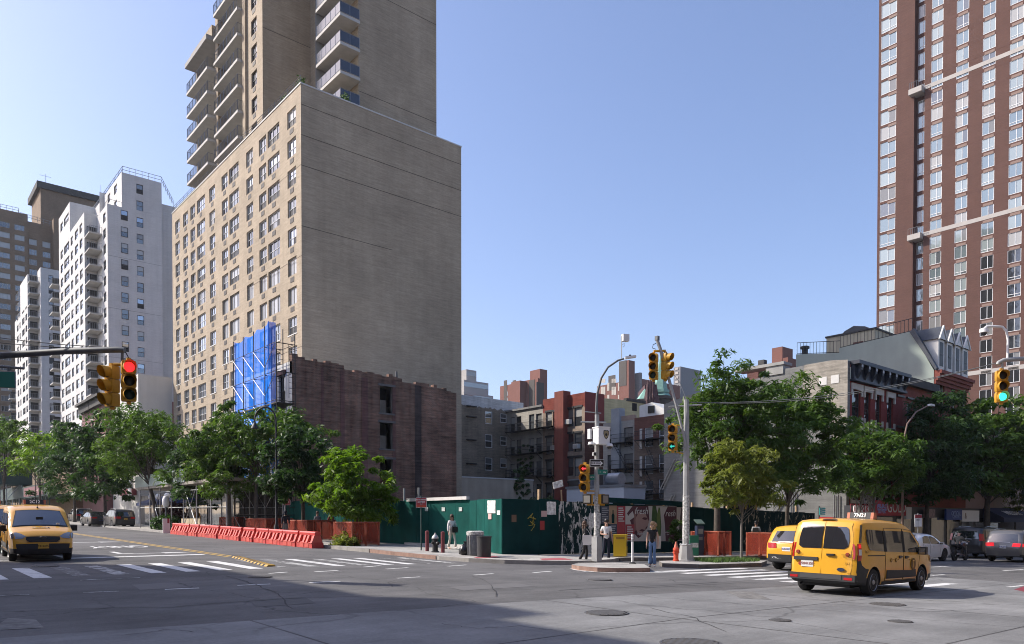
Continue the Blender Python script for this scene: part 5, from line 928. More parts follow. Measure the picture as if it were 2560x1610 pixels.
for py in (912, 926, 940, 955): p = onX(1557, py, cc.x - 3); obj('window', dmesh, t2, (dep(1572, 900, 305.).x, onX(1557, py, dep(1572, 900, 305.).x).y, onX(1557, py, dep(1572, 900, 305.).x).z))
t3 = thing('distant_tower', 'distant stepped glass office building beside the beige house', 'building')
for a, b_, e_, top, bot, D_ in ((1150, 1166, 1191, 923, 960, 340.), (1148, 1160, 1221, 949, 990, 330.), (1148, 1160, 1233, 980, 1040, 322.)):
    cc = dep(b_, top, D_); x1 = onY(e_, top, cc.y).x; y1 = cc.y + 25; zb_ = zX(b_, bot, cc.x); q = MB(); q.box(cc.x, cc.y, -5, x1, y1, cc.z); q.build('wall', [mat('office_stone', (.34, .32, .30), .8)], t3)
    n = int((cc.z - zb_) / 3.6)
    for k in range(max(1, n)): q = MB(); q.box(cc.x - .1, cc.y - .15, cc.z - 2.9 - 3.6 * k, x1 - .5, cc.y, cc.z - .9 - 3.6 * k); q.build('window_band', ['g_mid' if top > 930 else 'g_curtain'], t3)
t4, c, x1, y1 = tower('distant grey slab tower behind the tree beside the signal', 1684, 1701, 1752, 916, 330., mat('far_grey', (.20, .20, .205), .8))
for k in range(8): q = MB(); p = onX(1692, 922 + 11 * k, c.x); q.box(c.x - .2, c.y + 1, p.z - .5, c.x + .01, y1 - 1, p.z + .5); q.build('window_band', ['band_stone'], t4)
t5, c, x1, y1 = tower('distant red brick tower just left of the grey green wall', 1930, 1956, 1982, 866, 210., 'far_red_brick'); q = MB(); cc = dep(1970, 893, 205.); q.box(cc.x, cc.y, 0, onY(1990, 893, cc.y).x, onX(1957, 893, cc.x).y, cc.z); q.build('setback', ['far_red_brick'], t5)
t6, c, x1, y1 = tower('small dark red brick roof block peeking over the big tree', 1868, 1896, 1908, 913, 140., 'dark_red_brick'); q = MB(); p = onX(1900, 906, c.x + 1); q.box(c.x + .5, c.y - .8, p.z - 2, c.x + 1.6, c.y + .4, p.z + .3); q.build('chimney', ['iron_black'], t6)
# church: dark twin spires and green copper steeple
ch = thing('church', 'dark brick church top with slender green copper spires far behind the tenements', 'church'); D = 190.
for px, pt, pb, w_, m_, mb_ in ((1612, 972, 1000, 4.2, 'copper_green', 'vent_dark'), (1655, 965, 992, 4.2, 'copper_green', 'vent_dark'), (1652, 880, 975, 3.2, 'copper_green', 'copper_green')):
    p = dep(px, pt, D); pb_ = dep(px, pb, D); q = MB(); q.lathe([(w_ * .55, pb_.z), (.06, p.z)], 6, (p.x, p.y, 0)); q.build('spire', [m_], ch); q = MB(); q.lathe([(w_ * .55, 0), (w_ * .55, pb_.z - .8), (w_ * .68, pb_.z - .7), (w_ * .68, pb_.z)], 6, (p.x, p.y, 0)); q.build('turret', [mb_], ch)
for px, pt in ((1626, 945), (1633, 938), (1619, 950), (1640, 955)):
    p = dep(px, pt, D - 2); q = MB(); q.lathe([(1.1, 0), (1.1, p.z - 5), (.9, p.z - 4.6), (.05, p.z)], 5, (p.x, p.y, 0)); q.build('pinnacle', [mat('church_dark', (.085, .04, .042), .85, var=.3, vscale=.6)], ch)
p0, p1 = dep(1612, 1000, D), dep(1655, 1000, D); q = MB(); q.prism([(p0.x, p0.y), (p1.x, p1.y), (p1.x + 8, p1.y + 9), (p0.x + 8, p0.y + 9)], 0, dep(1630, 962, D).z, 'Z'); q.build('wall', ['church_dark'], ch)
# ================================================================ shop fronts under the row houses and the building at the right edge
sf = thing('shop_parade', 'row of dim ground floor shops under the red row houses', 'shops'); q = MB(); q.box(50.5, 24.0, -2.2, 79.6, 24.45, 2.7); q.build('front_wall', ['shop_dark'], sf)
for k in range(9): q = MB(); q.box(51.2 + 3.2 * k, 23.95, -.9, 53.7 + 3.2 * k, 23.99, 1.9); q.build('shop_window', ['g_dark' if k % 2 else 'g_mid'], sf)
def shopsign(px0, px1, py0, py1, m, words, label, Y=23.6, cat='sign'):
    a, b_ = onY(px0, py1, Y), onY(px1, py1, Y); z0, z1 = onY((px0 + px1) / 2, py1, Y).z, onY((px0 + px1) / 2, py0, Y).z; t = thing('shop_sign', label, cat, (a.x, Y, z0)); q = MB(); q.box(0, 0, 0, b_.x - a.x, .15, z1 - z0); q.build('board', [m], t)
    for s_, size, mm_, fx, fz in words: text(s_, size, mm_, t, ((b_.x - a.x) * fx, -.012, (z1 - z0) * fz), FY, ext=.006)
    return t
mat('sign_red', (.42, .035, .05), .6); mat('sign_white', (.75, .74, .72), .6); mat('sign_blue', (.035, .07, .26), .6); mat('sign_dark', (.03, .03, .035), .6); mat('sign_text', (.72, .72, .70), .6); mat('sign_red_text', (.46, .05, .07), .6); mat('sign_yellow', (.62, .33, .05), .6); mat('awn_navy', (.012, .016, .05), .75); mat('sign_blue_text', (.30, .40, .70), .6); mat('sign_photo', (.25, .17, .16), .6, var=.6, vscale=4); mat('sign_green', (.02, .20, .15), .6)
shopsign(2138, 2178, 1264, 1284, 'sign_white', [('DUNKIN', 1.0, 'sign_red_text', .5, .5)], 'white shop sign with red DUNKIN lettering at the left end of the shops')
shopsign(2188, 2265, 1252, 1289, 'sign_red', [('GOLD', 1.15, 'sign_text', .68, .55), ('WE BUY', .42, 'sign_blue_text', .2, .62), ('GOLD &', .42, 'sign_blue_text', .2, .45), ('SILVER', .42, 'sign_blue_text', .2, .27)], 'red shop sign with big white GOLD lettering under the trees')
shopsign(2266, 2279, 1268, 1298, 'sign_white', [], 'narrow white shop board right of the red gold sign')
shopsign(2313, 2338, 1273, 1295, 'sign_photo', [], 'small square picture board hanging over a dark shop door')
shopsign(2366, 2405, 1273, 1300, 'sign_blue', [('OPTICAL', .5, 'sign_blue_text', .6, .6), ('CENTER', .4, 'sign_blue_text', .6, .3)], 'blue shop sign at the shops behind the black SUV'); shopsign(2405, 2448, 1276, 1304, 'sign_white', [('&', .7, 'vent_brown', .2, .5)], 'long white shop sign beside the blue one')
shopsign(2478, 2501, 1286, 1307, 'sign_white', [], 'white and yellow board hanging below the dark awning'); shopsign(2478.5, 2500.5, 1286, 1294, 'sign_yellow', [], 'yellow upper panel of the board below the dark awning', Y=23.55)
aw = thing('shop_awning', 'dark navy awning with white lettering near the right edge', 'awning', at(75, 23.8)); q = MB(); q.prism([(0, 3.2 + .6), (-1.6, 2.9), (-1.6, 2.5), (0, 2.5)], 0, 9, 'X'); q.v = [(x, y, z) for x, y, z in q.v]; q.build('canopy', ['awn_navy'], aw); text('WILLIAM', 1.05, 'sign_text', aw, (4.2, -1.05, 3.32), (rad(30), 0, 0), ext=.01, shear=.2)
eb = thing('shop_building', 'tan stuccoed low building at the right edge with a dark shop front', 'building'); q = MB(); q.box(80.5, 24.2, -2.2, 100, 30, 2.6, 1); q.box(80, 24.6, 2.6, 100, 38, 11.5); q.build('wall', [mat('pink_tan', (.42, .31, .24), .9, var=.1, vscale=.5), mat('dark_planks', (.07, .06, .055), .85, var=.4, vscale=3, vstretch=(1, 1, 12))], eb)
for k in range(6): q = MB(); q.box(82 + 2.4 * k, 24.1, -1.4, 84 + 2.4 * k, 24.19, .6); q.build('shop_window', ['g_mid'], eb)
# ================================================================ buildings across the avenue, behind the camera's left shoulder (they shade the crossing)
cb = thing('corner_building', 'brick building across the avenue that shades the crossing', 'building'); SL = 1 / math.tan(SUN_EL); hh = (8.0 + 9.2) / (.649 * SL) + .25
q = MB(); cwin = [(y, y + 1.1, z, z + 1.8) for y in (23, 26, 29, 32, 35, 38, 41) for z in (5, 8.2, 11.4)]; q.box(-40, 22.2 - 4, -1, -9.25, 44.3, hh - .0); q.box(-14, 31.5, hh, -9.3, 34.4, hh + 1.4); q.build('wall', ['row_red_pale'], cb)
cb2 = thing('corner_building', 'dark brick apartment house on the near street corner behind the camera', 'building'); q = MB(); q.box(-60, -60, -1, -9.5, -4, 24); q.build('wall', ['brown_brick'], cb2); q = MB(); q.box(-9, -60, -1, 60, -17, 21); q.build('wing', ['brown_brick'], cb2)
cb3 = thing('corner_building', 'tan walk-up row along the south side of the cross street, behind the camera', 'building'); q = MB(); q.box(25, -30, -3, 170, -5.0, 17); q.build('wall', ['grey_tan_brick'], cb3)
for k in range(40):
    for z in (3.5, 7, 10.5, 14): q = MB(); q.box(26.5 + 3.5 * k, -5.02, z, 28 + 3.5 * k, -4.96, z + 2); q.build('window', ['g_dark'], cb3)
for k in range(12):
    for z in (5, 9, 13, 17): q = MB(); q.box(-6 + 5 * k, -17.05, z, -4 + 5 * k, -16.98, z + 2); q.build('window', ['g_dark'], cb2)
# ---------------------------------------------------------------- trees
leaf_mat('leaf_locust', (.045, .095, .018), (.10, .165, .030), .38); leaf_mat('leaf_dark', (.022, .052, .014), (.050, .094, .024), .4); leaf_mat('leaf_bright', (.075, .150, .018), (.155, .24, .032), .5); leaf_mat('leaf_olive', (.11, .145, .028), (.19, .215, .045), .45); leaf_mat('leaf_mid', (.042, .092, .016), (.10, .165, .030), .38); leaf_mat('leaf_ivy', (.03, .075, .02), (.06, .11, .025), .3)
mat('bark', (.075, .062, .050), .95, var=.3, vscale=6, bump=.6, bscale=18); mat('bark_grey', (.19, .175, .155), .95, var=.25, vscale=6, bump=.4, bscale=18)
def leaves(name, cen, m, kind, rg, parent, size, n_per, spread, flat=.55):
    """cen: (k,3) clump centres with radii (k,)"""
    c, r = cen; k = len(c); N = k * n_per
    ci = np.repeat(np.arange(k), n_per); d = rg.normal(0, 1, (N, 3)); d /= np.linalg.norm(d, axis=1)[:, None]; d *= (rg.random(N) ** .45)[:, None]; d[:, 2] *= flat
    p = c[ci] + d * r[ci][:, None] * spread
    nrm = rg.normal(0, .55, (N, 3)) + np.array([0, 0, 1.]) + d * .5; nrm /= np.linalg.norm(nrm, axis=1)[:, None]
    ax = rg.normal(0, 1, (N, 3)) + d * .8; ax[:, 2] -= .25; ax -= nrm * (ax * nrm).sum(1)[:, None]; ax /= np.linalg.norm(ax, axis=1)[:, None]; bx_ = np.cross(nrm, ax)
    s = size * (.65 + .7 * rg.random(N)); asp = .30 if kind == 'frond' else (.62 if kind == 'broad' else .45)
    L_ = ax * s[:, None]; W_ = bx_ * (s * asp)[:, None]; droop = np.zeros((N, 3)); droop[:, 2] = -s * .22
    v = np.empty((N, 4, 3)); v[:, 0] = p - L_ * .5; v[:, 1] = p + W_ * .5 + L_ * .08; v[:, 2] = p + L_ * .55 + droop; v[:, 3] = p - W_ * .5 + L_ * .08
    me = bpy.data.meshes.new(name); me.vertices.add(N * 4); me.vertices.foreach_set('co', v.astype(np.float32).ravel()); me.loops.add(N * 4); me.loops.foreach_set('vertex_index', np.arange(N * 4, dtype=np.int32)); me.polygons.add(N); me.polygons.foreach_set('loop_start', np.arange(0, N * 4, 4, dtype=np.int32))
    tint = np.repeat(np.clip(rg.random(k)[ci] * .65 + rg.random(N) * .35, 0, 1), 1).astype(np.float32); at_ = me.attributes.new('tint', 'FLOAT', 'FACE'); at_.data.foreach_set('value', tint); me.materials.append(M(m)); me.update(); me.validate()
    return obj(name, me, parent)
def tree(label, x, y, lobes, m, kind='frond', size=.34, clumps=70, per=70, clr=.9, tr=.13, fork=2.6, seed=1, lean=(0, 0), bark='bark', stems=1, dz=.15, base=None, flat=.55, group=None, name='street_tree'):
    """lobes: ellipsoids (dx, dy, z centre, rx, ry, rz) around the foot of the trunk"""
    rg = np.random.default_rng(seed); z0 = G(x, y) + dz if base is None else base; t = thing(name, label, 'tree', (x, y, z0), 0, group)
    vol = np.array([l[3] * l[4] * l[5] for l in lobes]); cs, rs = [], []
    for l, n in zip(lobes, np.maximum(3, (clumps * vol / vol.sum()).astype(int))):
        d = rg.normal(0, 1, (n, 3)); d /= np.linalg.norm(d, axis=1)[:, None]; d *= (.35 + .65 * rg.random(n) ** .5)[:, None]; o_ = rg.random(n) < .20; d[o_] *= rg.uniform(1.12, 1.42, o_.sum())[:, None]; cs.append(np.array(l[:3]) + d * np.array(l[3:]) + rg.normal(0, .10, (n, 3)) * np.array(l[3:])); rs.append(clr * np.where(o_, .5, .5 + .85 * rg.random(n)))
    c = np.concatenate(cs); r = np.concatenate(rs)
    q = MB(); zl = min(l[2] - l[5] for l in lobes); top = max(l[2] for l in lobes)
    for s_ in range(stems):
        a = s_ * 2.4 + seed; f0 = Vector((math.cos(a), math.sin(a), 0)) * (.12 * (stems > 1)); f1 = Vector((lean[0], lean[1], fork)) + Vector((math.cos(a), math.sin(a), 0)) * (.5 * (stems > 1)); q.tube([f0 + Vector((0, 0, -.1)), f0.lerp(f1, .08) + Vector((0, 0, .05)), f0.lerp(f1, .5) + Vector((.04, .03, 0)), f1], [tr * 1.5, tr * 1.1, tr * .95, tr * .85], 8)
        idx = rg.permutation(len(c))[:max(6, len(c) // (3 * stems))]
        lead = f1.lerp(Vector((np.mean(c[:, 0]), np.mean(c[:, 1]), top)), .75); q.tube([f1, f1.lerp(lead, .5) + Vector((.1, -.1, 0)), lead], [tr * .8, tr * .5, tr * .2], 7)
        for j, i in enumerate(idx):
            e = Vector(c[i]); f = rg.random() * .65; st = f1.lerp(lead, f); mid = st.lerp(e, .5) + Vector(rg.normal(0, .12, 3)) + Vector((0, 0, .12 * (e - st).length)); w = tr * (.42 if j < 6 else .22) * (1 - .45 * f); q.tube([st, mid, e], [w, w * .6, w * .18], 5, cap=False)
    q.build('trunk', [bark], t, smooth=60); leaves('crown', (c, r), m, kind, rg, t, size, per, 1.0, flat); return t
def tX(px, X): p = onX(px, 1250, X); return p.x, p.y
def tY(px, Y): p = onY(px, 1250, Y); return p.x, p.y
# along the avenue, near to far
x, y = 19.9, 36.6; tree('bright yellow green bushy young tree behind the orange netted guard with a weed', x, y, [(0, 0, 3.3, 2.0, 2.0, 1.9), (-.5, .5, 4.4, 1.3, 1.3, 1.0), (.3, -.6, 1.9, 1.9, 1.6, .8), (.2, -.2, 2.4, 2.4, 2.2, .9)], 'leaf_bright', 'frond', .34, 120, 85, .50, .06, 1.2, 21, stems=3)
x, y = tX(757, 19.6); tree('dense dark broad leaved tree left of the bright green young tree', x, y, [(0, 0, 3.0, 2.2, 2.4, .9), (0, 0, 4.6, 2.2, 2.3, 1.9), (.4, .5, 5.6, 1.6, 1.6, 1.2), (.2, -.6, 3.6, 2.2, 2.2, 1.1)], 'leaf_dark', 'broad', .26, 95, 95, .60, .13, 2.5, 22)
x, y = tX(640, 20.3); tree('wide feathery green tree whose crown hides the foot of the blue net', x, y, [(0, 0, 7.4, 3.3, 3.6, 1.5), (-.3, 2.6, 6.3, 2.6, 2.8, 1.8), (.8, -3.2, 7.0, 2.6, 2.2, 1.1)], 'leaf_mid', 'frond', .36, 130, 85, .75, .13, 3.8, 23)
x, y = tX(572, 19.3); tree('feathery green tree with a dark trunk in front of the scaffold shed', x, y, [(0, .4, 3.4, 2.2, 2.6, .8), (0, .6, 6.0, 2.6, 3.0, 2.0), (-.2, 2.4, 4.9, 2.2, 2.6, 1.5), (0, -2.2, 4.8, 2.1, 2.3, 1.5)], 'leaf_mid', 'frond', .36, 125, 80, .72, .16, 3.0, 24)
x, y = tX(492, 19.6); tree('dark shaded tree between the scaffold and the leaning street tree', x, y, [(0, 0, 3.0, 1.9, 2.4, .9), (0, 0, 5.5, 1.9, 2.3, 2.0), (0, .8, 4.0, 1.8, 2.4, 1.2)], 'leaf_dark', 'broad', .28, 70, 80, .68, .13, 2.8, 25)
x, y = tX(398, 18.8); tree('big leaning open crowned tree with a forked trunk, before the pale low building', x, y, [(-1.0, 1.6, 8.2, 3.0, 4.6, 2.3), (-1.2, 5.2, 6.4, 2.6, 4.2, 2.0), (-.4, -2.4, 7.6, 2.4, 3.0, 1.6), (0, -4.4, 5.0, 2, 2.4, 1.1)], 'leaf_mid', 'frond', .40, 165, 75, .95, .19, 3.6, 26, lean=(-.4, 1.2))
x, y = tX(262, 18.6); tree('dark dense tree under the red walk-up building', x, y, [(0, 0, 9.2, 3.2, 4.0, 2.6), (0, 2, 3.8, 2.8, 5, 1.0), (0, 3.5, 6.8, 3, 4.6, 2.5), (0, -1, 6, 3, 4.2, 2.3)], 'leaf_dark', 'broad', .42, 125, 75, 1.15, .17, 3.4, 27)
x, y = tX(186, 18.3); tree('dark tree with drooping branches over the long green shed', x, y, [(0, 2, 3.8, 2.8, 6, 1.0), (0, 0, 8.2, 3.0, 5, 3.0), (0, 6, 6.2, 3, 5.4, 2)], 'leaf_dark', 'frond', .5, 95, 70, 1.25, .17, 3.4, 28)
x, y = tX(100, 17.5); tree('sunlit yellow green tree beyond the bishop crook lamp, far up the avenue', x, y, [(0, 0, 9.0, 3, 6, 2.2), (0, 9, 8, 3, 6, 1.8), (0, -9, 9.4, 3, 6.5, 1.6)], 'leaf_bright', 'frond', .6, 90, 60, 1.3, .18, 3.6, 29)
x, y = tX(10, 14.5); tree('small tree top at the far left edge above the shed box', x, y, [(0, 0, 11.5, 2.5, 5, 2.6)], 'leaf_mid', 'frond', .55, 45, 60, 1.2, .15, 4, 30)
# along the cross street
x, y = 29.0, 18.6; tree('slim young olive green tree with a thin pale trunk in the planted island', x, y, [(0, 0, 3.9, 1.55, 1.55, 1.35), (0, 0, 3.1, 1.75, 1.75, .9), (-.1, .1, 4.7, .9, .9, .75)], 'leaf_olive', 'frond', .26, 95, 85, .40, .055, 1.5, 41, bark='bark_grey')
x, y = tY(1793, 22.3); tree('tall feathery locust tree rising behind the right signal pole', x, y, [(.7, .2, 6.9, 2.5, 2.4, 1.8), (1.1, .1, 8.4, 1.9, 1.9, 1.2), (2.6, -.8, 5.6, 2.5, 2.4, 1.6), (-.9, .9, 5.6, 1.3, 1.3, 1.1), (-.7, .6, 8.3, .6, .6, 1.0), (.5, .1, 9.7, .55, .55, .7), (2.0, -.3, 9.3, .6, .6, .7), (1.6, -.4, 4.2, 2.2, 2.0, .8), (2.4, -.4, 7.6, 2.2, 2.2, 1.3), (-.6, .6, 7.0, 1.4, 1.4, .9)], 'leaf_locust', 'frond', .30, 270, 56, .55, .17, 3.2, 42, lean=(.3, .2))
x, y = tY(1968, 22.2); tree('locust tree with low drooping sprays behind the taxi SUV', x, y, [(0, 0, 6.6, 3.2, 3.0, 2.1), (.2, 0, 8.6, 2.4, 2.2, 1.4), (2.0, -.4, 6.6, 2.2, 2.2, 1.4), (-1.4, .2, 4.6, 2.4, 2.4, 1.0), (1.8, -.3, 4.4, 2.2, 2.2, 1.1)], 'leaf_locust', 'frond', .34, 240, 64, .58, .13, 2.4, 43)
x, y = tY(2165, 22.2); tree('crooked multi stemmed tree in front of the red gold sign', x, y, [(0, 0, 6.0, 3.0, 3.0, 1.7), (-1.2, .3, 4.7, 2.2, 2.2, 1.1), (1.8, -.2, 5.0, 2.6, 2.6, 1.4), (.2, .2, 7.2, 1.8, 1.8, 1.0)], 'leaf_mid', 'frond', .38, 165, 80, .68, .09, 2.2, 44, stems=3, bark='bark_grey')
x, y = tY(2318, 22.0); tree('dark green tree top against the red row houses, left of the biggest street tree', x, y, [(.6, 0, 8.0, 2.9, 2.8, 2.2), (2.0, 0, 10.6, 2.0, 2.0, 1.3), (.2, 0, 5.6, 3.2, 3.0, 2.0)], 'leaf_dark', 'frond', .42, 165, 80, .85, .17, 3.4, 45)
x, y = tY(2468, 21.6); tree('biggest dense street tree with a thick dark trunk at the right, above the black SUV', x, y, [(0, 0, 8.6, 4.3, 4.0, 2.8), (-2.2, .6, 6.4, 3.4, 3.4, 2.2), (2.8, -.4, 7.0, 3.6, 3.4, 2.4), (.4, 0, 11.0, 2.9, 2.9, 1.4), (-3.2, .8, 9.2, 2.4, 2.2, 1.5)], 'leaf_mid', 'broad', .36, 270, 85, .85, .26, 3.6, 46)
x, y = tY(2530, 23.6); tree('small light green tree in front of the tan building at the right edge', x + 1, y, [(0, 0, 4.6, 2.4, 2, 1.6)], 'leaf_olive', 'frond', .36, 40, 60, .7, .08, 2.2, 47)
x, y = tY(2600, 21.0); tree('green tree mostly outside the right edge of the picture', x, y, [(0, 0, 8, 4, 3.6, 3.2), (-2.4, 0, 9.6, 2.6, 2.6, 2.0)], 'leaf_mid', 'broad', .4, 130, 75, .95, .2, 3.6, 48)
# shrubs, ivy, the weed
def bush(name, label, c, rad_, m, n, per, size, seed, kind='broad'):
    rg = np.random.default_rng(seed); d = rg.normal(0, 1, (n, 3)); d /= np.linalg.norm(d, axis=1)[:, None]; d *= (rg.random(n) ** .4)[:, None] * np.array(rad_); d[:, 2] = np.abs(d[:, 2]) if name != 'ivy' else d[:, 2]
    t = thing(name, label, 'plant', c); leaves('foliage', (d, np.full(n, min(rad_) * .45)), m, kind, rg, t, size, per, 1.0, .8); return t
bush('shrub', 'low green shrub bed at the foot of the leaning street tree', at(18.6, 66.0, .15), (.9, 2.2, 1.5), 'leaf_dark', 50, 60, .22, 61)
bush('shrub', 'dark reddish shrub beside the shrub bed near the navy awning', at(20.4, 70, .9), (.8, 2.2, 1.7), mat('leaf_red', (.06, .02, .022), .7), 26, 50, .25, 62)
bush('weed', 'leafy weed spilling over the kerb in front of the orange guard', at(18.3, 34.6, .1), (.7, 1.1, .62), 'leaf_olive', 34, 42, .16, 63)
bush('weed', 'thin dry weed growing up the inside of the orange guard mesh', at(19.0, 35.6, .3), (.35, .4, 1.2), 'leaf_olive', 14, 30, .12, 64)
p = onY(1300, 1210, BY0 + .2); bush('ivy', 'dark ivy hanging over the end of the low tan wall', (p.x, p.y - .2, p.z), (1.3, .5, 1.9), 'leaf_ivy', 40, 55, .24, 65)
p = onX(1345, 1245, 55.); bush('ivy', 'dark green creeper on the ground beyond the fence, right of the ivy wall', (p.x, p.y, p.z - .5), (1, 3.0, .8), 'leaf_ivy', 24, 45, .26, 66)
p = onX(1312, 1120, 65.7); bush('ivy', 'climbing creeper on the pale stucco tenement back', (p.x, p.y, p.z - 1.5), (.4, 1.5, 2.6), 'leaf_ivy', 26, 45, .26, 67)
bush('shrub', 'thin sprouting plant at the fence behind the right signal pole', at(31.0, 23.6, .8), (.5, .4, 1.2), 'leaf_mid', 18, 26, .16, 68)
# ---------------------------------------------------------------- plywood fence round the lot
def ply(name, col, c2=None, torn=0.):
    m = mat(name, col, .8, spec=.06, var=.22, vscale=1.2, streak=.18)
    if torn:
        nt = m.node_tree; N = nt.nodes.new; L = nt.links.new; b = nt.nodes["Principled BSDF"]; src = b.inputs["Base Color"].links[0].from_socket
        tc = N("ShaderNodeNewGeometry"); mp = N("ShaderNodeMapping"); mp.inputs["Scale"].default_value = (3.0, 3.0, .95); L(tc.outputs["Position"], mp.inputs[0]); n = N("ShaderNodeTexNoise"); n.inputs["Scale"].default_value = 1.3; n.inputs["Detail"].default_value = 8; n.inputs["Roughness"].default_value = .72; n.inputs["Distortion"].default_value = .6; L(mp.outputs[0], n.inputs["Vector"])
        g = N("ShaderNodeMath"); g.operation = 'GREATER_THAN'; L(n.outputs[0], g.inputs[0]); g.inputs[1].default_value = 1 - torn
        mx = N("ShaderNodeMix"); mx.data_type = 'RGBA'; L(g.outputs[0], mx.inputs["Factor"]); L(src, mx.inputs["A"]); mx.inputs["B"].default_value = (*(c2 or (.5, .5, .48)), 1); L(mx.outputs["Result"], b.inputs["Base Color"])
    return m
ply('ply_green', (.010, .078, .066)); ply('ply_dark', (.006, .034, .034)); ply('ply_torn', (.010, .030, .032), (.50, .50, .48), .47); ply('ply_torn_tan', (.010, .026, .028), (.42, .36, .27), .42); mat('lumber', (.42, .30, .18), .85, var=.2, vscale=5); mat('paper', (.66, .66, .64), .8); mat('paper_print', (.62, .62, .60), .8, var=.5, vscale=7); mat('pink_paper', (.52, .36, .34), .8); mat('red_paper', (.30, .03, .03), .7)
fence = thing('fence', 'dark green plywood fence with torn posters round the cleared corner lot', 'fence', at(22.5, 24.6)); fx, fy, fz_ = fence.location
FH = 2.44; P1 = onX(1175, 1300, 22.7); FP = [(22.7, 51.6), (22.7, P1.y), (20.85, 25.15), (22.5, 24.62), (46.8, 24.62)]
def fpart(mb, name, mats, **k): mb.v = [(x - fx, y - fy, z - fz_) for x, y, z in mb.v]; return mb.build(name, mats, fence, **k)
fr = random.Random(9)
for si, (a, b_) in enumerate(zip(FP, FP[1:])):
    a, b_ = Vector(a), Vector(b_); L_ = (b_ - a).length; n = max(1, round(L_ / 1.22)); d = (b_ - a).normalized(); nrm = Vector((d.y, -d.x)) * (1 if si != 3 else 1)
    for i in range(n):
        p, r_ = a + d * (L_ * i / n + .004), a + d * (L_ * (i + 1) / n - .004); off = nrm * fr.uniform(-.012, .012); p, r_ = p + off, r_ + off; zt = fr.uniform(-.03, .03)
        px = CXP + FPX * ((Vector((*((p + r_) / 2), 0)) - Vector((0, 0, 0))).dot(_rt)) / (Vector((*((p + r_) / 2), 0)).dot(_fw))
        m_ = 'ply_green' if si < 2 else 'ply_dark'  # sides turned from the sun get a darker green, shade in the colour
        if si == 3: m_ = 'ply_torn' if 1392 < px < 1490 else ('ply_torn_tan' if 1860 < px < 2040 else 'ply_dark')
        q = MB(); w = nrm * .02; z0 = lambda v: G(v.x, v.y) + .17
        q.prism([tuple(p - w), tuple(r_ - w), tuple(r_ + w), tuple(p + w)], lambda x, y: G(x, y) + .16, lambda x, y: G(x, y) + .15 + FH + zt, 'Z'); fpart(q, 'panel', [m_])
for px, top, s_ in ((1347, 1223, .09), (1581, 1252, .10), (1660, 1254, .10), (1730, 1256, .10), (1990, 1264, .1), (1817, 1260, .1)):
    p = onY(px, top, 24.75); q = MB(); q.box(p.x - s_ / 2, 24.70, G(p.x, 24.7), p.x + s_ / 2, 24.79, p.z); fpart(q, 'post', ['lumber'])
for px, top in ((1010, 1221), (1046, 1219)): p = onX(px, top, 22.85); q = MB(); q.box(22.82, p.y - .04, 0, 22.9, p.y + .04, p.z); fpart(q, 'post', ['steel_galv'])
q = MB(); y0, y1 = P1.y + .1, onX(1022, 1246, 22.7).y; zt = G(22.7, y0) + .15 + FH; q.box(22.55, y0, zt + .03, 22.75, y1, zt + .09 + .1); fpart(q, 'top_rail', ['white_trim'])
q = MB(); q.box(22.4, y0, G(22.6, y0) + .15, 22.66, y1, G(22.6, y0) + .36); fpart(q, 'sill', ['coping'])
q = MB(); xr0 = onY(1500, 1260, 24.6).x; q.prism([(xr0, 24.50), (onY(1712, 1260, 24.6).x, 24.50), (onY(1712, 1260, 24.6).x, 24.64), (xr0, 24.64)], lambda x, y: G(x, y) + 2.60, lambda x, y: G(x, y) + 2.85, 'Z'); fpart(q, 'top_rail', ['ply_dark'])
def sheet(px0, px1, py0, py1, m, name='poster', label=None, out=.035, shape=None, Y=24.62, rag=0):
    a, b_ = onY(px0, py1, Y), onY(px1, py0, Y); c, d = onY(px0, py0, Y), onY(px1, py1, Y); y = Y - out
    if shape: P = [(a.x + (b_.x - a.x) * u, a.z + (c.z - a.z) * v) for u, v in shape]
    elif rag:
        P = []; rr = random.Random(int(px0)); 
        for (u0, v0), (u1, v1) in (((0, 0), (1, 0)), ((1, 0), (1, 1)), ((1, 1), (0, 1)), ((0, 1), (0, 0))):
            for k in range(5): f = k / 5; P.append((a.x + (b_.x - a.x) * (u0 + (u1 - u0) * f + rr.uniform(-rag, rag)), a.z + (c.z - a.z) * (v0 + (v1 - v0) * f + rr.uniform(-rag, rag))))
    else: P = [(a.x, a.z), (b_.x, d.z), (b_.x, b_.z), (a.x, c.z)]
    q = MB(); q.prism(P, y, y + .004, 'Y'); o = fpart(q, name, [m])
    if label: o['label'] = label
    return o
mat('po_navy', (.05, .06, .085), .7); mat('po_tan', (.36, .24, .14), .7, var=.25, vscale=2); mat('po_red', (.34, .045, .055), .7); mat('po_cream', (.52, .48, .44), .7); mat('po_skin', (.36, .22, .19), .7); mat('po_hair', (.085, .022, .032), .7); mat('po_skin2', (.24, .12, .105), .7); mat('po_green', (.035, .085, .018), .7, var=.3, vscale=4); mat('po_green2', (.12, .17, .04), .7, var=.2, vscale=4); mat('po_maroon', (.075, .018, .028), .7); mat('po_dim', (.10, .075, .075), .7); mat('po_text', (.60, .59, .57), .7); mat('po_text_dim', (.30, .31, .33), .7)
def wtext(s_, px, py, h, m, Y=24.62, out=.045, **k):
    p = onY(px, py, Y); size = h / FPX * (p - _O).dot(_cf); return text(s_, size, m, fence, (p.x - fx, Y - out - fy, p.z - fz_), FY, **k)
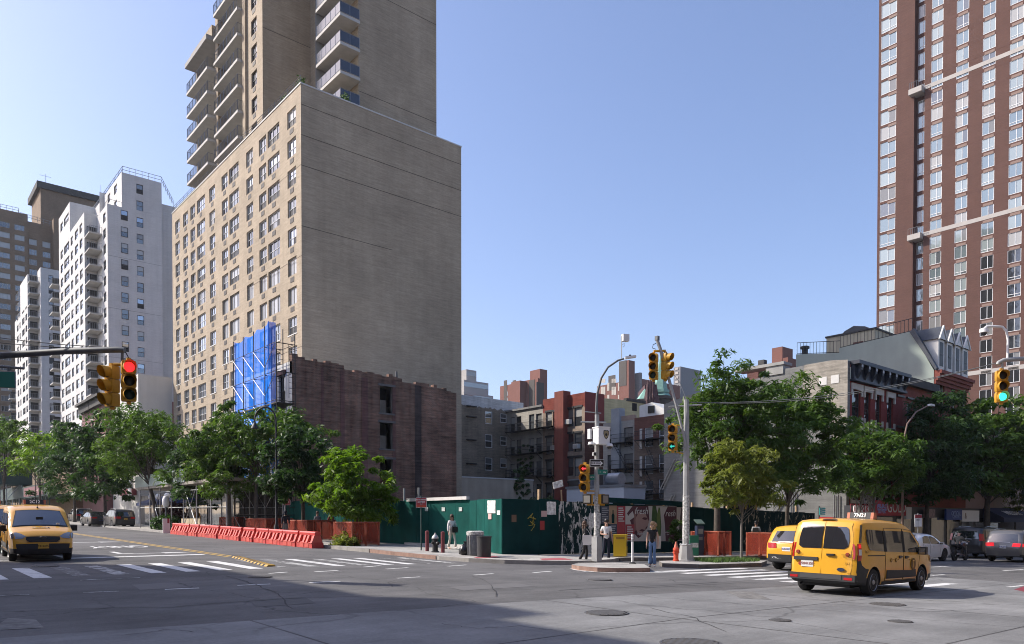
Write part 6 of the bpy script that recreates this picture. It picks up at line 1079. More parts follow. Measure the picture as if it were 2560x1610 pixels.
sheet(1366, 1389, 1254, 1286, 'paper_print', label='white flyer with black drawings near the fence corner', rag=.03); sheet(1352, 1366, 1277, 1292, 'pink_paper'); sheet(1349, 1360, 1302, 1325, 'red_paper'); sheet(1471, 1500, 1284, 1320, 'paper_print', rag=.05); sheet(1455, 1470, 1289, 1300, 'paper', shape=[(.1, .0), (.5, .3), (.95, .0), (.75, .5), (1, .7), (.65, .72), (.5, 1), (.38, .7), (0, .65), (.28, .45)])
sheet(1500, 1521, 1265, 1310, 'po_navy', label='dark poster with pale lines of text'); sheet(1521, 1541, 1264, 1310, 'po_tan', label='tan poster with a bottle'); sheet(1527, 1535, 1275, 1308, 'ply_dark', out=.042, shape=[(.1, 0), (.9, 0), (.95, .6), (.65, .75), (.65, 1), (.35, 1), (.35, .75), (.05, .6)]); sheet(1541, 1562, 1265, 1353, 'po_red', label='red poster with white text lines'); sheet(1522, 1541, 1310, 1353, 'po_navy'); sheet(1562, 1626, 1265, 1353, 'po_cream', label='large poster of a face under the word fresh')
# the printed face: hair mass, cheek, eye, lips, nose edge
sheet(1566, 1622, 1264, 1352, 'po_hair', out=.041, shape=[(.0, .78), (.25, 1), (.95, 1), (1, .6), (.9, .35), (.7, .25), (.62, .12), (.5, .07), (.32, .2), (.2, .45), (.12, .6)]); sheet(1584, 1621, 1268, 1348, 'po_skin', out=.046, shape=[(.05, .62), (.3, .85), (.75, .8), (1, .55), (.92, .42), (.78, .38), (.72, .28), (.6, .24), (.58, .14), (.35, .10), (.12, .3)]); sheet(1603, 1618, 1292, 1302, 'po_hair', out=.05, shape=[(0, .5), (.3, .9), (.8, .8), (1, .4), (.5, .2)]); sheet(1596, 1612, 1322, 1330, 'po_maroon', out=.05, shape=[(0, .5), (.4, .9), (1, .6), (.6, .05)]); sheet(1582, 1590, 1272, 1330, 'po_skin2', out=.05, shape=[(.2, 0), (.9, .1), (.6, .5), (1, .9), (.4, 1), (0, .5)]); sheet(1564, 1584, 1275, 1300, 'po_cream', out=.05, shape=[(0, .1), (.5, 0), (1, .3), (.8, .9), (.4, .6)]); sheet(1562, 1584, 1311, 1350, 'po_red', out=.052)
sheet(1626, 1656, 1265, 1353, 'po_cream'); sheet(1627, 1652, 1265, 1352, 'po_green', out=.041, shape=[(.05, 0), (.45, 0), (.5, .5), (.55, 0), (.9, .02), (1, .4), (.85, 1), (.6, .75), (.45, 1), (.1, 1), (0, .5)]); sheet(1640, 1650, 1267, 1345, 'po_green2', out=.046, shape=[(.2, 0), (1, .1), (.9, .8), (.5, 1), (0, .7)]); sheet(1656, 1690, 1266, 1353, 'po_cream'); sheet(1658, 1690, 1266, 1353, 'po_maroon', out=.041, shape=[(0, .75), (.3, 1), (1, 1), (1, 0), (.15, 0), (.1, .4)]); sheet(1690, 1712, 1268, 1352, 'po_cream', label='pale poster beside the signal pole'); sheet(1695, 1708, 1268, 1350, 'po_dim', out=.041, shape=[(.5, 1), (1, .9), (1, 0), (0, 0), (.1, .4)])
wtext('fresh', 1601, 1278, 24, 'po_text', shear=.25, out=.056, bold=.0, spacing=1.05); wtext('resh', 1674, 1284, 22, 'po_text', shear=.25, out=.048, spacing=1.05); wtext('Charlotte', 1600, 1334, 7.5, 'po_text', shear=.2, out=.056); wtext('VIVIENNE', 1668, 1331, 5, 'po_text', out=.048); wtext('blow', 1668, 1336, 5, 'po_text', out=.048)
for px, py0, n, m_, w_ in ((1511, 1269, 7, 'po_text_dim', 17), (1552, 1269, 7, 'po_text', 16), (1574, 1316, 6, 'po_text', 16), (1532, 1314, 6, 'po_text_dim', 14)):
    for k in range(n): ww = w_ * fr.uniform(.65, 1); sheet(px - w_ / 2, px - w_ / 2 + ww, py0 + 5.4 * k, py0 + 2.6 + 5.4 * k, m_, 'print_line', out=.056)
# flyers and plaques on the jogged corner panels
def onseg(px, py, a, b_):
    d = ray(px, py); den = d.x * (b_[1] - a[1]) - d.y * (b_[0] - a[0]); t = (a[0] * (b_[1] - a[1]) - a[1] * (b_[0] - a[0])) / den; return _O + d * t
def segsheet(si, px0, px1, py0, py1, m, name='poster'):
    a, b_ = FP[si], FP[si + 1]; d = (Vector(b_) - Vector(a)).normalized(); n3 = Vector((d.y, -d.x, 0)) ; n3 = n3 if n3.dot(_fw) < 0 else -n3; q = MB(); pts = [onseg(x, y, a, b_) + n3 * .05 for x, y in ((px0, py1), (px1, py1), (px1, py0), (px0, py0))]; q.poly(pts); q.poly([p - n3 * .006 for p in pts]); fpart(q, name, [m])
segsheet(1, 1221, 1241, 1251, 1283, 'paper_print'); segsheet(1, 1223, 1231, 1284, 1298, 'pink_paper'); segsheet(1, 1245, 1253, 1276, 1287, 'paper_print'); segsheet(2, 1278, 1290, 1287, 1305, mat('bronze', (.13, .085, .06), .5, metal=.3), 'plaque')
mat('white_print', (.45, .50, .47), .8, var=.5, vscale=16)
for px in (1068, 1110, 1153): segsheet(0, px - 4, px + 4, 1268, 1278, 'white_print', 'stencil')
q = MB(); a_ = onseg(1328, 1300, FP[2], FP[3]); rr = random.Random(3)
for k in range(5): pts = [onseg(1328 + rr.uniform(-9, 12), 1290 + 7 * k + rr.uniform(-8, 10), FP[2], FP[3]) - _fw * .06 for _ in range(4)]; q.tube(pts, .018, 4)
fpart(q, 'graffiti', [mat('spray_yellow', (.28, .24, .03), .6)])
hs = thing('protest_board', 'white hand lettered board tilted on a wooden stake above the fence', 'sign', (onY(1400, 1230, 24.9).x, 24.9, G(25, 24.9))); c = onY(1395, 1211, 24.9); q = MB(); q.obox((c.x - hs.location.x, 0, c.z - hs.location.z), (.62, .03, .30), Matrix.Rotation(rad(-14), 3, 'Y')); q.build('board', ['paper_print'], hs); c2 = onY(1406, 1225, 24.93); q = MB(); q.tube([(c2.x - hs.location.x + .15, .05, .3), (c2.x - hs.location.x - .06, .05, c2.z - hs.location.z)], .045, 4); q.build('stake', ['lumber'], hs)
dp = thing('screen_panel', 'black panels in yellow timber frames standing on the fence behind the slim tree', 'panel', (onY(1808, 1275, 25.2).x, 25.2, G(39, 25) + 2.6)); w_ = onY(1890, 1275, 25.2).x - onY(1808, 1275, 25.2).x
for k in range(3): q = MB(); q.box(w_ * k / 3 + .06, 0, 0, w_ * (k + 1) / 3 - .06, .05, .78); q.build('panel', ['black_matte'], dp)
for k in range(3): q = MB(); q.box(w_ * (k + 1) / 3 - .08, -.04, 0, w_ * (k + 1) / 3 + .05, -.005, .75); q.build('post', ['sign_yellow'], dp)

# ---------------------------------------------------------------- traffic signals
mat('signal_yellow', (.53, .285, .028), .5, var=.10, vscale=5, spec=.4); mat('lens_black', (.008, .009, .01), .35); mat('lens_green_off', (.004, .03, .026), .3); mat('lens_red_off', (.06, .008, .008), .3); mat('lens_red_lit', (1.0, .03, .035), .4, emit=1.1); mat('lens_green_lit', (.05, .95, .62), .4, emit=1.2); mat('arrow_red', (.9, .05, .06), .4, emit=.9); mat('arrow_green', (.05, .75, .6), .4, emit=.5)
mat('pole_grey', (.33, .335, .33), .6, metal=.2, var=.12, vscale=3); mat('pole_dark', (.13, .14, .145), .6, metal=.2, var=.1, vscale=3); mat('sticker_pole', (.42, .42, .40), .75, var=.75, vscale=14); mat('box_white', (.74, .74, .73), .45); mat('sign_green_st', (.010, .165, .12), .55); mat('dome_dark', (.03, .03, .035), .15)
def signal_head(parent, loc, face, lit=None, s=1.0, name='signal_head', offs=('lens_black', 'lens_black', 'lens_green_off'), arrow=None):
    """three-section head centred on loc (height 1.06 m); face: heading the lenses look to, radians from +X"""
    h = obj(name, None, parent, loc, face - rad(-90) + 0); q = MB()          # local -Y is the front
    for k in (-1, 0, 1):
        z = k * .352; q.prism([(-.15, z - .17), (.15, z - .17), (.17, z - .13), (.17, z + .13), (.15, z + .17), (-.15, z + .17), (-.17, z + .13), (-.17, z - .13)], -.08, .13, 'Y')
        n = 18; base = len(q.v)
        for ring, (r, y0, yb) in enumerate(((.155, -.08, -.08), (.152, -.33, -.20))):
            for j in range(n + 1): a = rad(-235) + rad(290) * j / n; a = rad(-55) + rad(290) * j / n; f = abs(j / n - .5) * 2; q.v.append((r * math.cos(a), (y0 + (yb - y0) * f ** 2), z + r * math.sin(a)))
        for j in range(n): q.f.append((base + j, base + j + 1, base + n + 1 + j + 1, base + n + 1 + j)); q.m.append(0)
    q.box(-.05, -.02, .53, .05, .08, .60); q.box(-.05, -.02, -.60, .05, .08, -.53); hd = q.build('housing', ['signal_yellow'], h, smooth=40)
    for i, k in enumerate((1, 0, -1)):
        m_ = offs[i]
        if lit == i: m_ = 'lens_red_lit' if i == 0 else 'lens_green_lit'
        q = MB(); q.lathe([(.132, -.085), (.11, -.10), (.02, -.118)], 16, (0, 0, 0), 'Y'); q.v = [(x, y, z + k * .352) for x, y, z in q.v]; q.build('lens', [m_], h, smooth=50)
        if arrow == i: q = MB(); q.poly([(-.10, -.125, k * .352), (-.02, -.125, k * .352 + .08), (-.02, -.125, k * .352 + .03), (.1, -.125, k * .352 + .03), (.1, -.125, k * .352 - .03), (-.02, -.125, k * .352 - .03), (-.02, -.125, k * .352 - .08)]); q.build('lens_arrow', ['arrow_red' if i == 0 else 'arrow_green'], h)
    return h
# left mast arm
D = 19.6; ml = thing('signal_mast', 'grey mast arm at the left with two yellow signal heads, one showing red', 'traffic signal', at(-5.5, 21.8)); mx, my, mz = ml.location
def rel(p, o): return Vector(p) - Vector(o.location)
s1, s2 = dep(278, 966, D), dep(322, 953, D - .15); arm = [(-5.5, 21.8, 0.2), (-5.5, 21.8, 5.2), (-5.2, 21.8, 5.55), tuple(dep(0, 889, 20.6)), tuple(dep(160, 878, 20.1)), tuple(dep(300, 874, D)), tuple(dep(312, 876, D))]
q = MB(); q.tube([rel(p, ml) for p in arm], [.13, .11, .105, .095, .085, .08, .07], 12); q.tube([rel(dep(306, 876, D), ml), rel(dep(305, 912, D), ml)], .035, 8); q.build('arm', ['pole_dark'], ml, smooth=50)
q = MB(); q.tube([rel(p, ml) for p in (dep(314, 880, D), dep(322, 895, D), dep(332, 900, D), dep(318, 904, D), dep(306, 900, D))], .014, 5); q.build('cable', ['black'], ml)
q = MB(); a_, b_ = rel(dep(283, 911, D), ml), rel(dep(326, 911, D), ml); q.tube([a_, b_], .045, 8); q.build('bracket', ['signal_yellow'], ml)
signal_head(ml, rel(s1, ml), math.atan2(-.35, -.94), None); signal_head(ml, rel(s2, ml), math.atan2(-.93, -.10), 0)
gs = thing('street_sign', 'plain green street name sign cut by the left edge, hanging from a thin arm', 'sign', tuple(dep(20, 953, 18.5))); q = MB(); R = Matrix.Rotation(-AZ + rad(6), 3, 'Z'); q.obox((-.35, 0, 0), (1.1, .04, .38), R); q.obox((-.35, .01, 0), (1.14, .03, .41), R, 1); q.build('panel', ['sign_green_st', 'steel_galv'], gs); q = MB(); q.tube([rel(dep(-60, 912, 18.5), gs), rel(dep(60, 921, 18.5), gs)], .03, 8); q.tube([rel(dep(23, 918, 18.5), gs), rel(dep(23, 938, 18.5), gs)], .05, 6); q.build('arm', ['pole_dark'], gs)
wl = thing('overhead_wire', 'pair of thin black wires running to the left mast arm', 'wire')
for y0, y1 in ((842, 870), (855, 872)): q = MB(); q.tube([dep(-20 + 340 * f, y0 + (y1 - y0) * f + 5 * math.sin(f * 3.1), 20) for f in (0, .25, .5, .75, 1)], .010, 4); q.build('wire', ['black'], wl)
# centre pole with camera box
PC = Vector(at(21.18, 19.88, .15)); D = (PC - _O).dot(_cf) - .05; pc = thing('signal_pole', 'tall sticker covered signal pole with a curved lamp arm and a white camera box', 'traffic signal', PC)
def cp_(px, py, dd=0): return rel(dep(px, py, D + dd), pc)
q = MB(); q.tube([(0, 0, 0), (0, 0, 1.2), (0, 0, 5.6)], [.105, .10, .085], 10); q.build('shaft', ['pole_grey'], pc, smooth=50); q = MB(); q.tube([(0, 0, .6), (0, 0, 2.5)], [.108, .105], 10); q.build('stickers', ['sticker_pole'], pc, smooth=50); q = MB(); q.prism([(-.14, -.14), (.14, -.14), (.14, .14), (-.14, .14)], 0, .95, 'Z'); q.build('base', ['pole_grey'], pc)
q = MB(); q.tube([cp_(1492, 1080), cp_(1491, 1020), cp_(1493, 985), cp_(1503, 945), cp_(1520, 918), cp_(1545, 901), cp_(1560, 897)], [.05, .05, .045, .042, .04, .038, .035], 8); q.build('lamp_arm', ['pole_dark'], pc, smooth=50); q = MB(); c = cp_(1576, 893); q.obox(c, (.42, .2, .075), Matrix.Rotation(-AZ, 3, 'Z') @ Matrix.Rotation(rad(-8), 3, 'Y')); q.build('luminaire', ['box_white'], pc); q = MB(); c = cp_(1575, 889); q.ball(c, .045, 8); q.build('photocell', ['black'], pc)
q = MB(); q.tube([cp_(1554, 898), cp_(1554, 840)], .018, 6); q.tube([cp_(1556, 862), cp_(1561, 858), cp_(1562, 864), cp_(1557, 868)], .008, 5); q.build('antenna_mast', ['pole_grey'], pc); q = MB(); q.obox(cp_(1563, 845), (.26, .2, .26), Matrix.Rotation(-AZ + rad(20), 3, 'Z')); q.build('antenna_box', ['box_white'], pc)
q = MB(); q.tube([cp_(1452, 1055), cp_(1515, 1056)], .035, 8); q.tube([cp_(1462, 1029), cp_(1503, 1033)], .02, 6); q.build('cross_arm', ['pole_grey'], pc)
RB = Matrix.Rotation(rad(-14), 3, 'Z'); bc = cp_(1503, 1091, -.25); q = MB(); q.obox(bc, (.50, .40, .62), RB); bx_ = q.build('camera_box', ['box_white'], pc); q = MB(); q.obox(bc + Vector((0, 0, .33)), (.54, .44, .04), RB); q.build('lid', ['box_white'], bx_)
q = MB(); fn = RB @ Vector((0, -.205, 0)); ux = RB @ Vector((1, 0, 0)); shp = [(-.12, .15), (-.06, .17), (0, .16), (.06, .17), (.12, .15), (.125, .02), (.08, -.10), (0, -.18), (-.08, -.10), (-.125, .02)]; cc = bc + fn + ux * .09 + Vector((0, 0, .05)); q.poly([cc + ux * a + Vector((0, 0, b_)) for a, b_ in shp]); cc2 = cc + fn.normalized() * .004; q.poly([cc2 + ux * a * .82 + Vector((0, 0, b_ * .82)) for a, b_ in shp], 1); cc3 = cc2 + fn.normalized() * .004; q.poly([cc3 + ux * .055 * math.cos(t * .7854) + Vector((0, 0, .055 * math.sin(t * .7854))) for t in range(8)]); q.build('shield_emblem', ['black', mat('shield_gold', (.30, .24, .13), .5)], bx_)
for px, py in ((1478, 1111), (1524, 1115)): q = MB(); c = cp_(px, py, -.3); q.lathe([(.02, .10), (.10, .09), (.135, 0), (.12, -.02)], 12, c); q.ball(c + Vector((0, 0, -.03)), .095, 10, 1); q.tube([c + Vector((0, 0, .08)), bc + Vector((0, 0, -.3))], .03, 6); q.build('dome_camera', ['box_white', 'dome_dark'], pc, smooth=50)
q = MB(); q.obox(cp_(1474, 1085, -.1), (.09, .16, .38), RB); q.build('side_box', ['box_white'], pc); q = MB(); q.obox(cp_(1487, 1135, -.2), (.16, .12, .13), RB); q.obox(cp_(1487, 1135, -.27), (.10, .02, .08), RB, 1); q.build('small_camera', ['pole_grey', 'black'], pc)
def plate(parent, name, c, w, h, R, m, border=None):
    q = MB(); q.obox(c, (w, .02, h), R)
    if border: q.obox(Vector(c) + R @ Vector((0, .006, 0)), (w + .03, .02, h + .03), R, 1)
    return q.build(name, [m] + ([border] if border else []), parent)
RF = Matrix.Rotation(-AZ + rad(8), 3, 'Z'); eul = lambda a: (rad(90), 0, a)
ow = plate(pc, 'one_way_sign', cp_(1492.5, 1158, -.16), .52, .26, RF, 'black', 'box_white'); c = cp_(1492.5, 1158, -.175); q = MB(); f_ = RF @ Vector((1, 0, 0)); q.poly([c + f_ * a + Vector((0, 0, b_)) for a, b_ in ((-.22, -.06), (.12, -.06), (.12, -.1), (.235, 0), (.12, .1), (.12, .06), (-.22, .06))]); q.build('arrow', ['box_white'], pc); text('ONE WAY', .085, 'black', pc, c + f_ * -.04 - _fw * .006, eul(-AZ + rad(8)), bold=.003, ext=.001)
plate(pc, 'street_sign', cp_(1507, 1180, -.12), .36, .185, RF, 'sign_green_st'); text('1   Av', .11, 'box_white', pc, cp_(1507, 1180, -.14), eul(-AZ + rad(8)), ext=.001)
RL = Matrix.Rotation(-AZ + rad(-40), 3, 'Z'); plate(pc, 'street_sign', cp_(1478, 1193, -.06), .30, .20, RL, 'sign_green_st'); text('E 14 St', .09, 'box_white', pc, cp_(1478, 1193, -.09), eul(-AZ + rad(-40)), ext=.001)
signal_head(pc, cp_(1462, 1195), math.atan2(-.42, -.9), None, offs=('lens_red_off', 'lens_black', 'lens_black'), arrow=0); q = MB()
for py in (1163, 1227): q.tube([cp_(1463, py), cp_(1492, py + 1)], .03, 6)
q.build('bracket', ['signal_yellow'], pc)
for px, a, lit in ((1470, rad(-62), 1), (1507, rad(-8), 0)):
    R = Matrix.Rotation(a, 3, 'Z'); c = cp_(px, 1248, -.05); q = MB(); q.obox(c, (.34, .22, .36), R); ps = q.build('pedestrian_signal', ['signal_yellow'], pc); q = MB(); q.obox(c + R @ Vector((0, -.13, 0)), (.33, .06, .35), R); q.build('visor', ['black_matte'], ps); q = MB(); q.obox(c + R @ Vector((0, -.165, 0)), (.25, .01, .27), R); q.build('face', [mat('ped_face', (.34, .32, .27), .35) if lit else mat('ped_face_dim', (.20, .18, .16), .35)], ps)
q = MB()
for py in (1237, 1262): q.tube([cp_(1468, py), cp_(1512, py)], .03, 6)
q.build('bracket', ['signal_yellow'], pc)
# right pole with guyed arm
PR = Vector(at(25.5, 18.94, .15)); D = (PR - _O).dot(_cf); pr = thing('signal_pole', 'grey octagonal signal pole with a slanting guyed arm carrying two yellow heads', 'traffic signal', PR)
def rp_(px, py, dd=0): return rel(dep(px, py, D + dd), pr)
q = MB(); q.tube([(0, 0, .5), (0, 0, 6.6)], [.145, .105], 8); q.build('shaft', ['pole_grey'], pr); q = MB(); q.tube([(0, 0, .85), (0, 0, 2.7)], [.147, .138], 8); q.build('stickers', ['sticker_pole'], pr); q = MB(); q.lathe([(.40, 0), (.40, .04), (.33, .06), (.24, .62), (.25, .66), (.17, .70)], 8); q.build('base', ['pole_grey'], pr)
for a in range(4): q = MB(); q.ball((.21 * math.cos(a * 1.57 + .8), .21 * math.sin(a * 1.57 + .8), .67), .05, 8); q.build('bolt_cap', ['pole_grey'], pr)
q = MB(); q.tube([rp_(1714, 1125, -.2), rp_(1712, 1100, -.2), rp_(1690, 1010, -.2), rp_(1650, 870, -.3), rp_(1642, 848, -.3)], [.05, .05, .055, .07, .07], 8); q.build('guy_arm', ['pole_grey'], pr, smooth=50); q = MB(); q.tube([rp_(1672, 1017), rp_(1754, 1012)], .035, 8); q.tube([rp_(1676, 925, -.2), rp_(1700, 957), rp_(1718, 1005)], .012, 5); q.build('cross_arm', ['pole_grey'], pr); q = MB(); q.obox(rp_(1643, 846, -.3), (.14, .14, .18)); q.build('end_box', ['pole_dark'], pr)
q = MB(); q.tube([rp_(1640, 858, -.3), rp_(1633, 862, -.3), rp_(1631, 870, -.3), rp_(1640, 873, -.3)], .014, 5); q.tube([rp_(1716, 1098), rp_(1721, 1112), rp_(1716, 1126), rp_(1706, 1120)], .02, 5); q.build('cable', ['black'], pr)
q = MB(); q.tube([rp_(1634, 878, -.3), rp_(1664, 877, -.3)], .05, 8); q.build('bracket', ['signal_yellow'], pr); signal_head(pr, rp_(1634, 917, -.25), math.atan2(-.45, -.89)); signal_head(pr, rp_(1665, 916, -.25), math.atan2(-.99, .12), None, offs=('lens_black', 'lens_black', 'lens_black'))
signal_head(pr, rp_(1682, 1095, -.1), math.atan2(-.42, -.9), None, arrow=2); q = MB(); q.tube([rp_(1690, 1062), rp_(1706, 1066)], .03, 6); q.tube([rp_(1690, 1130), rp_(1708, 1134)], .03, 6); q.build('bracket', ['signal_yellow'], pr)
# right mast arm
D = 25.; mr_ = thing('signal_mast', 'pale mast arm at the right edge with a green lit signal head', 'traffic signal', at(32.0, 5.6)); sp = dep(2506, 966, D)
def qp_(px, py, dd=0): return rel(dep(px, py, D + dd), mr_)
q = MB(); q.tube([(0, 0, 0), (0, 0, 7.0), qp_(2640, 893), qp_(2560, 897), qp_(2510, 900), qp_(2496, 907), qp_(2494, 912)], [.15, .12, .085, .075, .07, .07, .06], 10); q.tube([qp_(2505, 903), qp_(2506, 925)], .04, 8); q.build('arm', ['pole_grey'], mr_, smooth=50); q = MB(); q.tube([qp_(2519, 896), qp_(2520, 850), qp_(2516, 828), qp_(2506, 817), qp_(2490, 816), qp_(2467, 816), qp_(2462, 820)], .038, 8); q.build('camera_arm', ['box_white'], mr_, smooth=50); q = MB(); c = qp_(2460, 829); q.lathe([(.05, .12), (.13, .09), (.14, -.03), (.1, -.04)], 12, c); q.ball(c + Vector((0, 0, -.05)), .09, 10, 1); q.build('dome_camera', ['box_white', 'dome_dark'], mr_, smooth=50); signal_head(mr_, qp_(2504, 966), math.atan2(-.55, -.83), 2, offs=('lens_black', 'lens_black', 'lens_black'))
ww = thing('overhead_wire', 'pair of thin cables sagging from the right signal pole to the right mast arm', 'wire'); A_, B_ = Vector(PR) + Vector((0, 0, 6.5)), dep(2500, 905, D)
for k in (0, 1): q = MB(); q.tube([A_.lerp(B_, f) + Vector((0, 0, -1.0 * 4 * f * (1 - f) * .42 - .07 * k * math.sin(3.14 * f))) for f in [i / 12 for i in range(13)]], .011, 4); q.build('wire', ['pole_dark'], ww)
# lamps
def crook(label, x, y, H):
    t = thing('street_lamp', label, 'street lamp', at(x, y, .15)); q = MB(); q.tube([(0, 0, 0), (0, 0, .8), (0, 0, 1.0), (0, 0, H)], [.16, .14, .07, .055], 10); d = Vector((-.75, .65, 0)); R_ = .62; q.tube([Vector((0, 0, H)) + d * (R_ - R_ * math.cos(a)) + Vector((0, 0, R_ * 1.25 * math.sin(a))) for a in [rad(k * 15) for k in range(14)]], .05, 8); q.tube([Vector((0, 0, H - .3)) + d * (R_ - R_ * .55 * math.cos(a)) + Vector((0, 0, R_ * .8 * math.sin(a))) for a in [rad(20 + k * 20) for k in range(8)]], .022, 6); q.build('crook', ['iron_black'], t, smooth=50); q = MB(); q.lathe([(.03, .25), (.07, .2), (.2, -.02), (.22, -.1)], 12, d * 2 * R_ + Vector((0, 0, H - .35))); q.build('lantern', ['iron_black'], t, smooth=50)
p = onX(690, 1100, 17.9); crook('black ornate bishop crook lamp rising out of the tree crowns by the scaffold', 17.9, p.y, zX(690, 1058, 17.9) - G(17.9, p.y)); p = onX(88, 1200, 18.8); crook('small bishop crook lamp far up the avenue above the green shed', 18.8, p.y, zX(88, 1185, 18.8) - G(18.8, p.y))
cl = thing('street_lamp', 'cobra head street lamp with a curved arm among the trees, before the red row houses', 'street lamp', (onY(2257, 1200, 21.4).x, 21.4, G(50, 21.4) + .15)); q = MB(); q.tube([(0, 0, 0)] + [rel(onY(px, py, 21.4), cl) for px, py in ((2257, 1150), (2258, 1105), (2268, 1060), (2290, 1030), (2318, 1015))], [.1, .07, .06, .055, .05, .045], 8); q.build('pole', [mat('pole_brown', (.17, .11, .085), .6)], cl, smooth=50); q = MB(); c = rel(onY(2328, 1013, 21.4), cl); q.obox(c, (.62, .26, .13)); q.build('luminaire', ['box_white'], cl)
# ---------------------------------------------------------------- kerbside signs, hydrant, bollards, cans
def post_sign(label, px, py, px0, px1, py0, py1, m, lines=(), pole='steel_galv', extra=None):
    p = gnd(px, py, .15); t = thing('street_sign', label, 'sign', p); D_ = (p - _O).dot(_cf); a, b_ = rel(dep(px0, py1, D_), t), rel(dep(px1, py0, D_), t); c = (a + b_) / 2; w, h = (px1 - px0) / FPX * D_, (py1 - py0) / FPX * D_; q = MB(); q.tube([(0, 0, 0), (0, 0, b_.z + .1)], .03, 6); q.build('post', [pole], t); R = Matrix.Rotation(-AZ, 3, 'Z'); plate(t, 'panel', c - _fw * .05, w, h, R, m, 'box_white')
    for s_, f, hh, mm in lines: text(s_, hh * h, mm, t, c - _fw * .065 + Vector((0, 0, f * h)), eul(-AZ), ext=.001, bold=.002)
    if extra: plate(t, 'panel', c - _fw * .062 + Vector((0, 0, extra[0] * h)), w * .99, h * extra[1], R, extra[2])
    return t
post_sign('red no standing sign on a dark post at the corner', 1053, 1376, 1041, 1066, 1245, 1268, 'po_red', [('NO STANDING', .30, .16, 'box_white'), ('ANYTIME', .06, .19, 'box_white'), ('<--->', -.16, .14, 'box_white')], 'shed_green', (-.38, .2, mat('sign_orange', (.45, .06, .025), .6)))
post_sign('small red no standing sign behind the orange barricades', 713, 1345, 709, 726, 1245, 1262, 'po_red', [('NO STANDING', .2, .16, 'box_white'), ('ANYTIME', -.1, .18, 'box_white')])
post_sign('white and red kerb sign by the globe lamps', 477, 1318, 469, 484, 1245, 1259, 'sign_white', [], 'steel_galv', (-.34, .3, 'po_red'))
bs = post_sign('tall narrow white bus stop sign with a red top, behind the white sedan', 2294, 1388, 2286, 2303, 1287, 1316, 'sign_white', [('M14', .05, .18, 'black')], 'steel_galv', (.36, .28, 'po_red')); 
tl = thing('street_sign', 'teal sign panel with white stripes on a post behind the taxi', 'sign', at(39.5, 22.4, .15)); c = rel(onY(2056, 1278, 22.4), tl); q = MB(); q.obox(c, (.66, .04, .42)); q.build('panel', [mat('teal_sign', (.05, .40, .38), .5)], tl); q = MB(); q.bar((c.x - .3, .05, 0), (c.x - .3, .05, c.z + .3), .04, 0, 6); q.build('post', ['black'], tl)
for k in range(3): q = MB(); q.obox(c + Vector((0, -.025, .12 - .12 * k)), (.62, .01, .035), Matrix.Rotation(rad(4), 3, 'Y')); q.build('stripe', ['box_white'], tl)
p = gnd(1088, 1381, .15); hy = thing('fire_hydrant', 'black fire hydrant with a silver cap between two maroon bollards', 'hydrant', p); q = MB(); q.lathe([(.17, 0), (.17, .05), (.125, .07), (.115, .55), (.15, .57), (.15, .61)], 14); q.lathe([(.055, -.19), (.055, .19)], 10, (0, 0, .42), 'X'); q.lathe([(.08, -.16), (.07, -.24)], 10, (0, 0, .40), 'Y'); q.build('barrel', ['iron_black'], hy, smooth=40); q = MB(); q.lathe([(.155, .61), (.15, .66), (.10, .74), (.04, .79), (.035, .85), (.01, .86)], 14); q.build('bonnet', [mat('silver_paint', (.45, .45, .43), .45, metal=.4)], hy, smooth=40)
for px, py, l in ((1068, 1378, 'maroon bollard left of the black hydrant'), (1107, 1382, 'maroon bollard right of the black hydrant')): p = gnd(px, py, .15); t = thing('bollard', l, 'bollard', p, 0, 'bollards beside the hydrant'); q = MB(); q.tube([(0, 0, 0), (0, 0, .85)], .085, 12); q.build('post', [mat('maroon', (.15, .03, .035), .6)], t, smooth=50); q = MB(); q.lathe([(.09, .85), (.085, .9), (.03, .93)], 12); q.build('cap', ['maroon'], t, smooth=50)
p = gnd(1188, 1389, .15); tc1 = thing('litter_bin', 'grey metal street litter bin with stickers, next to a shorter dark bin', 'bin', p); q = MB(); q.lathe([(.28, 0), (.33, .05), (.34, .86), (.31, .9)], 20); q.build('body', [mat('bin_grey', (.16, .165, .17), .6, var=.3, vscale=9)], tc1, smooth=40)
for k in range(20): a = k * .314; q = MB(); q.bar((.345 * math.cos(a), .345 * math.sin(a), .05), (.352 * math.cos(a), .352 * math.sin(a), .82), .014); q.build('slat', ['bin_grey'], tc1)
q = MB(); q.lathe([(.36, .86), (.36, .98), (.26, 1.02), (.24, .9)], 20); q.build('rim', ['sticker_pole'], tc1, smooth=40)
p = gnd(1210, 1393, .15); tc2 = thing('litter_bin', 'short black wire litter bin in front of the grey bin', 'bin', p); q = MB(); q.lathe([(.27, 0), (.29, .8), (.25, .8), (.24, .3)], 20); q.build('body', [mat('bin_black', (.03, .03, .032), .6)], tc2, smooth=40); q = MB(); q.lathe([(.30, .78), (.305, .83), (.27, .84)], 20); q.build('rim', ['bin_black'], tc2)
p = gnd(1164, 1388, .15); q = MB(); q.lathe([(.1, 0), (.27, .06), (.30, .2), (.22, .36), (.08, .46), (.05, .52), (.1, .57)], 12, (0, 0, 0), sy=.8); me = q.mesh('trash_bag', [mat('bag_black', (.012, .012, .013), .25, bump=.8, bscale=6)], 60); bagr = np.random.default_rng(1)
for v in me.vertices: v.co += Vector(bagr.normal(0, .018, 3))
tag(obj('trash_bag', me, None, p), 'black plastic trash bag slumped beside the grey bin', 'trash bag')
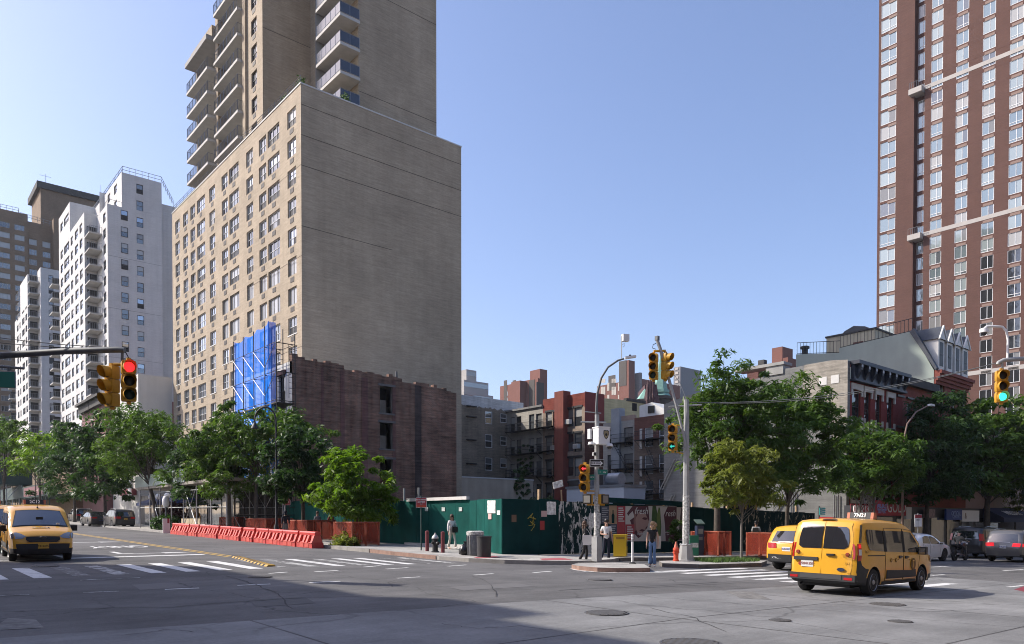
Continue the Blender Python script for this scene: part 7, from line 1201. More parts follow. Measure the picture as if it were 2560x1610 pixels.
def cone_hyd():
    p = gnd(1690, 1403, .15); t = thing('standpipe', 'bright orange hydrant topped with a small traffic cone by the right signal pole', 'hydrant', p); q = MB(); q.lathe([(.13, 0), (.13, .05), (.10, .07), (.095, .42), (.125, .44), (.12, .52), (.06, .58)], 14); q.lathe([(.05, -.16), (.05, .16)], 8, (0, 0, .36), 'X'); q.build('barrel', [mat('hot_orange', (.62, .075, .03), .55)], t, smooth=40); q = MB(); q.lathe([(.085, .56), (.03, .78), (.01, .79)], 12); q.build('cone', [mat('cone_faded', (.50, .15, .09), .6, var=.3, vscale=9)], t, smooth=40)
cone_hyd()
for px, py, l in ((1487, 1401, 'white flexible delineator post beside the man in the white shirt'), (1581, 1409, 'white flexible delineator post on the rounded traffic island')): p = gnd(px, py, .15); t = thing('delineator', l, 'delineator', p, 0, 'flexible white posts at the corner'); q = MB(); q.lathe([(.13, 0), (.12, .03), (.06, .06)], 12); q.build('foot', ['rubber'], t); q = MB(); q.tube([(0, 0, .04), (0, 0, 1.08)], .042, 10); q.build('post', ['box_white'], t, smooth=50); q = MB(); q.tube([(0, 0, .8), (0, 0, .9)], .045, 10); q.tube([(0, 0, .96), (0, 0, 1.0)], .045, 10); q.build('band', ['steel_galv'], t)
p = gnd(1551, 1392, .15); nb_ = thing('news_box', 'bright yellow newspaper box with scribbled graffiti on the kerb', 'news box', p, rad(-5)); q = MB(); q.prism([(-.42, 0), (.0, -.34), (.42, 0), (0, .34)], .03, .95, 'Z'); q.build('cabinet', [mat('news_yellow', (.70, .46, .02), .45)], nb_); q = MB(); q.prism([(-.45, 0), (.0, -.36), (.45, 0), (0, .36)], .95, .985, 'Z'); q.build('top', ['news_yellow'], nb_); q = MB(); rr = random.Random(8)
for k in range(6): q.tube([(.08 + .05 * j, -.30 + .05 * j / 1.24 - .03, .55 + rr.uniform(-.08, .12)) for j in range(6)], .01, 4)
q.build('graffiti', ['black'], nb_)
q = MB(); q.prism([(-.34, -.085), (-.06, -.31), (-.06, -.32), (-.34, -.095)], .78, .88, 'Z'); q.build('label_panel', [mat('news_text', (.30, .18, .02), .6)], nb_)
p = gnd(1731, 1389, .15); gb = thing('news_box', 'small green and white newspaper box behind the right signal pole', 'news box', p, rad(-30)); q = MB(); q.prism([(-.22, 0), (.22, 0), (.22, .86), (-.02, .98), (-.22, .98)], -.22, .22, 'X'); q.build('cabinet', [mat('box_green', (.015, .17, .10), .5)], gb); q = MB(); q.box(-.2, -.232, .4, .2, -.222, .62); q.build('label_panel', ['paper_print'], gb)
p = gnd(1748, 1388, .15); pm = thing('parking_meter', 'dark blue parking pay station beside the orange tree guard', 'parking meter', p, rad(-30)); q = MB(); q.box(-.17, -.15, 0, .17, .15, 1.45); q.build('cabinet', [mat('meter_blue', (.025, .035, .07), .45)], pm); q = MB(); q.prism([(-.22, 1.52), (.22, 1.72), (.22, 1.76), (-.22, 1.56)], -.2, .2, 'X'); q.build('roof_panel', [mat('panel_green', (.09, .13, .11), .4)], pm); q = MB(); q.box(-.12, -.16, 1.05, .12, -.152, 1.3); q.box(-.1, -.165, .75, .1, -.152, .9); q.build('screen', ['g_curtain'], pm)
# ---------------------------------------------------------------- plastic barricades and orange tree guards
mat('barrier_red', (.50, .042, .034), .5, var=.12, vscale=2.5, rnd=.12); mat('barrier_pale', (.57, .085, .06), .55, var=.14, vscale=3, rnd=.10)
def barrier_proto():
    t = thing('barrier', '', 'barrier'); q = MB(); L_ = 1.86; q.prism([(-.15, .72), (-.165, .86), (-.12, .93), (.12, .93), (.165, .86), (.15, .72)], 0, L_, 'Y'); q.prism([(-.12, .3), (-.10, .73), (.10, .73), (.12, .3)], .12, L_ - .12, 'Y'); q.build('top_bar', ['barrier_red'], t)
    q = MB(); q.prism([(-.31, .0), (-.31, .24), (-.22, .33), (.22, .33), (.31, .24), (.31, 0)], .0, L_, 'Y'); q.build('base', ['barrier_red'], t)
    for y in (.05, .62, 1.02, 1.60):
        q = MB(); q.prism([(-.30, .31), (-.155, .72), (.155, .72), (.30, .31)], y, y + .20, 'Y'); q.build('rib', ['barrier_pale'], t)
    for y in (.36, .98): q = MB(); q.prism([(-.325, .03), (-.33, .27), (-.30, .28), (.30, .28), (.33, .27), (.325, .03)], y, y + .44, 'Y'); q.build('foot_block', ['barrier_pale'], t)
    q = MB(); q.prism([(-.335, .265), (-.335, .295), (.335, .295), (.335, .265)], .02, L_ - .02, 'Y'); q.build('ledge', ['barrier_pale'], t); return t
b0 = barrier_proto(); pa, pb = gnd(789, 1371), gnd(432, 1335); nB = 12
ordn = ['nearest red plastic water barrier in the row, at the bottom right end'] + ['red plastic water barrier, %s from the near end of the row' % w for w in ('second', 'third', 'fourth', 'fifth', 'sixth', 'seventh', 'eighth', 'ninth', 'tenth', 'eleventh')] + ['farthest red plastic water barrier in the row, beside the white end board']
Lrow = (pb - pa).length
for i in range(nB):
    f = i / nB; p = pa.lerp(pb, f); ang = math.atan2(pb.y - pa.y, pb.x - pa.x) - rad(90) + rng.uniform(-.03, .03); c = b0 if i == 0 else copy_tree(b0)
    c.location = (p.x + rng.uniform(-.05, .05) + .15, p.y, G(p.x, p.y) + .003); c.rotation_euler = (math.atan(.0156), 0, ang); c.scale = (1, Lrow / nB / 1.86 * .985, 1) if False else (1, 1, 1); c.scale = (1, 1, .88); c['label'] = ordn[i]; c['group'] = 'red plastic barriers in a row'
p = pb; t = thing('barricade_board', 'white and red end board at the far end of the red barriers', 'barricade', (p.x - .3, p.y + .5, G(p.x, p.y))); q = MB(); q.box(-.25, -.04, .05, .25, .04, 1.15); q.build('board', ['box_white'], t); q = MB(); q.box(.05, -.05, .8, .2, -.042, 1.15); q.build('stripe', ['po_red'], t)
t = thing('timber_barrier', 'pale plywood barrier boards behind the red barriers', 'barrier', at(18.9, 58.5, .15)); q = MB(); q.box(0, 0, 0, .06, 4.4, 1.05); q.build('board', [mat('plywood', (.42, .34, .22), .8, var=.15, vscale=3)], t); q = MB(); q.box(-.4, -2.4, 0, .3, -1.3, .62); q.build('sack', ['paper'], t)
m = mat('orange_mesh', (.26, .036, .016), .7, spec=.2, alpha=.62, var=.15, vscale=4); nt = m.node_tree; bN = nt.nodes["Principled BSDF"]
mat('guard_wood', (.30, .075, .035), .75, var=.15, vscale=5)
def guard(label, x, y, w, d, h=1.22, rot=0, dz=.15):
    t = thing('tree_guard', label, 'tree guard', at(x, y, dz), rot, 'orange netted tree guards'); rg_ = random.Random(int(x * 13 + y))
    for cx, cy in ((0, 0), (w, 0), (w, d), (0, d), (w / 2, 0), (0, d / 2)): q = MB(); q.box(cx - .04, cy - .04, 0, cx + .04, cy + .04, h); q.build('post', ['guard_wood'], t)
    for a, b_ in (((0, 0), (w, 0)), ((w, 0), (w, d)), ((w, d), (0, d)), ((0, d), (0, 0))):
        q = MB(); n = 8
        for i in range(n):
            for j in range(3):
                def P(ii, jj): f = ii / n; s_ = .03 * math.sin(ii * 2.1 + jj * 1.7 + x); dx, dy = (b_[1] - a[1]), (a[0] - b_[0]); l = math.hypot(dx, dy); return (a[0] + (b_[0] - a[0]) * f + dx / l * (.05 + s_), a[1] + (b_[1] - a[1]) * f + dy / l * (.05 + s_), .04 + (h - .06 - .05 * math.sin(f * 6.28) ** 2) * jj / 3)
                q.quad(P(i, j), P(i + 1, j), P(i + 1, j + 1), P(i, j + 1))
        q.build('mesh_panel', ['orange_mesh'], t, smooth=60, fix=True)
        q = MB(); q.bar((a[0], a[1], h - .04), (b_[0], b_[1], h - .04), .035); q.build('top_rail', ['guard_wood'], t)
p = gnd(890, 1365, .15); guard('orange netted tree guard with the bright green tree and a weed at its foot', p.x - .2, p.y, 1.5, 1.9)
p = gnd(768, 1352, .15); guard('orange netted tree guard left of the bright green tree, behind the last barriers', p.x, p.y, 1.8, 2.8)
p = gnd(650, 1341, .15); guard('orange netted tree guard behind the middle of the barrier row', p.x + .4, p.y, 1.9, 3.4); p = gnd(575, 1330, .15); guard('orange netted tree guard nearest the scaffold shed', p.x + .6, p.y, 2, 4)
p = gnd(1797, 1390, .15); guard('orange netted tree guard right of the blue pay station', p.x - .2, p.y - .1, 1.25, 1.45, 1.2, rad(6)); p = gnd(1945, 1394, .15); guard('orange netted tree guard half hidden by the taxi SUV', p.x, p.y + .3, 1.3, 1.4, 1.2)
t = thing('kerb_lamp', 'white domed post lamp at the far end of the barrier row', 'lamp', at(18.5, 65.6, .15)); q = MB(); q.tube([(0, 0, 0), (0, 0, 1.9)], .07, 8); q.build('post', ['pole_dark'], t); q = MB(); q.lathe([(.16, 1.9), (.27, 2.1), (.27, 2.5), (.2, 2.72), (.05, 2.8)], 14); q.build('dome', ['box_white'], t, smooth=50)
# ---------------------------------------------------------------- vehicles
mat('taxi_yellow', (.72, .36, .022), .32, spec=.5, coat=.6, var=.05, vscale=2); mat('car_white', (.8, .8, .8), .3, coat=.8); mat('car_black', (.010, .010, .012), .3, coat=.35); mat('car_grey', (.17, .165, .16), .35, metal=.5, coat=.6); mat('car_navy', (.010, .012, .018), .35, coat=.3); mat('car_blue', (.10, .16, .22), .3, coat=.8)
mat('cladding', (.026, .027, .029), .6, var=.1, vscale=5); mat('rim_grey', (.33, .33, .33), .4, metal=.6); mat('rim_dark', (.06, .06, .065), .4, metal=.5); mat('tail_red', (.42, .012, .014), .2, coat=.8); mat('tail_lit', (.85, .02, .03), .3, emit=.5); mat('tail_clear', (.60, .58, .58), .2, coat=.8); mat('lamp_clear', (.26, .28, .30), .1, metal=.3, coat=1.); mat('amber', (.6, .22, .02), .3)
mat('plate_white', (.66, .66, .64), .5); mat('plate_gold', (.55, .33, .05), .5); mat('taxi_print', (.16, .075, .004), .6); mat('seam', (.05, .026, .004), .7); mat('seam_dark', (.008, .008, .008), .8); mat('seam_white', (.22, .22, .22), .7); mat('sign_lamp', (.80, .80, .78), .5, emit=.05); mat('sign_end', (.42, .13, .06), .4)
glass('car_glass', (.018, .021, .025), .9, .03, 0, 1.75, .03); glass('windshield', (.05, .065, .09), 1., .03, .35, 1.9, .02)
class Car:
    def __init__(s, name, label, cat, L, W, H, outline, wheels, wr_, belt, tum, paint, clad=None, group=None, zb=.26, rnd=.085, seam='seam_dark'):
        s.L, s.W, s.H, s.belt, s.tum, s.out, s.wheels, s.wr, s.zb, s.r, s.seam = L, W, H, belt, tum, outline, wheels, wr_, zb, rnd, seam
        s.t = thing(name, label, cat, (0, 0, 0), 0, group); s.paint = paint; s.body(clad)
    def hw(s, x, z): return s.W / 2 * (1 - s.tum * max(0, (z - s.belt) / (s.H - s.belt))) * (1 - .11 * max(0, (abs(x) - .70 * s.L / 2) / (.30 * s.L / 2)) ** 2.2) * (1 - .05 * max(0, (.5 - z) / .3) ** 2)
    def dist(s, x, z):
        d = 9
        for (a, b_) in zip(s.out, s.out[1:]):
            A, B = Vector(a), Vector(b_); P = Vector((x, z)); t = max(0, min(1, (P - A).dot(B - A) / (B - A).length_squared)); d = min(d, (P - A.lerp(B, t)).length)
        return d
    def nrm(s, x, z):
        n = Vector((0, 0))
        for (a, b_) in zip(s.out, s.out[1:]):
            A, B = Vector(a), Vector(b_); P = Vector((x, z)); t = max(0, min(1, (P - A).dot(B - A) / (B - A).length_squared)); d = (P - A.lerp(B, t)).length; T = (B - A).normalized(); n += Vector((-T.y, T.x)) * math.exp(-(d / .10) ** 2)
        return n.normalized() if n.length > 1e-6 else Vector((0, 1))
    def sidey(s, x, z, off=0.): d = min(s.dist(x, z), s.r); return s.hw(x, z) - s.r * (1 - math.sqrt(max(0, 1 - (1 - d / s.r) ** 2))) + off
    def bulge(s, f): return .055 * (1 - f * f)
    def arch(s, x, z): return any((x - wx) ** 2 + (z - s.wr) ** 2 < (s.wr + .075) ** 2 for wx in s.wheels)
    def body(s, clad):
        P = list(s.out); R_ = s.wr + .055; zb = s.zb
        for wx in sorted(s.wheels, reverse=True):
            a0 = math.asin(max(-1, min(1, (zb - s.wr) / R_)))
            for k in range(13): a = a0 + (math.pi - 2 * a0) * k / 12; P.append((wx + R_ * math.cos(a), s.wr + R_ * math.sin(a)))
        bm = bmesh.new(); lay = bm.verts.layers.float_vector.new('o'); f = bm.faces.new([bm.verts.new((x, 0, z)) for x, z in P])
        for th in (.03, .055): bmesh.ops.inset_region(bm, faces=[f], thickness=th, use_even_offset=True, use_boundary=True)
        zs = [.34, .45, .58, .72, .86, s.belt - .06, s.belt, s.belt + .14, s.belt + .28, s.belt + .42, s.belt + .56]; xs_ = [-s.L / 2 + s.L * k / 14 for k in range(1, 14)]
        for z in zs: bmesh.ops.bisect_plane(bm, geom=bm.verts[:] + bm.edges[:] + bm.faces[:], plane_co=(0, 0, z), plane_no=(0, 0, 1))
        for x in xs_: bmesh.ops.bisect_plane(bm, geom=bm.verts[:] + bm.edges[:] + bm.faces[:], plane_co=(x, 0, 0), plane_no=(1, 0, 0))
        for v in bm.verts: x, z = v.co.x, v.co.z; y = s.sidey(x, z); v[lay] = (x, z, y); v.co.y = -y
        edges = [e for e in bm.edges if len(e.link_faces) == 1]
        for fr_ in (.88, .62, .32, 0.):
            ret = bmesh.ops.extrude_edge_only(bm, edges=edges); nv = [g for g in ret['geom'] if isinstance(g, bmesh.types.BMVert)]; ns = set(nv); edges = [g for g in ret['geom'] if isinstance(g, bmesh.types.BMEdge) and g.verts[0] in ns and g.verts[1] in ns]
            for v in nv:
                x, z, y = v[lay]; b_ = 0 if (s.arch(x, z) or z < zb + .02) else s.bulge(fr_); n = s.nrm(x, z); v.co = (x + n.x * b_, -y * fr_, z + n.y * b_)
        bmesh.ops.mirror(bm, geom=bm.verts[:] + bm.edges[:] + bm.faces[:], axis='Y', merge_dist=1e-4); bmesh.ops.remove_doubles(bm, verts=bm.verts, dist=1e-4); bmesh.ops.recalc_face_normals(bm, faces=bm.faces)
        for f in bm.faces:
            c = f.calc_center_median(); inner = any((c.x - wx) ** 2 + (c.z - s.wr) ** 2 < (R_ + .012) ** 2 for wx in s.wheels) and abs(c.y) < s.hw(c.x, c.z) - .02
            if inner or f.normal.z < -.6 and c.z < .5 or c.z < zb + .01 or (clad and clad(c.x, c.y, c.z)): f.material_index = 1
            f.smooth = True
        me = bpy.data.meshes.new('body'); bm.to_mesh(me); bm.free(); me.materials.append(M(s.paint)); me.materials.append(M('cladding')); me.set_sharp_from_angle(angle=rad(38)); s.bodyo = obj('body', me, s.t)
    def side(s, name, poly, m, off=.008, sides=(-1, 1), parent=None, thick=True, seam=None):
        os = []
        for sg in sides:
            bm = bmesh.new(); bm.faces.new([bm.verts.new((x, 0, z)) for x, z in poly]); xs0 = [p[0] for p in poly]; zs0 = [p[1] for p in poly]
            for k in range(1, 6): bmesh.ops.bisect_plane(bm, geom=bm.verts[:] + bm.edges[:] + bm.faces[:], plane_co=(0, 0, min(zs0) + (max(zs0) - min(zs0)) * k / 6), plane_no=(0, 0, 1))
            for k in range(1, 5): bmesh.ops.bisect_plane(bm, geom=bm.verts[:] + bm.edges[:] + bm.faces[:], plane_co=(min(xs0) + (max(xs0) - min(xs0)) * k / 5, 0, 0), plane_no=(1, 0, 0))
            for v in bm.verts: v.co.y = sg * s.sidey(v.co.x, v.co.z, off)
            bmesh.ops.recalc_face_normals(bm, faces=bm.faces)
            if bm.faces[:] and sum(f.normal.y for f in bm.faces) * sg < 0: bmesh.ops.reverse_faces(bm, faces=bm.faces)
            for f in bm.faces: f.smooth = True
            me = bpy.data.meshes.new(name); bm.to_mesh(me); bm.free(); me.materials.append(M(m)); o = obj(name, me, parent or s.t); os.append(o)
            if seam: s.line(poly + [poly[0]], .006, seam, (sg,), o, off)
        return os
    def line(s, pts, r=.006, m=None, sides=(-1, 1), parent=None, off=.004):
        for sg in sides:
            q = MB(); P = []
            for a, b_ in zip(pts, pts[1:]):
                for k in range(5): f = k / 5; x, z = a[0] + (b_[0] - a[0]) * f, a[1] + (b_[1] - a[1]) * f; P.append((x, sg * s.sidey(x, z, off), z))
            P.append((pts[-1][0], sg * s.sidey(*pts[-1], off), pts[-1][1])); q.tube(P, r, 4); q.build('seam', [m or s.seam], parent or s.t)
    def sp(s, p, f, off=.012): x, z = p; n = s.nrm(x, z); b_ = s.bulge(f) + off; return (x + n.x * b_, f * s.sidey(x, z), z + n.y * b_)
    def strip(s, name, rows, m, off=.012, parent=None, cols=7):
        """rows: [((x,z), f0, f1), ...] up the outline"""
        q = MB(); g = []; fine = []
        for (a, b_) in zip(rows, rows[1:]):
            for k in range(3): t = k / 3; fine.append(((a[0][0] + (b_[0][0] - a[0][0]) * t, a[0][1] + (b_[0][1] - a[0][1]) * t), a[1] + (b_[1] - a[1]) * t, a[2] + (b_[2] - a[2]) * t))
        fine.append(rows[-1])
        for p, f0, f1 in fine: g.append([s.sp(p, f0 + (f1 - f0) * j / cols, off) for j in range(cols + 1)])
        for i in range(len(g) - 1):
            for j in range(cols): q.quad(g[i][j], g[i][j + 1], g[i + 1][j + 1], g[i + 1][j])
        return q.build(name, [m], parent or s.t, smooth=40, fix=True)
    def wheels_(s, rim='rim_grey', spokes=10, width=.215):
        q = MB(); R = s.wr; q.lathe([(R * .66, -width / 2), (R * .93, -width / 2), (R, -width * .32), (R, width * .32), (R * .93, width / 2), (R * .66, width / 2)], 26, (0, 0, 0), 'Y'); tm = q.mesh('wheel', ['rubber'], 40); q = MB(); q.lathe([(R * .67, -.03), (R * .62, -.075), (R * .58, -.055), (R * .20, -.06), (R * .15, -.08), (.01, -.08)], 26, (0, 0, 0), 'Y', 0)
        for k in range(spokes): a = 2 * math.pi * k / spokes; c, sn = math.cos(a), math.sin(a); q.poly([((r_ * c - w_ * sn), y_, (r_ * sn + w_ * c)) for r_, w_, y_ in ((R * .30, -.022, -.066), (R * .54, -.034, -.064), (R * .54, .034, -.064), (R * .30, .022, -.066))], 1)
        rm = q.mesh('rim', [rim, 'black'], 40)
        for x in s.wheels:
            for sg in (-1, 1): w = obj('wheel', tm, s.t, (x, sg * (s.W / 2 - .125), s.wr)); r_ = obj('rim', rm, w, (0, 0, 0) if sg < 0 else (0, 0, 0), 0 if sg < 0 else rad(180)); r_.location = (0, sg * .045, 0)
    def mirrors(s, x, z, m, w=.14, h=.20):
        for sg in (-1, 1): q = MB(); y = sg * (s.hw(x, z) + .13); q.obox((x, y, z), (.12, .20, h)); q.obox((x - .062, y, z), (.006, .16, h * .8), None, 1); q.obox((x + .02, sg * (s.hw(x, z) + .02), z - h * .3), (.07, .10, .05)); q.build('mirror', [m, 'g_sky'], s.t)
    def handle(s, x, z, m='black', sides=(-1, 1), parent=None):
        for sg in sides: q = MB(); y = sg * s.sidey(x, z, .02); q.obox((x, y, z), (.22, .03, .035)); q.obox((x - .02, y - sg * .012, z - .005), (.13, .02, .075)); q.build('handle', [m], parent or s.t)
    def plate(s, x, z, m, words, fm, front=False, y=0., tilt=0):
        q = MB(); d = .012 if front else -.012; q.box(x - .008, y - .155, z - .08, x + .008, y + .155, z + .08); o = q.build('number_plate', [m], s.t); text(words, .085, fm, o, (x + d * 1.2, y, z), (rad(90), 0, rad(90) if front else rad(-90)), ext=.001, bold=.002)
    def place(s, x, y, head): s.t.location = (x, y, G(x, y)); ax, ay = math.cos(head), math.sin(head); e = .8; gx = (G(x + ax * e, y + ay * e) - G(x - ax * e, y - ay * e)) / (2 * e); gy = (G(x - ay * e, y + ax * e) - G(x + ay * e, y - ax * e)) / (2 * e); s.t.rotation_euler = (Matrix.Rotation(head, 3, 'Z') @ Matrix.Rotation(-math.atan(gx), 3, 'Y') @ Matrix.Rotation(math.atan(gy), 3, 'X')).to_euler()
VAN = [(-2.36, .28), (-2.40, .48), (-2.40, .72), (-2.365, 1.05), (-2.31, 1.40), (-2.24, 1.66), (-2.18, 1.77), (-2.06, 1.82), (-1.5, 1.845), (-.6, 1.85), (.1, 1.83), (.52, 1.775), (.80, 1.68), (1.18, 1.42), (1.58, 1.13), (1.86, 1.06), (2.16, .96), (2.33, .82), (2.40, .62), (2.41, .42), (2.36, .27)]
def taxi_van(label, no, front_detail=True):
    c = Car('taxi_van', label, 'taxi', 4.82, 1.835, 1.85, VAN, (-1.58, 1.48), .335, 1.06, .115, 'taxi_yellow', lambda x, y, z: (z < .46 and (x < -2.02 or x > 1.9)) or (x < -1.98 and z < .62 and abs(y) > .80) or (x > 2.0 and z < .50), zb=.27, seam='seam')
    # rear doors, glass, bumper
    for sg in (-1, 1):
        f0, f1 = (.012, .93) if sg > 0 else (-.93, -.012); d = c.strip('rear_door', [((-2.40, .50), f0, f1), ((-2.365, 1.05), f0, f1), ((-2.24, 1.66), f0 * .98, f1 * .97), ((-2.19, 1.755), f0 * .97, f1 * .95)], 'taxi_yellow', .012)
        g = (.03, .84) if sg > 0 else (-.84, -.03); g2 = (.03, .70) if sg > 0 else (-.70, -.03); c.strip('rear_window', [((-2.352, 1.13), *g2), ((-2.343, 1.19), *g), ((-2.255, 1.61), *(v * .96 for v in g)), ((-2.243, 1.65), *(v * .90 for v in g))], 'car_glass', .022, d)
    q = MB(); q.box(-2.49, -.84, .36, -2.30, .84, .52); q.box(-2.50, -.52, .40, -2.49, .52, .51, 1); q.build('rear_bumper', ['cladding', mat('bumper_step', (.05, .05, .052), .7)], c.t); 
    for y in (-.68, .68): q = MB(); q.box(-2.497, y - .10, .40, -2.488, y + .10, .46); q.build('reflector', ['tail_red'], c.t)
    for sg in (-1, 1):
        c.side('tail_light', [(-2.345, .86), (-2.24, .87), (-2.215, 1.02), (-2.23, 1.27), (-2.315, 1.27), (-2.335, 1.1)], 'tail_red', .016, (sg,)); c.side('tail_lens', [(-2.325, 1.0), (-2.235, 1.0), (-2.23, 1.14), (-2.31, 1.14)], 'tail_clear', .020, (sg,)); c.side('tail_lens', [(-2.31, 1.17), (-2.24, 1.17), (-2.24, 1.26), (-2.30, 1.26)], 'tail_lit', .021, (sg,)); c.strip('tail_light', [((-2.37, .90), sg * .94, sg * 1.0), ((-2.33, 1.26), sg * .94, sg * 1.0)], 'tail_red', .014, None, 2); c.side('corner_trim', [(-2.285, 1.30), (-2.20, 1.30), (-2.10, 1.72), (-2.17, 1.72)], 'car_glass', .012, (sg,))
    q = MB(); c0_ = c.sp((-2.372, .98), -.30, .03); q.obox(c0_, (.05, .19, .05)); q.obox((c0_[0] - .02, -.25, .985), (.03, .10, .035), None); q.build('rear_handle', ['black'], c.t)
    q = MB(); q.obox((-2.44, .40, .875), (.06, .62, .085)); q.build('plate_bar', ['cladding'], c.t); c.plate(-2.452, .75, 'plate_white', 'Y204135C', mat('plate_text', (.28, .10, .08), .6), False, .36)
    for y, z in ((.62, .86 - .12), (-.74, 1.0), (.74, 1.03)): q = MB(); q.lathe([(.045, -.02), (.05, .01), (.02, .03)], 10, c.sp((-2.37, z), y / .9, .02), 'X'); q.build('door_stop', [mat('stop_red', (.28, .03, .02), .5)], c.t)
    q = MB(); q.lathe([(.075, -.01), (.07, .01)], 14, (c.sp((-2.385, .64), -.62, .03)), 'X', 0, 1.3, .6); q.build('badge', [mat('badge_navy', (.03, .04, .07), .3)], c.t)
    for s_, sz, y, z in (('SUFFOLK', .05, .60, 1.0), ('TRANSIT', .045, .58, .93), ('CONNECT', .042, .54, .90), ('SUFFOLK  XT', .045, -.62, 1.0), ('TAXI CAB', .045, -.62, .94), ('XLT', .075, -.64, .79), ('FLEX', .035, -.68, .56)): text(s_, sz, 'taxi_print', c.t, (c.sp((-2.38, z), y / .9, .026)[0] - .004, y, z), (rad(90), 0, rad(-90)), ext=.001)
    q = MB(); q.obox((-2.2, 0, 1.885), (.16, .34, .03)); q.build('brake_light', ['tail_red'], c.t)
    # sides
    c.side('rear_side_window', [(-1.97, 1.33), (-1.86, 1.12), (-1.02, 1.08), (-1.02, 1.60), (-1.93, 1.62), (-1.98, 1.55)], 'car_glass', .010); 
    ds = c.side('sliding_door', [(-.96, .36), (.16, .36), (.16, 1.66), (-.96, 1.66)], 'taxi_yellow', .005, seam='seam'); df = c.side('front_door', [(.19, .36), (1.05, .36), (1.18, .62), (1.28, 1.06), (1.22, 1.30), (.76, 1.62), (.19, 1.66)], 'taxi_yellow', .005, seam='seam')
    for o, sg in zip(ds, (-1, 1)): c.side('door_window', [(-.92, 1.08), (.12, 1.06), (.12, 1.595), (-.92, 1.60)], 'car_glass', .014, (sg,), o); c.handle(-.04, .94, 'black', (sg,), o)
    for o, sg in zip(df, (-1, 1)): c.side('door_window', [(.23, 1.06), (1.20, 1.04), (1.16, 1.24), (.72, 1.565), (.23, 1.595)], 'car_glass', .014, (sg,), o); c.handle(.36, .93, 'black', (sg,), o)
    c.side('window_post', [(.10, 1.06), (.24, 1.06), (.24, 1.60), (.10, 1.60)], 'seam_dark', .017); c.side('window_post', [(-1.04, 1.08), (-.90, 1.08), (-.90, 1.60), (-1.04, 1.60)], 'seam_dark', .017)
    c.side('side_moulding', [(-.92, .40), (1.02, .40), (.98, .60), (.80, .63), (.70, .58), (-.88, .62)], 'cladding', .016); c.side('sill_trim', [(-1.14, .275), (1.04, .275), (1.04, .345), (-1.14, .345)], 'cladding', .012); c.line([(-1.95, .99), (-1.0, .985)], .012, 'seam'); c.side('quarter_cladding', [(-2.32, .34), (-2.04, .34), (-1.99, .52), (-1.90, .66), (-2.05, .68), (-2.20, .76), (-2.30, 1.0), (-2.345, 1.0), (-2.37, .6)], 'cladding', .011)
    for sg in (-1, 1):
        q = MB(); y = sg * c.sidey(.80, .70, .020); q.lathe([(.155, -.003), (.155, .003)], 22, (.80, y, .745), 'Y', 0, 1., 1.); lg = q.build('taxi_roundel', ['taxi_print'], c.t); q = MB(); ee = .004 * sg; q.box(.74, y + ee - .003, .845 - .03, .86, y + ee + .003, .845); q.box(.785, y + ee - .003, .65, .815, y + ee + .003, .845 - .031); q.build('taxi_letter', ['taxi_yellow'], lg)
        for k, x in enumerate((-.62, -.32)): q = MB(); q.lathe([(.05, -.003), (.05, .003)], 14, (x, sg * c.sidey(x, .86, .018), .86), 'Y'); q.lathe([(.028, -.004), (.028, .0045)], 12, (x, sg * c.sidey(x, .86, .018), .86), 'Y', 1); q.build('taxi_symbol', ['taxi_print', 'taxi_yellow'], c.t); 
        for x, z, s_, sz in ((-2.05, 1.40, '3', .12), (-2.03, 1.08, no, .10), (-.48, .88, 'NYC', .03), (-.2, .87, 'TAXI', .03), (.56, .86, 'NYC', .05)): text(s_, sz, 'taxi_print', c.t, (x, sg * c.sidey(x, z, .021), z), (rad(90), 0, 0 if sg < 0 else rad(180)), ext=.001)
    # front
    c.strip('windshield', [((1.56, 1.155), -.90, .90), ((1.18, 1.425), -.86, .86), ((.86, 1.64), -.82, .82)], 'windshield', .014); c.strip('windshield_frame', [((1.60, 1.12), -.95, .95), ((1.18, 1.423), -.90, .90), ((.82, 1.665), -.86, .86)], 'black', .008)
    q = MB(); q.obox((1.30, .0, 1.42), (.06, .20, .10)); q.build('rear_view_mirror', ['black'], c.t); q = MB(); q.obox(c.sp((1.50, 1.19), .62, .022), (.05, .10, .07)); q.build('permit_sticker', ['plate_white'], c.t)
    for sg in (-1, 1): c.strip('headlight', [((2.36, .76), sg * .72, sg * 1.0), ((2.33, .82), sg * .62, sg * 1.0), ((2.24, .90), sg * .74, sg * 1.0), ((2.16, .96), sg * .92, sg * 1.0)], 'lamp_clear', .012, None, 4); c.side('headlight', [(2.02, .93), (2.10, .80), (2.27, .76), (2.33, .80), (2.22, .92), (2.12, .97)], 'lamp_clear', .010, (sg,)); c.side('marker', [(1.98, .90), (2.02, .93), (2.10, .80), (2.06, .80)], 'amber', .012, (sg,)); c.strip('fog_recess', [((2.40, .42), sg * .66, sg * .92), ((2.40, .58), sg * .62, sg * .90)], 'black', .012, None, 3)
    c.strip('grille', [((2.39, .64), -.50, .50), ((2.375, .72), -.62, .62), ((2.34, .81), -.60, .60)], 'black', .014); 
    for z in (.67, .71, .75, .79): q = MB(); x = c.sp((2.40 - (z - .62) * .35, z), 0, .02)[0]; q.obox((x - .005, 0, z), (.03, .92, .012)); q.build('grille_bar', [mat('grille_grey', (.07, .072, .075), .35, metal=.5)], c.t)
    q = MB(); q.lathe([(.08, -.01), (.07, .012)], 16, (c.sp((2.36, .765), 0, .03)), 'X', 0, 1.35, .6); q.build('badge', ['grille_grey'], c.t); c.strip('front_bumper', [((2.37, .28), -1, 1), ((2.41, .42), -1, 1), ((2.405, .60), -1, 1)], 'cladding', .010); c.strip('lower_intake', [((2.40, .33), -.55, .55), ((2.41, .43), -.60, .60)], 'black', .016); c.plate(2.492, .53, 'plate_gold', 'T61027C', 'seam', True)
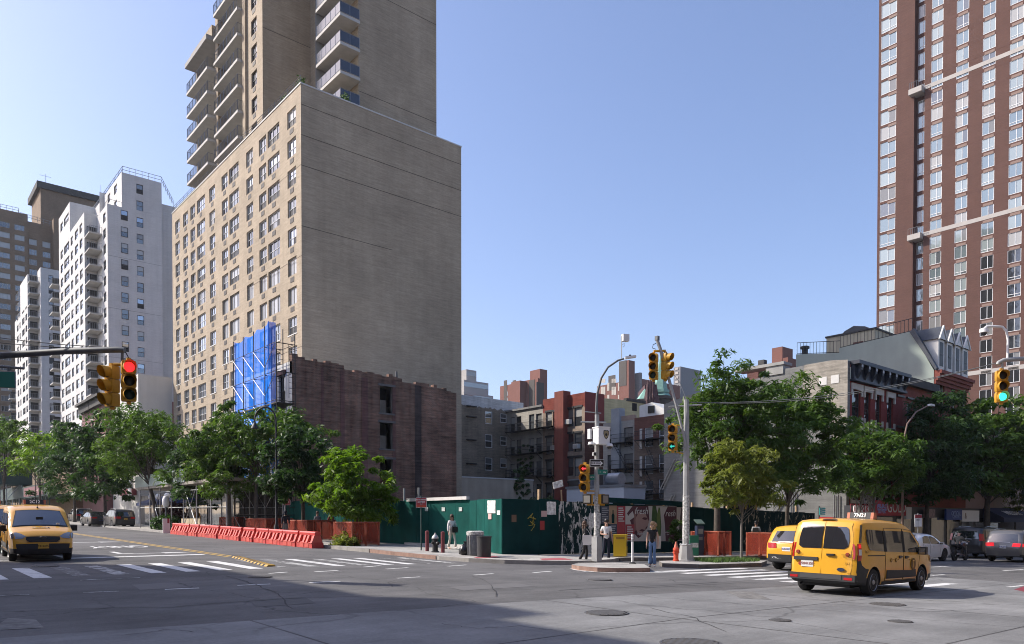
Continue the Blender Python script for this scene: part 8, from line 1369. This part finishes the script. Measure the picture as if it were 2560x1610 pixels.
    q = MB(); q.tube([c.sp((1.70, 1.10), .18, .02), c.sp((1.60, 1.13), -.3, .03)], .008, 4); q.build('wiper', ['black'], c.t); q = MB(); rr = random.Random(5)
    for k in range(7): a = rr.uniform(0, 6); q.tube([c.sp((1.85 + .05 * math.cos(a + t), 1.06 - .012 * math.cos(a + t)), -.05 + .08 * k - .2 + .05 * math.sin(a + t), .012) for t in (0, 1, 2, 3)], .010, 4)
    q.build('hood_drawing', [mat('hood_grey', (.30, .32, .30), .6)], c.t)
    q = MB(); q.obox((.62, 0, 1.84), (.02, .0, .0)); q = MB(); q.tube([(.70, 0, 1.78), (.66, 0, 1.98)], .006, 4); q.obox((.70, 0, 1.80), (.07, .05, .04)); q.build('antenna', ['black'], c.t)
    sx_ = -.25; q = MB(); q.prism([(sx_ - .11, 1.90), (sx_ + .11, 1.90), (sx_ + .07, 2.07), (sx_ - .07, 2.07)], -.34, .34, 'Y'); rs = q.build('roof_sign', [mat('sign_black', (.02, .02, .022), .4)], c.t)
    for sg in (-1, 1): q = MB(); q.prism([(sx_ - .115, 1.905), (sx_ + .115, 1.905), (sx_ + .075, 2.065), (sx_ - .075, 2.065)], sg * .345, sg * .27, 'Y'); q.build('sign_lamp', ['sign_end'], rs)
    text(no, .145, 'sign_lamp', rs, (sx_ - .10, 0, 1.99), (rad(76), 0, rad(-90)), ext=.001, bold=.004); text(no, .145, 'sign_lamp', rs, (sx_ + .10, 0, 1.99), (rad(76), 0, rad(90)), ext=.001, bold=.004)
    c.mirrors(1.13, 1.09, 'black', .14, .20); c.wheels_('rim_grey', 10); q = MB(); q.tube([(-2.30, .55, .25), (-2.48, .55, .24)], .03, 8); q.box(-2.2, -.6, .2, 2.0, .6, .30); q.build('underbody', ['black'], c.t)
    return c
hd = rad(1.5); c = taxi_van('big yellow taxi van turning at the right, seen from behind with a 7N21 roof sign', '7N21'); rr_ = gnd(2172, 1489); v = Matrix.Rotation(hd, 2) @ Vector((-1.58, -.80)); c.place(rr_.x - v.x, rr_.y - v.y, hd)
c = taxi_van('yellow taxi van coming towards the crosswalk at the left, with a 2C12 roof sign', '2C12'); hd = rad(-93); v = Matrix.Rotation(hd, 2) @ Vector((1.48, 0)); pf = (gnd(47, 1401) + gnd(178, 1402)) / 2; c.place(pf.x - v.x - .1, pf.y - v.y + .25, hd)
c = taxi_van('second yellow taxi van almost hidden behind the first at the left edge', '3G47'); c.place(pf.x - .65, pf.y + 8.3, rad(-92))
# other cars
def lights(c, pts, m='tail_red'): c.side('tail_light', pts, m, .012)
SED = [(-2.40, .30), (-2.44, .50), (-2.43, .78), (-2.36, .98), (-2.20, 1.04), (-1.95, 1.07), (-1.55, 1.26), (-1.15, 1.40), (-.75, 1.445), (-.2, 1.45), (.2, 1.41), (.62, 1.24), (1.10, .99), (1.6, .92), (2.1, .82), (2.35, .68), (2.43, .50), (2.40, .28)]
def sedan(label, paint, x, y, head, detail=True):
    c = Car('parked_car' if not detail else 'sedan', label, 'car', 4.88, 1.84, 1.45, SED, (-1.40, 1.43), .335, .93, .20, paint, None, None, .22, .08); c.side('side_window', [(-1.28, .97), (-.42, .95), (-.42, 1.34), (-.82, 1.36), (-1.12, 1.28)], 'car_glass', .010); c.side('side_window', [(-.36, .95), (.82, .92), (.30, 1.25), (-.10, 1.345), (-.36, 1.345)], 'car_glass', .010); c.strip('rear_window', [((-1.86, 1.115), -.80, .80), ((-1.22, 1.375), -.74, .74)], 'car_glass', .012); c.strip('windshield', [((1.0, 1.04), -.86, .86), ((.30, 1.375), -.78, .78)], 'car_glass', .012)
    for sg in (-1, 1): c.strip('tail_light', [((-2.425, .80), sg * .45, sg * 1.0), ((-2.38, .94), sg * .40, sg * 1.0)], 'tail_red', .010, None, 4)
    c.side('tail_light', [(-2.36, .82), (-2.12, .90), (-2.10, .97), (-2.33, .95)], 'tail_red', .010); c.side('headlight', [(2.05, .74), (2.34, .66), (2.36, .58), (2.1, .64)], 'lamp_clear', .010)
    for pts in ([(-.39, .36), (-.39, .94)], [(.80, .40), (.92, .92)], [(-1.0, .5), (-1.28, .96)], [(-2.2, .44), (-1.85, .44)]): c.line(pts, .006, 'seam_white' if paint == 'car_white' else 'seam_dark')
    c.handle(-.9, .84, paint); c.handle(.05, .82, paint); c.plate(-2.475, .60, 'plate_white', 'HKD 1184', 'sign_blue'); c.mirrors(.72, .96, paint, .12, .13); c.wheels_('rim_dark' if paint == 'car_white' else 'rim_grey', 10); c.strip('rear_bumper', [((-2.42, .30), -.9, .9), ((-2.44, .44), -.9, .9)], 'cladding', .008); c.place(x, y, head); return c
p = gnd(2362, 1402); sedan('white sedan waiting on the cross street beyond the taxi van', 'car_white', p.x - 1.75, p.y + .85, rad(-2))
def suv(name, label, cat, L, W, H, paint, x, y, head, bx_=.92, boxy=1., rails=True, tail='tail_red', plate_m='plate_white', lamps='low', rim='rim_dark'):
    h = L / 2; out = [(-h + .08, .32), (-h + .02, .55), (-h, .80), (-h + .06, bx_ + .05), (-h + .06 + .22 * (2 - boxy), H - .22), (-h + .22 + .24 * (2 - boxy), H - .05), (-h * .55, H), (-.1, H), (h * .16, H - .05), (h * .30, H - .25), (h * .50, bx_ + .16), (h * .56, bx_ + .10), (h * .82, bx_ + .02), (h * .95, bx_ - .12), (h, bx_ - .35), (h - .03, .40), (h - .10, .30)]
    c = Car(name, label, cat, L, W, H, out, (-h * .58, h * .60), .36, bx_, .14, paint, lambda x, y, z: z < .42, None, .28, .09); a, b_ = out[3], out[4]; f = lambda t: (a[0] + (b_[0] - a[0]) * t, a[1] + (b_[1] - a[1]) * t)
    c.strip('rear_window', [(f(.08), -.86, .86), (f(.98), -.80, .80)], 'car_glass', .014); A_, B_ = out[10], out[9]; c.strip('windshield', [(A_, -.86, .86), (B_, -.80, .80)], 'car_glass', .012); zt = H - .16; x0 = -h + .40
    c.side('side_window', [(x0, bx_ + .10), (-h * .42, bx_ + .06), (-h * .42, zt), (x0 + .14, zt - .01)], 'car_glass', .010); c.side('side_window', [(-h * .39, bx_ + .06), (-.06, bx_ + .05), (-.06, zt), (-h * .39, zt)], 'car_glass', .010); c.side('side_window', [(.0, bx_ + .05), (h * .44, bx_ + .06), (h * .20, zt - .06), (.0, zt)], 'car_glass', .010)
    for pts in ([(-.03, .42), (-.03, bx_)], [(-h * .40, .5), (-h * .40, bx_)], [(h * .42, .42), (h * .46, bx_)]): c.line(pts)
    for sg in (-1, 1):
        z0, z1 = (bx_ - .14, bx_ + .05) if lamps == 'low' else (bx_ - .02, bx_ + .42); c.strip('tail_light', [((-h + .01, z0), sg * (.52 if lamps == 'low' else .86), sg * 1.), ((-h + .05, z1), sg * (.56 if lamps == 'low' else .84), sg * 1.)], tail, .014, None, 4); c.side('tail_light', [(-h + .06, z0), (-h + .24, z0 + .02), (-h + .26, z1 - .02), (-h + .10, z1)], tail, .012, (sg,))
    c.side('headlight', [(h * .86, bx_ - .10), (h * .96, bx_ - .20), (h * .96, bx_ - .28), (h * .84, bx_ - .18)], 'lamp_clear', .010); c.strip('rear_bumper', [((-h + .05, .36), -.96, .96), ((-h, .62), -.96, .96)], 'cladding' if paint != 'car_grey' else paint, .012); c.plate(-h - .045, bx_ - .16, plate_m, 'KLM 3027', 'sign_blue' if plate_m == 'plate_white' else 'seam'); c.strip('rear_trim', [((-h + .04, bx_ + .06), -.40, .40), ((-h + .055, bx_ + .09), -.40, .40)], 'steel_galv', .02)
    if rails:
        for sg in (-1, 1): q = MB(); q.tube([(-h * .66, sg * (W * .36), H + .02), (-h * .5, sg * W * .37, H + .08), (h * .05, sg * W * .37, H + .07), (h * .14, sg * W * .36, H + .0)], .02, 6); q.build('roof_rail', ['rim_grey'], c.t)
    c.handle(-.22, bx_ - .06, paint); c.handle(-h * .52, bx_ - .06, paint); c.mirrors(h * .36, bx_ + .1, paint, .12, .17); c.wheels_(rim, 10, .24); c.place(x, y, head); return c
p = gnd(1968, 1423); tx = suv('taxi_suv', 'yellow taxi SUV partly hidden behind the big taxi van', 'taxi', 4.6, 1.85, 1.68, 'taxi_yellow', p.x + 1.1, p.y - .55, rad(2), .98, .6, False); text('XTRONIC', .1, 'plate_white', tx.t, (-2.33, .35, .48), (rad(90), 0, rad(-90)), ext=.001); q = MB(); q.prism([(-.11, 1.70), (.11, 1.70), (.07, 1.86), (-.07, 1.86)], -.34, .34, 'Y'); q.build('roof_sign', ['sign_black'], tx.t)
p = gnd(2438, 1397); suv('suv', 'large black SUV with chrome trim under the biggest street tree', 'car', 5.7, 2.05, 1.90, 'car_black', p.x + 3.4, p.y + .75, rad(0), 1.10, 1.6, True, 'tail_red', 'plate_white', 'high')
p = gnd(2472, 1403); suv('minivan', 'grey minivan with red tail lights at the right edge', 'car', 5.1, 1.96, 1.76, 'car_grey', p.x + 2.3, p.y - .75, rad(0), 1.0, .9, True, 'tail_lit', 'plate_white', 'low', 'rim_grey')
p = gnd(300, 1320); suv('parked_suv', 'dark navy SUV with a yellow plate parked by the leaning street tree', 'car', 4.7, 1.9, 1.72, 'car_navy', p.x + .35, p.y + 2.0, rad(91), 1.02, 1.0, True, 'tail_red', 'plate_gold'); sedan('small dark sedan parked just ahead of the navy SUV', 'car_black', p.x - .6, p.y + 7.6, rad(91), False); p = gnd(205, 1308); suv('parked_suv', 'black SUV parked farthest up the avenue', 'car', 4.8, 1.95, 1.78, 'car_black', p.x + .2, p.y + 2, rad(91), 1.02, 1.0, True, 'tail_red', 'plate_white')
suv('suv', 'pale blue car cut off by the left edge, behind the taxi vans', 'car', 4.6, 1.85, 1.62, 'car_blue', .3, 43.5, rad(-91), .98, .8, False)
# motorcycle
p = gnd(2411, 1401); mo = thing('motorcycle', 'black motorcycle between the white sedan and the black SUV', 'motorcycle', (p.x - .7, p.y, p.z), rad(-3))
for x in (-.68, .70):
    q = MB(); q.lathe([(.22, -.045), (.29, -.055), (.315, 0), (.29, .055), (.22, .045)], 22, (0, 0, 0), 'Y'); w = q.build('wheel', ['rubber'], mo, 40, (x, 0, .315)); q = MB()
    for k in range(8): a = k * .785; q.bar((0, 0, 0), (.23 * math.cos(a), 0, .23 * math.sin(a)), .012)
    q.lathe([(.05, -.05), (.05, .05)], 10, (0, 0, 0), 'Y'); q.build('rim', ['rim_grey'], w)
q = MB(); q.prism([(-.3, .35), (.25, .33), (.35, .6), (.1, .72), (-.25, .62)], -.14, .14, 'Y'); q.build('engine', ['rim_dark'], mo); q = MB(); q.prism([(-.05, .72), (.42, .78), (.38, .95), (.15, 1.0), (-.1, .86)], -.13, .13, 'Y'); q.build('fuel_tank', ['car_black'], mo); q = MB(); q.prism([(-.72, .80), (-.1, .74), (-.08, .84), (-.45, .88), (-.85, .98), (-.88, .92)], -.13, .13, 'Y'); q.build('seat', ['black_matte'], mo); q = MB(); q.tube([(.70, -.1, .315), (.45, -.1, 1.0)], .03, 6); q.tube([(.70, .1, .315), (.45, .1, 1.0)], .03, 6); q.tube([(.32, -.36, 1.06), (.44, -.2, 1.04), (.46, .2, 1.04), (.32, .36, 1.06)], .018, 6); q.build('fork', ['rim_grey'], mo); q = MB(); q.lathe([(.09, -.06), (.09, .06)], 12, (.56, 0, .9), 'X'); q.build('headlight', ['lamp_clear'], mo); q = MB(); q.tube([(-.1, -.17, .35), (-.8, -.2, .42)], .05, 8); q.build('exhaust', ['rim_grey'], mo); q = MB(); q.prism([(.45, .62), (.72, .66), (.98, .52), (.95, .50), (.72, .635), (.46, .6)], -.06, .06, 'Y'); q.build('mudguard', ['car_black'], mo)
# ---------------------------------------------------------------- people
mat('skin', (.45, .27, .20), .6); mat('skin_tan', (.30, .17, .115), .6); mat('hair_brown', (.075, .04, .022), .6); mat('hair_blond', (.30, .19, .09), .6, var=.3, vscale=20); mat('hair_black', (.012, .011, .011), .5); mat('cloth_black', (.012, .012, .013), .85); mat('cloth_white', (.66, .66, .66), .85); mat('cloth_cream', (.50, .47, .41), .85); mat('denim', (.13, .22, .38), .85, var=.3, vscale=7); mat('denim_dark', (.05, .085, .14), .85); mat('cloth_navy', (.012, .016, .032), .85); mat('cloth_grey', (.17, .17, .18), .85); mat('cloth_red', (.28, .02, .03), .85); mat('cloth_blue', (.22, .30, .46), .85); mat('cloth_mustard', (.40, .22, .04), .85); mat('tote_white', (.64, .63, .60), .8); mat('shoe_white', (.62, .61, .59), .6); mat('shoe_black', (.02, .02, .02), .6); mat('cloth_green', (.03, .16, .06), .8); mat('floral', (.40, .42, .43), .85, var=.8, vscale=9)
def skinned(name, verts, edges, rads, m, parent, sub=1, ys=1.):
    me = bpy.data.meshes.new(name); me.from_pydata([tuple(v) for v in verts], edges, []); o = bpy.data.objects.new(name, me); md = o.modifiers.new('Skin', 'SKIN'); md.use_smooth_shade = True
    for i, r in enumerate(rads): sv_ = me.skin_vertices[0].data[i]; sv_.radius = (r, r) if not isinstance(r, tuple) else r
    me.skin_vertices[0].data[0].use_root = True; s_ = o.modifiers.new('Sub', 'SUBSURF'); s_.levels = sub; s_.render_levels = sub; out = evaluated(o, name); bpy.data.objects.remove(o); out.materials.clear(); out.materials.append(M(m)); out.polygons.foreach_set('use_smooth', [True] * len(out.polygons)); return obj(name, out, parent)
J0 = dict(pel=(0, 0, .95), spi=(0, 0, 1.12), che=(0, .01, 1.31), nec=(0, .01, 1.47), hed=(0, 0, 1.55), top=(0, -.01, 1.66), shl=(.165, .01, 1.40), ell=(.21, .03, 1.12), wrl=(.22, -.03, .88), pal=(.22, -.05, .80), shr=(-.165, .01, 1.40), elr=(-.21, .03, 1.12), wrr=(-.22, -.03, .88), par=(-.22, -.05, .80), hil=(.085, 0, .91), knl=(.095, -.02, .50), anl=(.10, .03, .09), tol=(.115, -.13, .035), hir=(-.085, 0, .91), knr=(-.095, -.02, .50), anr=(-.10, .03, .09), tor=(-.115, -.13, .035))
def person(label, x, y, face, top, legs, skin='skin', hair='hair_brown', hstyle='short', pose=None, height=1.72, sleeve=.5, bell=0., shoes='shoe_white', dz=.15, slim=1., z=None, group=None, loose=1.):
    """face: heading of the chest (radians from +X).  local -Y is the front"""
    J = {k: Vector(v) for k, v in J0.items()}
    for k, v in (pose or {}).items(): J[k] = Vector(v)
    s = height / 1.75; t = thing('person', label, 'person', (x, y, G(x, y) + dz if z is None else z), face + rad(90), group); t.scale = (s, s, s); S = slim
    names = ['pel', 'spi', 'che', 'nec', 'hed', 'top', 'shl', 'ell', 'wrl', 'pal', 'shr', 'elr', 'wrr', 'par', 'hil', 'knl', 'anl', 'tol', 'hir', 'knr', 'anr', 'tor']; R = dict(pel=.105, spi=.10, che=.115, nec=.052, hed=.078, top=.088, shl=.056, ell=.04, wrl=.028, pal=.034, shr=.056, elr=.04, wrr=.028, par=.034, hil=.08, knl=.055, anl=.04, tol=.032, hir=.08, knr=.055, anr=.04, tor=.032)
    V = [J[n] for n in names]; E = [(0, 1), (1, 2), (2, 3), (3, 4), (4, 5), (2, 6), (6, 7), (7, 8), (8, 9), (2, 10), (10, 11), (11, 12), (12, 13), (0, 14), (14, 15), (15, 16), (16, 17), (0, 18), (18, 19), (19, 20), (20, 21)]; RR = [R[n] * S for n in names]
    for pi_, w_ in ((9, 8), (13, 12)):              # four unequal fingers and a thumb, slightly curled
        d = (V[pi_] - V[w_]).normalized(); sd = Vector((0, 1, 0)) if abs(d.y) < .8 else Vector((1, 0, 0))
        for k, L_ in enumerate((.065, .075, .07, .055)): b_ = len(V); V.append(V[pi_] + d * .025 + sd * (.026 - .0175 * k)); V.append(V[-1] + d * L_ + Vector((0, -.012, 0))); RR += [.010, .008]; E += [(pi_, b_), (b_, b_ + 1)]
        b_ = len(V); V.append(V[pi_] - sd * .035 + d * .0 + Vector((0, -.02, 0))); V.append(V[-1] + d * .045 - sd * .01); RR += [.011, .009]; E += [(pi_, b_), (b_, b_ + 1)]
    body = skinned('body', V, E, RR, skin, t); hd_ = J['top']; fw_ = (J.get('look') or Vector((0, -1, 0))).normalized(); rt_ = fw_.cross(Vector((0, 0, 1))).normalized(); c = hd_ + Vector((0, 0, -.03))
    q = MB(); q.lathe([(.022, 0), (.012, .03), (.003, .055)], 6, c + fw_ * .085 + Vector((0, 0, -.035))); q.build('nose', [skin], t, 60)
    for sg in (-1, 1): q = MB(); q.ball(c + fw_ * .083 + rt_ * .033 * sg, .011, 8); q.build('eye', ['hair_black'], t); q = MB(); q.ball(c + rt_ * .09 * sg + Vector((0, 0, -.01)), .022, 8); q.build('ear', [skin], t)
    q = MB(); q.obox(c + fw_ * .085 + Vector((0, 0, -.065)), (.04, .012, .010), Matrix(((rt_.x, fw_.x, 0), (rt_.y, fw_.y, 0), (0, 0, 1)))); q.build('mouth', [mat('lips', (.30, .10, .09), .5)], t)
    q = MB(); hv = [(hd_ + Vector((0, 0, .035)) - fw_ * .022, .100)]
    if hstyle == 'short': hv += [(hd_ + Vector((0, 0, -.03)) - fw_ * .05, .07)]
    if hstyle == 'long': hv += [(hd_ - fw_ * .06 + Vector((0, 0, -.06 - .07 * k)), .085 - .008 * k) for k in range(5)] + [(hd_ + rt_ * sg * .075 + Vector((0, 0, -.05 - .07 * k)) - fw_ * .01, .045) for sg in (-1, 1) for k in range(4)]
    if hstyle == 'curly': rr = random.Random(2); hv += [(hd_ - fw_ * (.05 + rr.uniform(-.07, .06)) + rt_ * rr.uniform(-.13, .13) + Vector((0, 0, rr.uniform(-.2, .03))), rr.uniform(.04, .065)) for k in range(26)]; hv = [h for h in hv if (h[0] - c).dot(fw_) < .045]
    if hstyle == 'hood': hv = [(hd_ - fw_ * .02, .118), (hd_ - fw_ * .05 + Vector((0, 0, -.10)), .10)]
    for p, r in hv: q.ball(p, r, 12)
    if hstyle != 'bald': q.build('hair' if hstyle != 'hood' else 'hood', [hair], t, 70)
    g = lambda a, b_, f: J[a].lerp(J[b_], f); lo = loose
    V = [J['spi'], g('che', 'spi', .1), g('nec', 'che', .25), J['pel'] + Vector((0, 0, -.05))]; E = [(0, 1), (1, 2), (0, 3)]; RR = [.120 * S * lo, .138 * S * lo, .075, .122 * S * lo]
    for a, e, w in (('shl', 'ell', 'wrl'), ('shr', 'elr', 'wrr')):
        n = len(V); V += [J[a]]; E += [(1, n)]; RR += [.072 * S * lo]
        if sleeve > 0: V += [g(a, e, min(1, sleeve * 1.0))]; E += [(n, n + 1)]; RR += [.058 * lo]
        if sleeve > 1: V += [g(e, w, sleeve - 1)]; E += [(n + 1, n + 2)]; RR += [.046 * lo]
    skinned('top', V, E, RR, top, t)
    V = [J['pel'] + Vector((0, 0, .11)), J['pel']]; E = [(0, 1)]; RR = [.115 * S, .120 * S]
    for h, k, a in (('hil', 'knl', 'anl'), ('hir', 'knr', 'anr')): n = len(V); V += [J[h], J[k], g(k, a, .75), g(k, a, 1.0)]; E += [(1, n), (n, n + 1), (n + 1, n + 2), (n + 2, n + 3)]; RR += [.094 * S, .066 * S, (.056 + bell * .7) * S, (.054 + bell) * S]
    skinned('trousers', V, E, RR, legs, t)
    for a, tt in (('anl', 'tol'), ('anr', 'tor')): d = (J[tt] - J[a]); d.z = 0; d.normalize(); b_ = Vector((J[a].x, J[a].y, max(.045, J[a].z - .045))); skinned('shoe', [b_ - d * .045, b_ + d * .06, b_ + d * .17 + Vector((0, 0, -.008))], [(0, 1), (1, 2)], [.042, .045, .034], shoes, t)
    return t
def bag(t, name, c, w, h, d, m, strap=None, rot=0):
    q = MB(); q.prism([(-w * .42, -h / 2), (w * .42, -h / 2), (w / 2, -h * .1), (w * .46, h / 2), (-w * .46, h / 2), (-w / 2, -h * .1)], -d / 2, d / 2, 'Y'); r_ = Matrix.Rotation(rot, 3, 'Z'); q.v = [tuple(Vector(c) + r_ @ Vector(v)) for v in q.v]
    if strap: q.tube(strap, .014, 5)
    return q.build(name, [m], t, 50)
tocam = lambda x, y: math.atan2(-y, -x)
def gp(px, py, dz=.0): p = gnd(px, py, dz); return p.x, p.y
# woman in flared jeans, man with phone, woman with tote
x, y = gp(1631, 1417); t = person('woman in a black sleeveless top and flared blue jeans by the traffic island', x, y, tocam(x, y) - rad(8), 'cloth_black', 'denim', 'skin', 'hair_blond', 'curly', dict(look=(-.75, -.65, 0), knl=(.075, -.02, .5), knr=(-.075, -.02, .5), anl=(.075, .02, .09), anr=(-.085, .02, .09)), 1.70, .16, .055, dz=0, slim=.92, loose=1.08); bag(t, 'shoulder_bag', (.20, .10, .96), .22, .5, .08, 'cloth_cream', [(.17, .06, 1.20), (.14, .02, 1.45), (.16, .08, 1.2)], .5)
x, y = gp(1516, 1403); t = person('man in a white T-shirt and dark trousers walking while looking at his phone', x, y, tocam(x, y) + rad(6), 'cloth_white', 'cloth_navy', 'skin', 'hair_black', 'short', dict(top=(0, -.05, 1.65), look=(-.15, -.9, -.3), elr=(-.23, .03, 1.13), wrr=(-.06, -.22, 1.12), par=(.0, -.26, 1.13), wrl=(.25, .02, .87), pal=(.255, .0, .79), knr=(-.12, -.10, .50), anr=(-.24, -.10, .09), tor=(-.28, -.24, .035), knl=(.09, .02, .49), anl=(.10, .10, .09)), 1.78, .62, .012, dz=0, loose=1.08); q = MB(); q.obox((.01, -.31, 1.14), (.07, .12, .012), Matrix.Rotation(.5, 3, 'X')); q.build('phone', ['black'], t)
x, y = gp(1462, 1408); t = person('woman in black carrying a white tote bag, left of the signal pole', x, y, rad(-38), 'cloth_black', 'cloth_black', 'skin', 'hair_brown', 'long', dict(ell=(.22, .0, 1.12), wrl=(.10, -.18, 1.13), pal=(.06, -.24, 1.15), elr=(-.24, .0, 1.12), wrr=(-.14, -.20, 1.08), par=(-.10, -.26, 1.10), knl=(.085, -.10, .5), anl=(.09, -.06, .09), knr=(-.085, .06, .5), anr=(-.09, .24, .14), tor=(-.10, .12, .04)), 1.66, 1.75, .02, 'shoe_black', dz=0, slim=.95, loose=1.1); bag(t, 'tote_bag', (-.24, -.06, .98), .40, .42, .12, 'tote_white', [(-.24, -.22, 1.18), (-.17, -.06, 1.44), (-.24, .10, 1.18)], rad(80))
x, y = gp(1130, 1373, .15); t = person('woman in white with sunglasses and a black bag walking past the green fence', x, y, rad(-98), 'cloth_white', 'cloth_cream', 'skin', 'hair_brown', 'long', dict(ell=(.22, .0, 1.12), wrl=(.12, -.16, 1.08), pal=(.06, -.2, 1.08), knl=(.10, -.14, .5), anl=(.11, -.18, .12), tol=(.12, -.34, .06), knr=(-.09, .05, .5), anr=(-.10, .22, .1)), 1.68, 1.9, .03, loose=1.12); bag(t, 'handbag', (.03, -.22, 1.0), .34, .30, .12, 'cloth_black', [(.1, -.18, 1.14), (.13, 0, 1.45), (-.05, -.16, 1.14)]); q = MB(); q.obox((0, -.105, 1.635), (.15, .03, .035)); q.build('sunglasses', ['black'], t)
x, y = gp(1890, 1383, .15); t = person('person in a floral shirt and jeans with a dark backpack walking away along the fence', x, y, rad(25), 'floral', 'denim_dark', 'skin_tan', 'hair_black', 'short', dict(knl=(.09, -.14, .5), anl=(.1, -.16, .1), knr=(-.09, .06, .5), anr=(-.1, .22, .12)), 1.76, .7, .01, loose=1.12); bag(t, 'backpack', (0, .20, 1.20), .30, .44, .17, 'cloth_black'); bag(t, 'shopping_bag', (-.26, -.02, .78), .2, .36, .1, 'cloth_green')
# figures behind the barriers and by the awning
for px, py, zp, lab, tp, lg, hs_, hr, fc, X in ((714, 1340, 0, 'hooded person in a dark jacket seen from behind over the red barriers', 'cloth_navy', 'cloth_grey', 'hood', 'cloth_navy', rad(80), 18.9), (794, 1345, 0, 'person whose head shows above the second orange tree guard', 'cloth_grey', 'cloth_black', 'short', 'hair_brown', rad(-90), 21.9), (828, 1343, 0, 'person in a dark red jacket in the shade behind the bright green tree', 'cloth_red', 'cloth_black', 'short', 'hair_black', rad(-80), 21.5), (923, 1345, 0, 'person in a grey top behind the orange guard of the bright green tree', 'cloth_grey', 'cloth_black', 'short', 'hair_black', rad(100), 21.9), (450, 1318, 0, 'person in a pale blue shirt standing under the navy awning', 'cloth_blue', 'cloth_navy', 'short', 'hair_black', rad(90), 21.3), (468, 1318, 0, 'person in grey standing beside the pale blue shirt under the awning', 'cloth_grey', 'cloth_black', 'short', 'hair_brown', rad(-60), 21.6), (494, 1318, 0, 'person in a mustard jacket walking near the scaffold shed', 'cloth_mustard', 'cloth_black', 'short', 'hair_black', rad(-95), 21.2)):
    p = onX(px, py, X); person(lab, X, p.y, fc, tp, lg, 'skin_tan', hr, hs_, dict(knl=(.09, -.08, .5), knr=(-.09, .04, .5), anr=(-.1, .12, .1)), 1.74, 1.7)
x, y = gp(2372, 1397); t = person('bald motorcycle rider in a camouflage jacket beside the black SUV', mo.location.x - .35, mo.location.y, rad(-3), mat('camo', (.15, .14, .11), .85, var=.5, vscale=9), 'cloth_black', 'skin', 'hair_black', 'bald', dict(pel=(0, 0, .90), spi=(0, -.05, 1.07), che=(0, -.10, 1.26), nec=(0, -.13, 1.41), hed=(0, -.16, 1.48), top=(0, -.19, 1.58), shl=(.17, -.10, 1.35), shr=(-.17, -.10, 1.35), ell=(.28, -.32, 1.16), elr=(-.28, -.32, 1.16), wrl=(.33, -.55, 1.09), wrr=(-.33, -.55, 1.09), pal=(.33, -.62, 1.08), par=(-.33, -.62, 1.08), hil=(.12, -.03, .88), hir=(-.12, -.03, .88), knl=(.24, -.38, .66), knr=(-.24, -.38, .66), anl=(.25, -.16, .34), anr=(-.25, -.16, .34), tol=(.26, -.32, .28), tor=(-.26, -.32, .28)), 1.74, 1.9, shoes='shoe_black', z=mo.location.z)
bpy.data.scenes.remove(TMP)
# ---------------------------------------------------------------- summer air
hz = bpy.data.materials.new("haze_air"); hz.use_nodes = True; nt = hz.node_tree; nt.nodes.remove(nt.nodes["Principled BSDF"]); vv = nt.nodes.new("ShaderNodeVolumePrincipled"); vv.inputs["Color"].default_value = (.86, .92, 1, 1); vv.inputs["Density"].default_value = .00013; vv.inputs["Anisotropy"].default_value = .2; nt.links.new(vv.outputs[0], nt.nodes["Material Output"].inputs["Volume"])
q = MB(); q.box(-520, -420, -30, 1250, 1250, 130); hzo = q.build('haze', [hz]); tag(hzo, 'thin pale summer haze over the whole street', 'haze', kind='stuff'); SC.cycles.volume_bounces = 0
